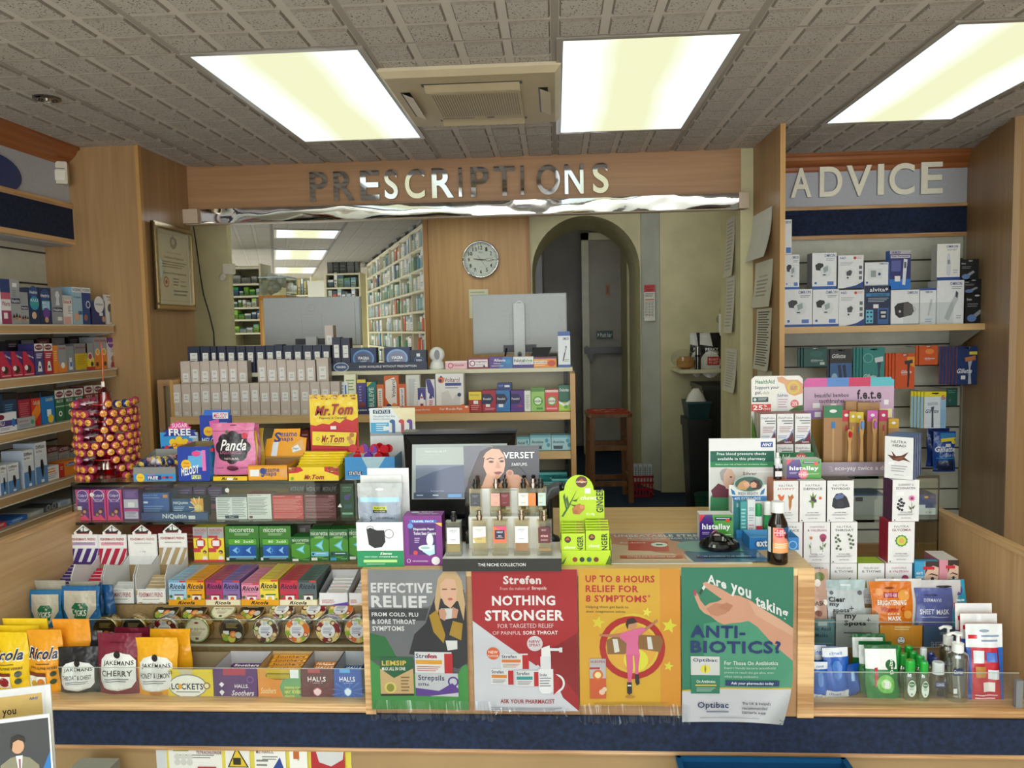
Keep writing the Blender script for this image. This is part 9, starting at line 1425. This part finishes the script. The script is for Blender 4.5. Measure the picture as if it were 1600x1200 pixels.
# ================================================================ ADVICE BAY
ZS=1.519
e=empty('advice_shelf','beech shelf in the advice bay carrying blood pressure monitors','shelf',(1.6,4.0,ZS))
b=MB(); b.box(1.055,2.165,4.0,4.365,ZS-.02,ZS,'c8c4b4'); kid(b,'shelf_board',e); b=MB(); b.box(1.055,2.165,3.985,4.0,ZS-.03,ZS+.002,mat='top_h'); b.box(2.165,2.169,3.985,4.3,ZS-.03,ZS+.002,'d8d4c8'); kid(b,'front_edge',e)
b=MB('plastic'); b.add([(2.15,4.36,ZS-.021),(2.15,4.02,ZS-.021),(2.15,4.36,ZS-.16)],[(0,1,2)],'b4b0a4'); b.box(2.145,2.15,4.05,4.36,ZS-.03,ZS-.021,'b4b0a4'); kid(b,'bracket',e)
b=MB('plastic'); xu=atY(1502,600,4.35).x; b.box(xu,xu+.03,4.34,4.362,.5,1.99,'a8a496')
for k in range(30): b.box(xu+.012,xu+.018,4.337,4.34,.6+.045*k,.625+.045*k,'1c1c1a')
tag(b.build('slotted_upright'),'slotted metal upright at the right of the advice bay','upright')
zs2=ZS+.0008
om=lambda w='e': [tx(50,4,94,12,'OMRON','2a4a8c','b'),('l',56,16,92,24,2,'9a9aa4'),('r',0,93,100,100,'2f5fae'),('p',[(12,34),(26,28),(44,30),(50,44),(40,50),(16,48)],'22242a'),('p',[(34,44),(56,32),(76,38),(80,52),(70,66),(46,68),(34,56)],'dde2e6'),('p',[(44,42),(64,36),(66,50),(48,56)],'9aa8a8'),('r',44,60,56,63,'2a2c34'),('e',14,84,5,0,'3f62b0'),('r',62,80,88,90,'5a7ac8')]
ad=[tx(6,4,30,11,'A&D','2a3f8c','b'),('e',66,8,6,0,'c8442a'),('l',74,5,94,12,2,'c88a7a'),('l',8,20,60,32,3,'b8b8c0'),('p',[(24,48),(48,38),(68,46),(64,66),(42,80),(20,74)],'e4e6ea'),('p',[(32,50),(48,44),(56,50),(50,62),(34,62)],'4a4c52'),('e',38,68,4,0,'2a2a30'),('r',82,32,94,42,'6a6c74'),('r',82,48,94,58,'6a6c74'),('r',82,64,94,74,'6a6c74'),('p',[(20,100),(70,92),(100,80),(100,100)],'24468c')]
Q=[('blood_pressure_monitor_box','white monitor box at the left end of the bottom row',(1226,452,1269,506),om(),4.03,0),('blood_pressure_monitor_box','white monitor box with black cuff, second in the bottom row',(1270,452,1310.5,506),om(),4.03,0),('blood_pressure_monitor_box','white and blue monitor box beside the dark one',(1311,453,1350,505),ad,4.03,0),
('blood_pressure_monitor_box','dark blue advanced monitor box in the bottom row',(1350.5,447,1391.5,505),[tx(20,4,78,14,'alvita','e8ecf0','b'),('e',84,8,5,0,'d8dce4'),('r',6,18,96,26,'3a84b8'),tx(24,20,84,25,'ADVANCED','102030','b'),('l',14,30,92,42,3,'a8b4c4'),('r',34,46,54,56,'ece8e8'),('r',6,60,34,94,'6ab8d8'),('e',13,66,4,0,'20405c'),('e',26,66,4,0,'20405c'),('e',13,77,4,0,'20405c'),('e',26,77,4,0,'20405c'),('e',13,88,4,0,'20405c'),('e',26,88,4,0,'20405c'),('r',50,56,92,96,'3a62a0'),('r',56,60,86,84,'1c2030'),('r',62,64,82,70,'c8d0d8'),('r',64,74,80,80,'c8d0d8')],4.03,0),
('blood_pressure_monitor_box','white box with black cuff picture in the bottom row',(1392,453,1436,503),[tx(58,4,94,12,'OMRON','2a4a8c','b'),('p',[(12,48),(24,38),(60,34),(76,42),(82,60),(74,72),(30,80),(16,70)],'26282c'),('o',78,56,10,.12,'4a4c50'),('r',28,58,36,64,'c8c8cc'),('r',0,96,100,100,'9aa4b4')],4.03,0),
('thermometer_box','narrow pale thermometer card standing in a clear holder',(1437,450,1465,503),[('r',0,0,100,6,'2f4f9c'),tx(30,8,70,14,'OMRON','2a4a8c'),('p',[(60,30),(72,32),(52,76),(44,74)],'c8ccd4'),('l',30,84,70,96,2,'8ab0d0')],4.04,0),
('thermometer_box','white box with angled ear thermometer in the bottom row',(1464,438,1506,498),[tx(48,4,92,11,'OMRON','2a4a8c','b'),('l',54,14,92,22,2,'9a9aa4'),('p',[(70,24),(80,30),(78,44),(66,60),(44,92),(28,86),(50,52),(64,36)],'c4c8cc'),('p',[(70,24),(78,28),(76,40),(68,38)],'44484e'),('l',72,80,92,90,2,'b0b0b8')],4.03,0)]
for n_,lb,q,A,Y,_ in Q: pc(n_,lb+' of the advice shelf','box',q,Y,.1,'1c2c4c' if 'dark blue adv' in lb else 'e9ebee','c4c8d0',None,A,base=zs2)
zU=atY(1300,451,4.05).z
for n_,lb,q,A,c in [('blood_pressure_monitor_box','white monitor box at the left end of the upper row',(1226,398,1249,449),om(),0),('blood_pressure_monitor_box','tall white monitor box with grey side in the upper row',(1269,395,1307,451),om(),0),('blood_pressure_monitor_box','white and blue monitor box stacked in the upper row',(1309.5,399,1349,451),ad,0),('blood_pressure_monitor_box','small white wrist monitor box stacked on the dark blue box',(1351,410,1388,446),[tx(62,3,96,10,'OMRON','2a4a8c','b'),('r',14,26,74,70,'dde0e4'),('r',26,34,48,62,'9aa4a4'),('e',62,50,6,0,'2a4a8c'),('e',10,86,5,0,'3f62b0'),('r',0,95,100,100,'9aa4b4')],0)]:
 pc(n_,lb+' of the advice shelf','box',q,4.04,.08 if 'small' not in lb else .07,'e9ebee','a0a4b0',None,A,base=(zU if 'small' not in lb else atY(1370,446.5,4.035).z))
pc('blood_pressure_monitor_box','tall thin box on top at the left end beside the divider panel','box',(1226,343,1237,397),4.04,.05,'e9ebee',A=[tx(10,4,90,12,'omron','2a4a8c','b'),('r',20,80,90,96,'4a74c0')],base=atY(1232,397.5,4.04).z)
pc('thermometer_display','blue display of digital thermometers in the upper row','display box',(1390,391,1423,452),4.03,.05,'1f74d0',A=[('r',0,0,100,74,'2c3270'),('r',0,0,100,10,'b8b0b8'),tx(8,2,50,9,'A&D','2a3f8c','b'),('r',4,12,96,20,'c8c0d0'),tx(8,13,92,19,'Digital Thermometer','2a2a5c','b'),('r',8,26,52,54,'5a62a4'),('p',[(66,22),(84,24),(74,90),(60,88)],'dce0e8'),('r',68,30,78,46,'4a5a6a'),('r',24,66,50,80,'ece8e8')],base=atY(1400,452,4.03).z)
pc('thermometer_box','tall white ear thermometer box with side text, top right stack','box',(1464,381,1500,437),4.035,.06,'e9e7e2','c8c8c4',None,[tx(40,4,90,11,'OMRON','2a4a8c','b'),('l',44,14,88,20,2,'a0a0a8'),('p',[(44,30),(50,24),(56,30),(60,50),(60,84),(52,90),(42,84),(42,50)],'d0d4d8'),('r',46,44,56,56,'8a9298'),('l',70,72,90,84,2,'b0b0b8'),('r',0,92,100,100,'24468c')],base=atY(1480,437.5,4.035).z)
for k,q in enumerate(((1508,458,1541,502),(1505,436,1534,459),(1500,405,1529,438))):
 pc('inhaler_mask_box','black medical mask box, %s from the bottom at the right end of the shelf'%nth(k),'box',q,4.06,.08,'1e2024','141518',None,[('e',56,8,12,3,'c8c8cc'),tx(8,16,30,24,'Braun','d8d8dc','b'),('l',10,34,60,48,2,'8a8c90'),('e',32,82,22,12,'6a8ac0'),('p',[(40,70),(70,54),(80,62),(54,78)],'9aa0a8')],base=zs2 if k==0 else atY(1515,q[3],4.06).z+.0002)
b=MB('acrylic'); p=atY(1470,500,3.99); b.box(atY(1412,500,4.01).x,atY(1490,500,4.01).x,4.012,4.014,zs2,zs2+.11,mat='acrylic'); tag(b.build('clear_leaflet_holder'),'clear acrylic holder in front of the thermometer boxes','holder')
# hanging razors
gA2=lambda: [('r',0,0,100,14,None)]
def hang(label,q,Y,col,n,A,edge=None,name='razor_pack',dx=-.012,grp=None,step=.011):
 x0,y0,x1,y1=q; a=atY(x0,(y0+y1)/2,Y); c=atY(x1,(y0+y1)/2,Y); t=atY((x0+x1)/2,y0,Y).z; z=atY((x0+x1)/2,y1,Y).z; w_=c.x-a.x; h=t-z
 for k in range(n):
  b=cbuild(w_,h,.008,col,edge or col,edge or col,A if k==0 else A[:1]); b.face((-w_*.16,0,h*.97),(1,0,0),(0,0,-1),w_*.32,h*.03).art([('r',0,0,100,100,'3a3a3c')])
  o=b.build(name,None,((a.x+c.x)/2+dx*k,Y+step*k,z)); tag(o,'%s, %s from the front on its hook'%(label,nth(k)),'razor pack',(grp or label)+' stack')
 b=MB('chrome'); xx=(a.x+c.x)/2; b.tube([(xx,4.364,t-.012),(xx,Y-.015,t-.012),(xx,Y-.025,t-.004)],.0025,6,'b8b8b4'); tag(b.build('display_hook'),'metal hook carrying the %s packs'%label,'hook')
G_=lambda c,m,y=58: [('r',0,0,100,9,c),('e',50,5,12,2,'e0e0e0'),tx(30,y,84,y+9,'Gillette','e8ecf0','bi'),('l',32,y+12,60,y+15,1,'c8d0d8')]+m
rz_=lambda b_,h_: [('p',[(46,22),(88,18),(90,28),(50,32)],b_),('p',[(62,30),(76,30),(72,44),(74,60),(70,96),(62,96),(64,60),(62,44)],h_)]
hang('dark teal blade pack',(1256,543,1292,573),4.1,'1c5a54',3,G_('164842',[('e',54,34,30,16,'2a6a64'),('r',70,76,90,90,'c8d4d0')],62))
hang('black and blue disposable razor pack',(1297,545,1331,601),4.1,'24344c',2,[('r',0,0,100,40,'2a2c30'),tx(8,14,70,26,'Gillette','e0e4e8','bi'),('r',0,40,100,100,'3a6aa4'),('p',[(34,46),(48,44),(60,98),(46,98)],'22304c'),('p',[(56,46),(70,44),(80,98),(68,98)],'22304c'),('e',20,80,14,12,'9ac4dc')])
hang('teal razor pack',(1348,543,1382,606),4.1,'2a8480',4,[('r',0,0,100,100,'2f8c88'),('o',24,26,22,.1,'8ad0cc'),('p',[(54,26),(92,22),(94,34),(58,38)],'d4dce0'),('p',[(66,36),(84,36),(78,60),(82,96),(66,96),(70,60)],'2a3f5c'),tx(4,66,62,78,'Gillette','ecf0f0','bi')])
hang('orange razor pack',(1399,552,1429,607),4.08,'d8541c',5,G_('d8541c',[('p',[(60,10),(100,10),(100,40),(60,30)],'f0a030')]+rz_('2a2a2c','1c1c1e'),48))
hang('small orange blade pack',(1436,540,1465,570),4.1,'d0561c',2,G_('d0561c',[('e',56,30,24,14,'e8883a')],62))
hang('orange edged blue razor pack',(1495,541,1527,601),4.07,'20386c',6,[('r',0,0,100,8,'20386c'),('r',60,14,98,22,'e8d84a'),('p',[(38,30),(90,24),(92,36),(42,40)],'c8804c'),('p',[(54,40),(74,38),(66,56),(72,98),(56,98),(58,56)],'b8bcc4'),tx(2,58,74,70,'Gillette','ecf0f4','bi'),('r',20,76,42,86,'e8e8ea')],edge='d8641c')
hang('pale blue razor pack',(1444,612,1478,669),4.08,'9ac0dc',5,[('r',0,0,100,14,'ecdc2c'),('r',0,14,74,100,'dce4ec'),tx(78,10,96,22,'5','d8641c','bb'),('p',[(14,30),(60,28),(64,36),(16,38)],'b8c4cc'),('p',[(30,42),(46,40),(42,54),(44,98),(34,98),(34,54)],'3a4a5c'),tx(6,48,66,58,'Gillette','20304c','bi'),('r',76,50,98,96,'8ab4d8')],edge='ecdc2c')
hang('dark green blade pack',(1479,606,1496,634),4.12,'1c5248',1,[('l',14,14,84,34,2,'6a9a8c'),('e',30,70,12,8,'4a6a6a')])
bag('razor_bag','blue disposable razor bag hanging at the right end',(1461,675,1496,738),4.09,'1f4a98',[('r',30,4,100,24,'3a84c0'),('p',[(30,18),(100,14),(100,22),(30,26)],'e8d43a'),('e',88,26,10,5,'e8d43a'),tx(6,36,94,50,'Gillette','e8ecf4','bbi'),tx(44,52,92,62,'Blue II','a8bce0','bi'),('l',10,64,96,70,1,'3a9ac8'),('p',[(14,72),(80,70),(90,96),(10,98)],'26304c'),('r',50,30,74,38,'e4e4e8')],.05,'razor bag')
bag('razor_bag','dark blue razor bag behind the front one',(1451,670,1486,730),4.14,'16347c',[],.05,'razor bag')
# lower wall: poison chart, grey box, blue baskets, leaflet stand
Y3=2.136; a=atY(243,1160,Y3); c=atY(548,1160,Y3); W_=c.x-a.x; b=MB('paper'); b.box(a.x,c.x,Y3,Y3+.003,.07,a.z-.0005,'d8d6d0'); b.face((a.x,Y3,a.z),(1,0,0),(0,0,-1),W_,.21)
def pn(x0,x1,t,sub,col=None): return [('r',x0,2,x1,96,'e2e0de')]+([tx(x0+2,8,x1-2,14,t,'6a3a34','b'),('l',x0+4,17,x1-4,24,2,'7a7a78')])
b.art([('r',0,0,5,100,'c8ccd0'),('r',5.4,0,100,100,'d8c84a')]+pn(6.5,34,'','')+[('r',9,3,17,12,'8a9a4a'),tx(9.5,4,16.5,11,'MOTHBALLS','2a3420','b')]+[('e',11+3.2*(i%3),20+8*(i//3),1.6,0,'c8c8c4') for i in range(6)]+[tx(8,38,19,43,'NAPHTHALENE','5a3a34','b'),tx(23,5,33,9.5,'CARBON','6a3a34','b'),tx(21,11,34,15.5,'TETRACHLORIDE','6a3a34','b'),('r',21.5,34,31,60,'b01c28'),('p',[(24,46),(29,36),(30,40),(25,50)],'e4e0e0')]+pn(36,48.5,'','')+[('p',[(42,4),(48,34),(37,34)],'2a2a24'),('p',[(42,7.5),(47,32.5),(38,32.5)],'d8b82c'),('r',40,20,44,30,'2a2a24'),tx(37.5,38,47,43,'NITRIC ACID','6a3a34','b')]+pn(51,67,'','')+[tx(52,8,61,13,'METHANOL','6a3a34','b'),('l',52,22,58,60,6,'7a7a78'),('p',[(64,18),(66.5,40),(60,36)],'24408c'),('p',[(60,34),(66,40),(66,44)],'c82838')]+pn(69,78,'','')+[('r',71,0,74,20,'b8602c'),tx(69.6,34,77.6,39,'AMMONIA','6a3a34','b'),('r',80,0,97,100,'a8242c'),('p',[(82,2),(97,2),(96,20),(90,30),(84,24)],'c4c6ca'),tx(82,48,88,52,'ACETONE','d8b8a0','b')])
tag(b.build('hazard_chart'),'yellow edged chart of household poisons fixed under the left counter','chart')
a=atY(127,1184,2.10); c=atY(187,1184,2.10); b=MB('plastic'); b.box(a.x,c.x,2.0,2.10,0,a.z,'7f8078',cols=dict(t='a4a49a')); tag(b.build('pedal_bin'),'plain grey box standing on the floor under the left counter','box')
a=atY(1058,1182,2.10); c=atY(1320,1182,2.10); e=empty('shopping_basket','dark blue plastic shopping basket rim below the right of the counter','basket',((a.x+c.x)/2,1.955,0)); w2=(c.x-a.x)/2; zt5=a.z
for k,z in enumerate((zt5,)):
 b=MB('plastic'); P=lambda s,zz,f: [(sx_*w2*f,sy_*.10*f+.04,zz) for sx_,sy_ in ((-1,-1),(1,-1),(1,1),(-1,1))]
 b.add(P(0,zt5-.25,.85)+P(0,zt5-.012,1),[(0,1,5,4),(1,2,6,5),(2,3,7,6),(3,0,4,7),(0,3,2,1)],'123f6a'); b.build('basket_body',e)
 b=MB('plastic');
 for (x0,x1,y0,y1) in ((-w2,w2,-.065,-.055),(-w2,w2,.14,.15),(-w2-.005,-w2+.01,-.06,.15),(w2-.01,w2+.005,-.06,.15)): b.box(x0,x1,y0,y1,zt5-.014,zt5,'17507f')
 b.box(-w2*.9,-.02,-.03,-.02,zt5-.004,zt5+.004,'0f3558'); b.box(.04,w2*.86,-.03,-.02,zt5-.004,zt5+.004,'0f3558'); b.box(-.03,.05,-.072,-.06,zt5-.02,zt5+.001,'0f3558'); b.build('rim',e)
b=MB('plastic'); b.box(-w2*.8,w2*.8,-.03,.1,0,zt5-.2505,'0f3558'); b.build('foot',e)
# leaflet stand, lower left
e=empty('leaflet_stand','clear acrylic leaflet stand at the lower left corner','leaflet stand',(atY(20,1150,1.5).x,1.5,0),math.radians(17))
def sheet(x0,x1,y0,z1,A,lab,col,Y=1.5):
 o=carton('leaflet',lab,'leaflet',(x0,y0,x1,1290),Y,.004,col,art=A,rz=math.radians(17),mat='gloss'); return o
sheet(-46,76,1078,0,[('r',0,0,94,100,'d8d8dc'),('r',2,5,90,100,'c8aa6c'),tx(76,7.5,86,9.5,'NHS','3a5a9c','bbi'),('r',20,14,42,20,'7a6a54'),tx(24,15,40,19,'NOW','f0f0f0','b'),tx(46,14.5,61,20,'you','2a2a2c','b'),tx(39,22.5,56,28,'quit.','2a2a2c','b')],'tan stop smoking leaflet ending in the words you quit, in the acrylic stand','e4e4e6',1.5)
sheet(-42,74,1124,0,[('r',0,0,100,100,'e8e8ea'),('r',2,3,98,100,'3c3e44'),('p',[(98,34),(84,58),(60,74),(30,84),(2,86),(2,100),(98,100)],'2470b8'),('p',[(36,62),(40,42),(52,36),(62,35),(74,38),(84,46),(86,58),(80,68),(58,70),(44,70)],'84806c'),('p',[(58,35),(66,35),(64,48),(60,48)],'e0e0e4'),('p',[(61,38),(63.5,38),(63,47),(61,47)],'8a5a64'),('e',61,26,7.5,7,'c89a7c'),('p',[(52,25),(54,17),(62,15),(69,18),(70,23),(62,20),(56,22),(54,30)],'241c1a'),('p',[(48,56),(62,52),(78,56),(76,60),(60,60)],'6c6856'),('e',56,59,4,2,'c89a7c'),('r',4,30,30,50,'3a84c0'),('e',17,40,8,0,'8ac0e0'),tx(34,88,84,92,'WELLNESS, OUR','e8f0f8','b'),tx(40,94,84,98,'& A PASSION','e8f0f8','b')],'dark leaflet with a person in a grey suit with folded arms, front of the stand','e4e4e6',1.44)
b=MB('acrylic')
for (y,x1_,zt6) in ((.02,.075,.42),(.06,.105,.40)): b.box(-.09,x1_,y-.05,y-.047,.1,zt6-.0,mat='acrylic'); b.box(x1_-.003,x1_,y-.05,y+.02,.1,zt6+.03,mat='acrylic')
b.build('acrylic_pockets',e); b=MB(); b.box(-.1,.12,-.06,.12,0,.1,mat='acrylic'); b.build('base',e)
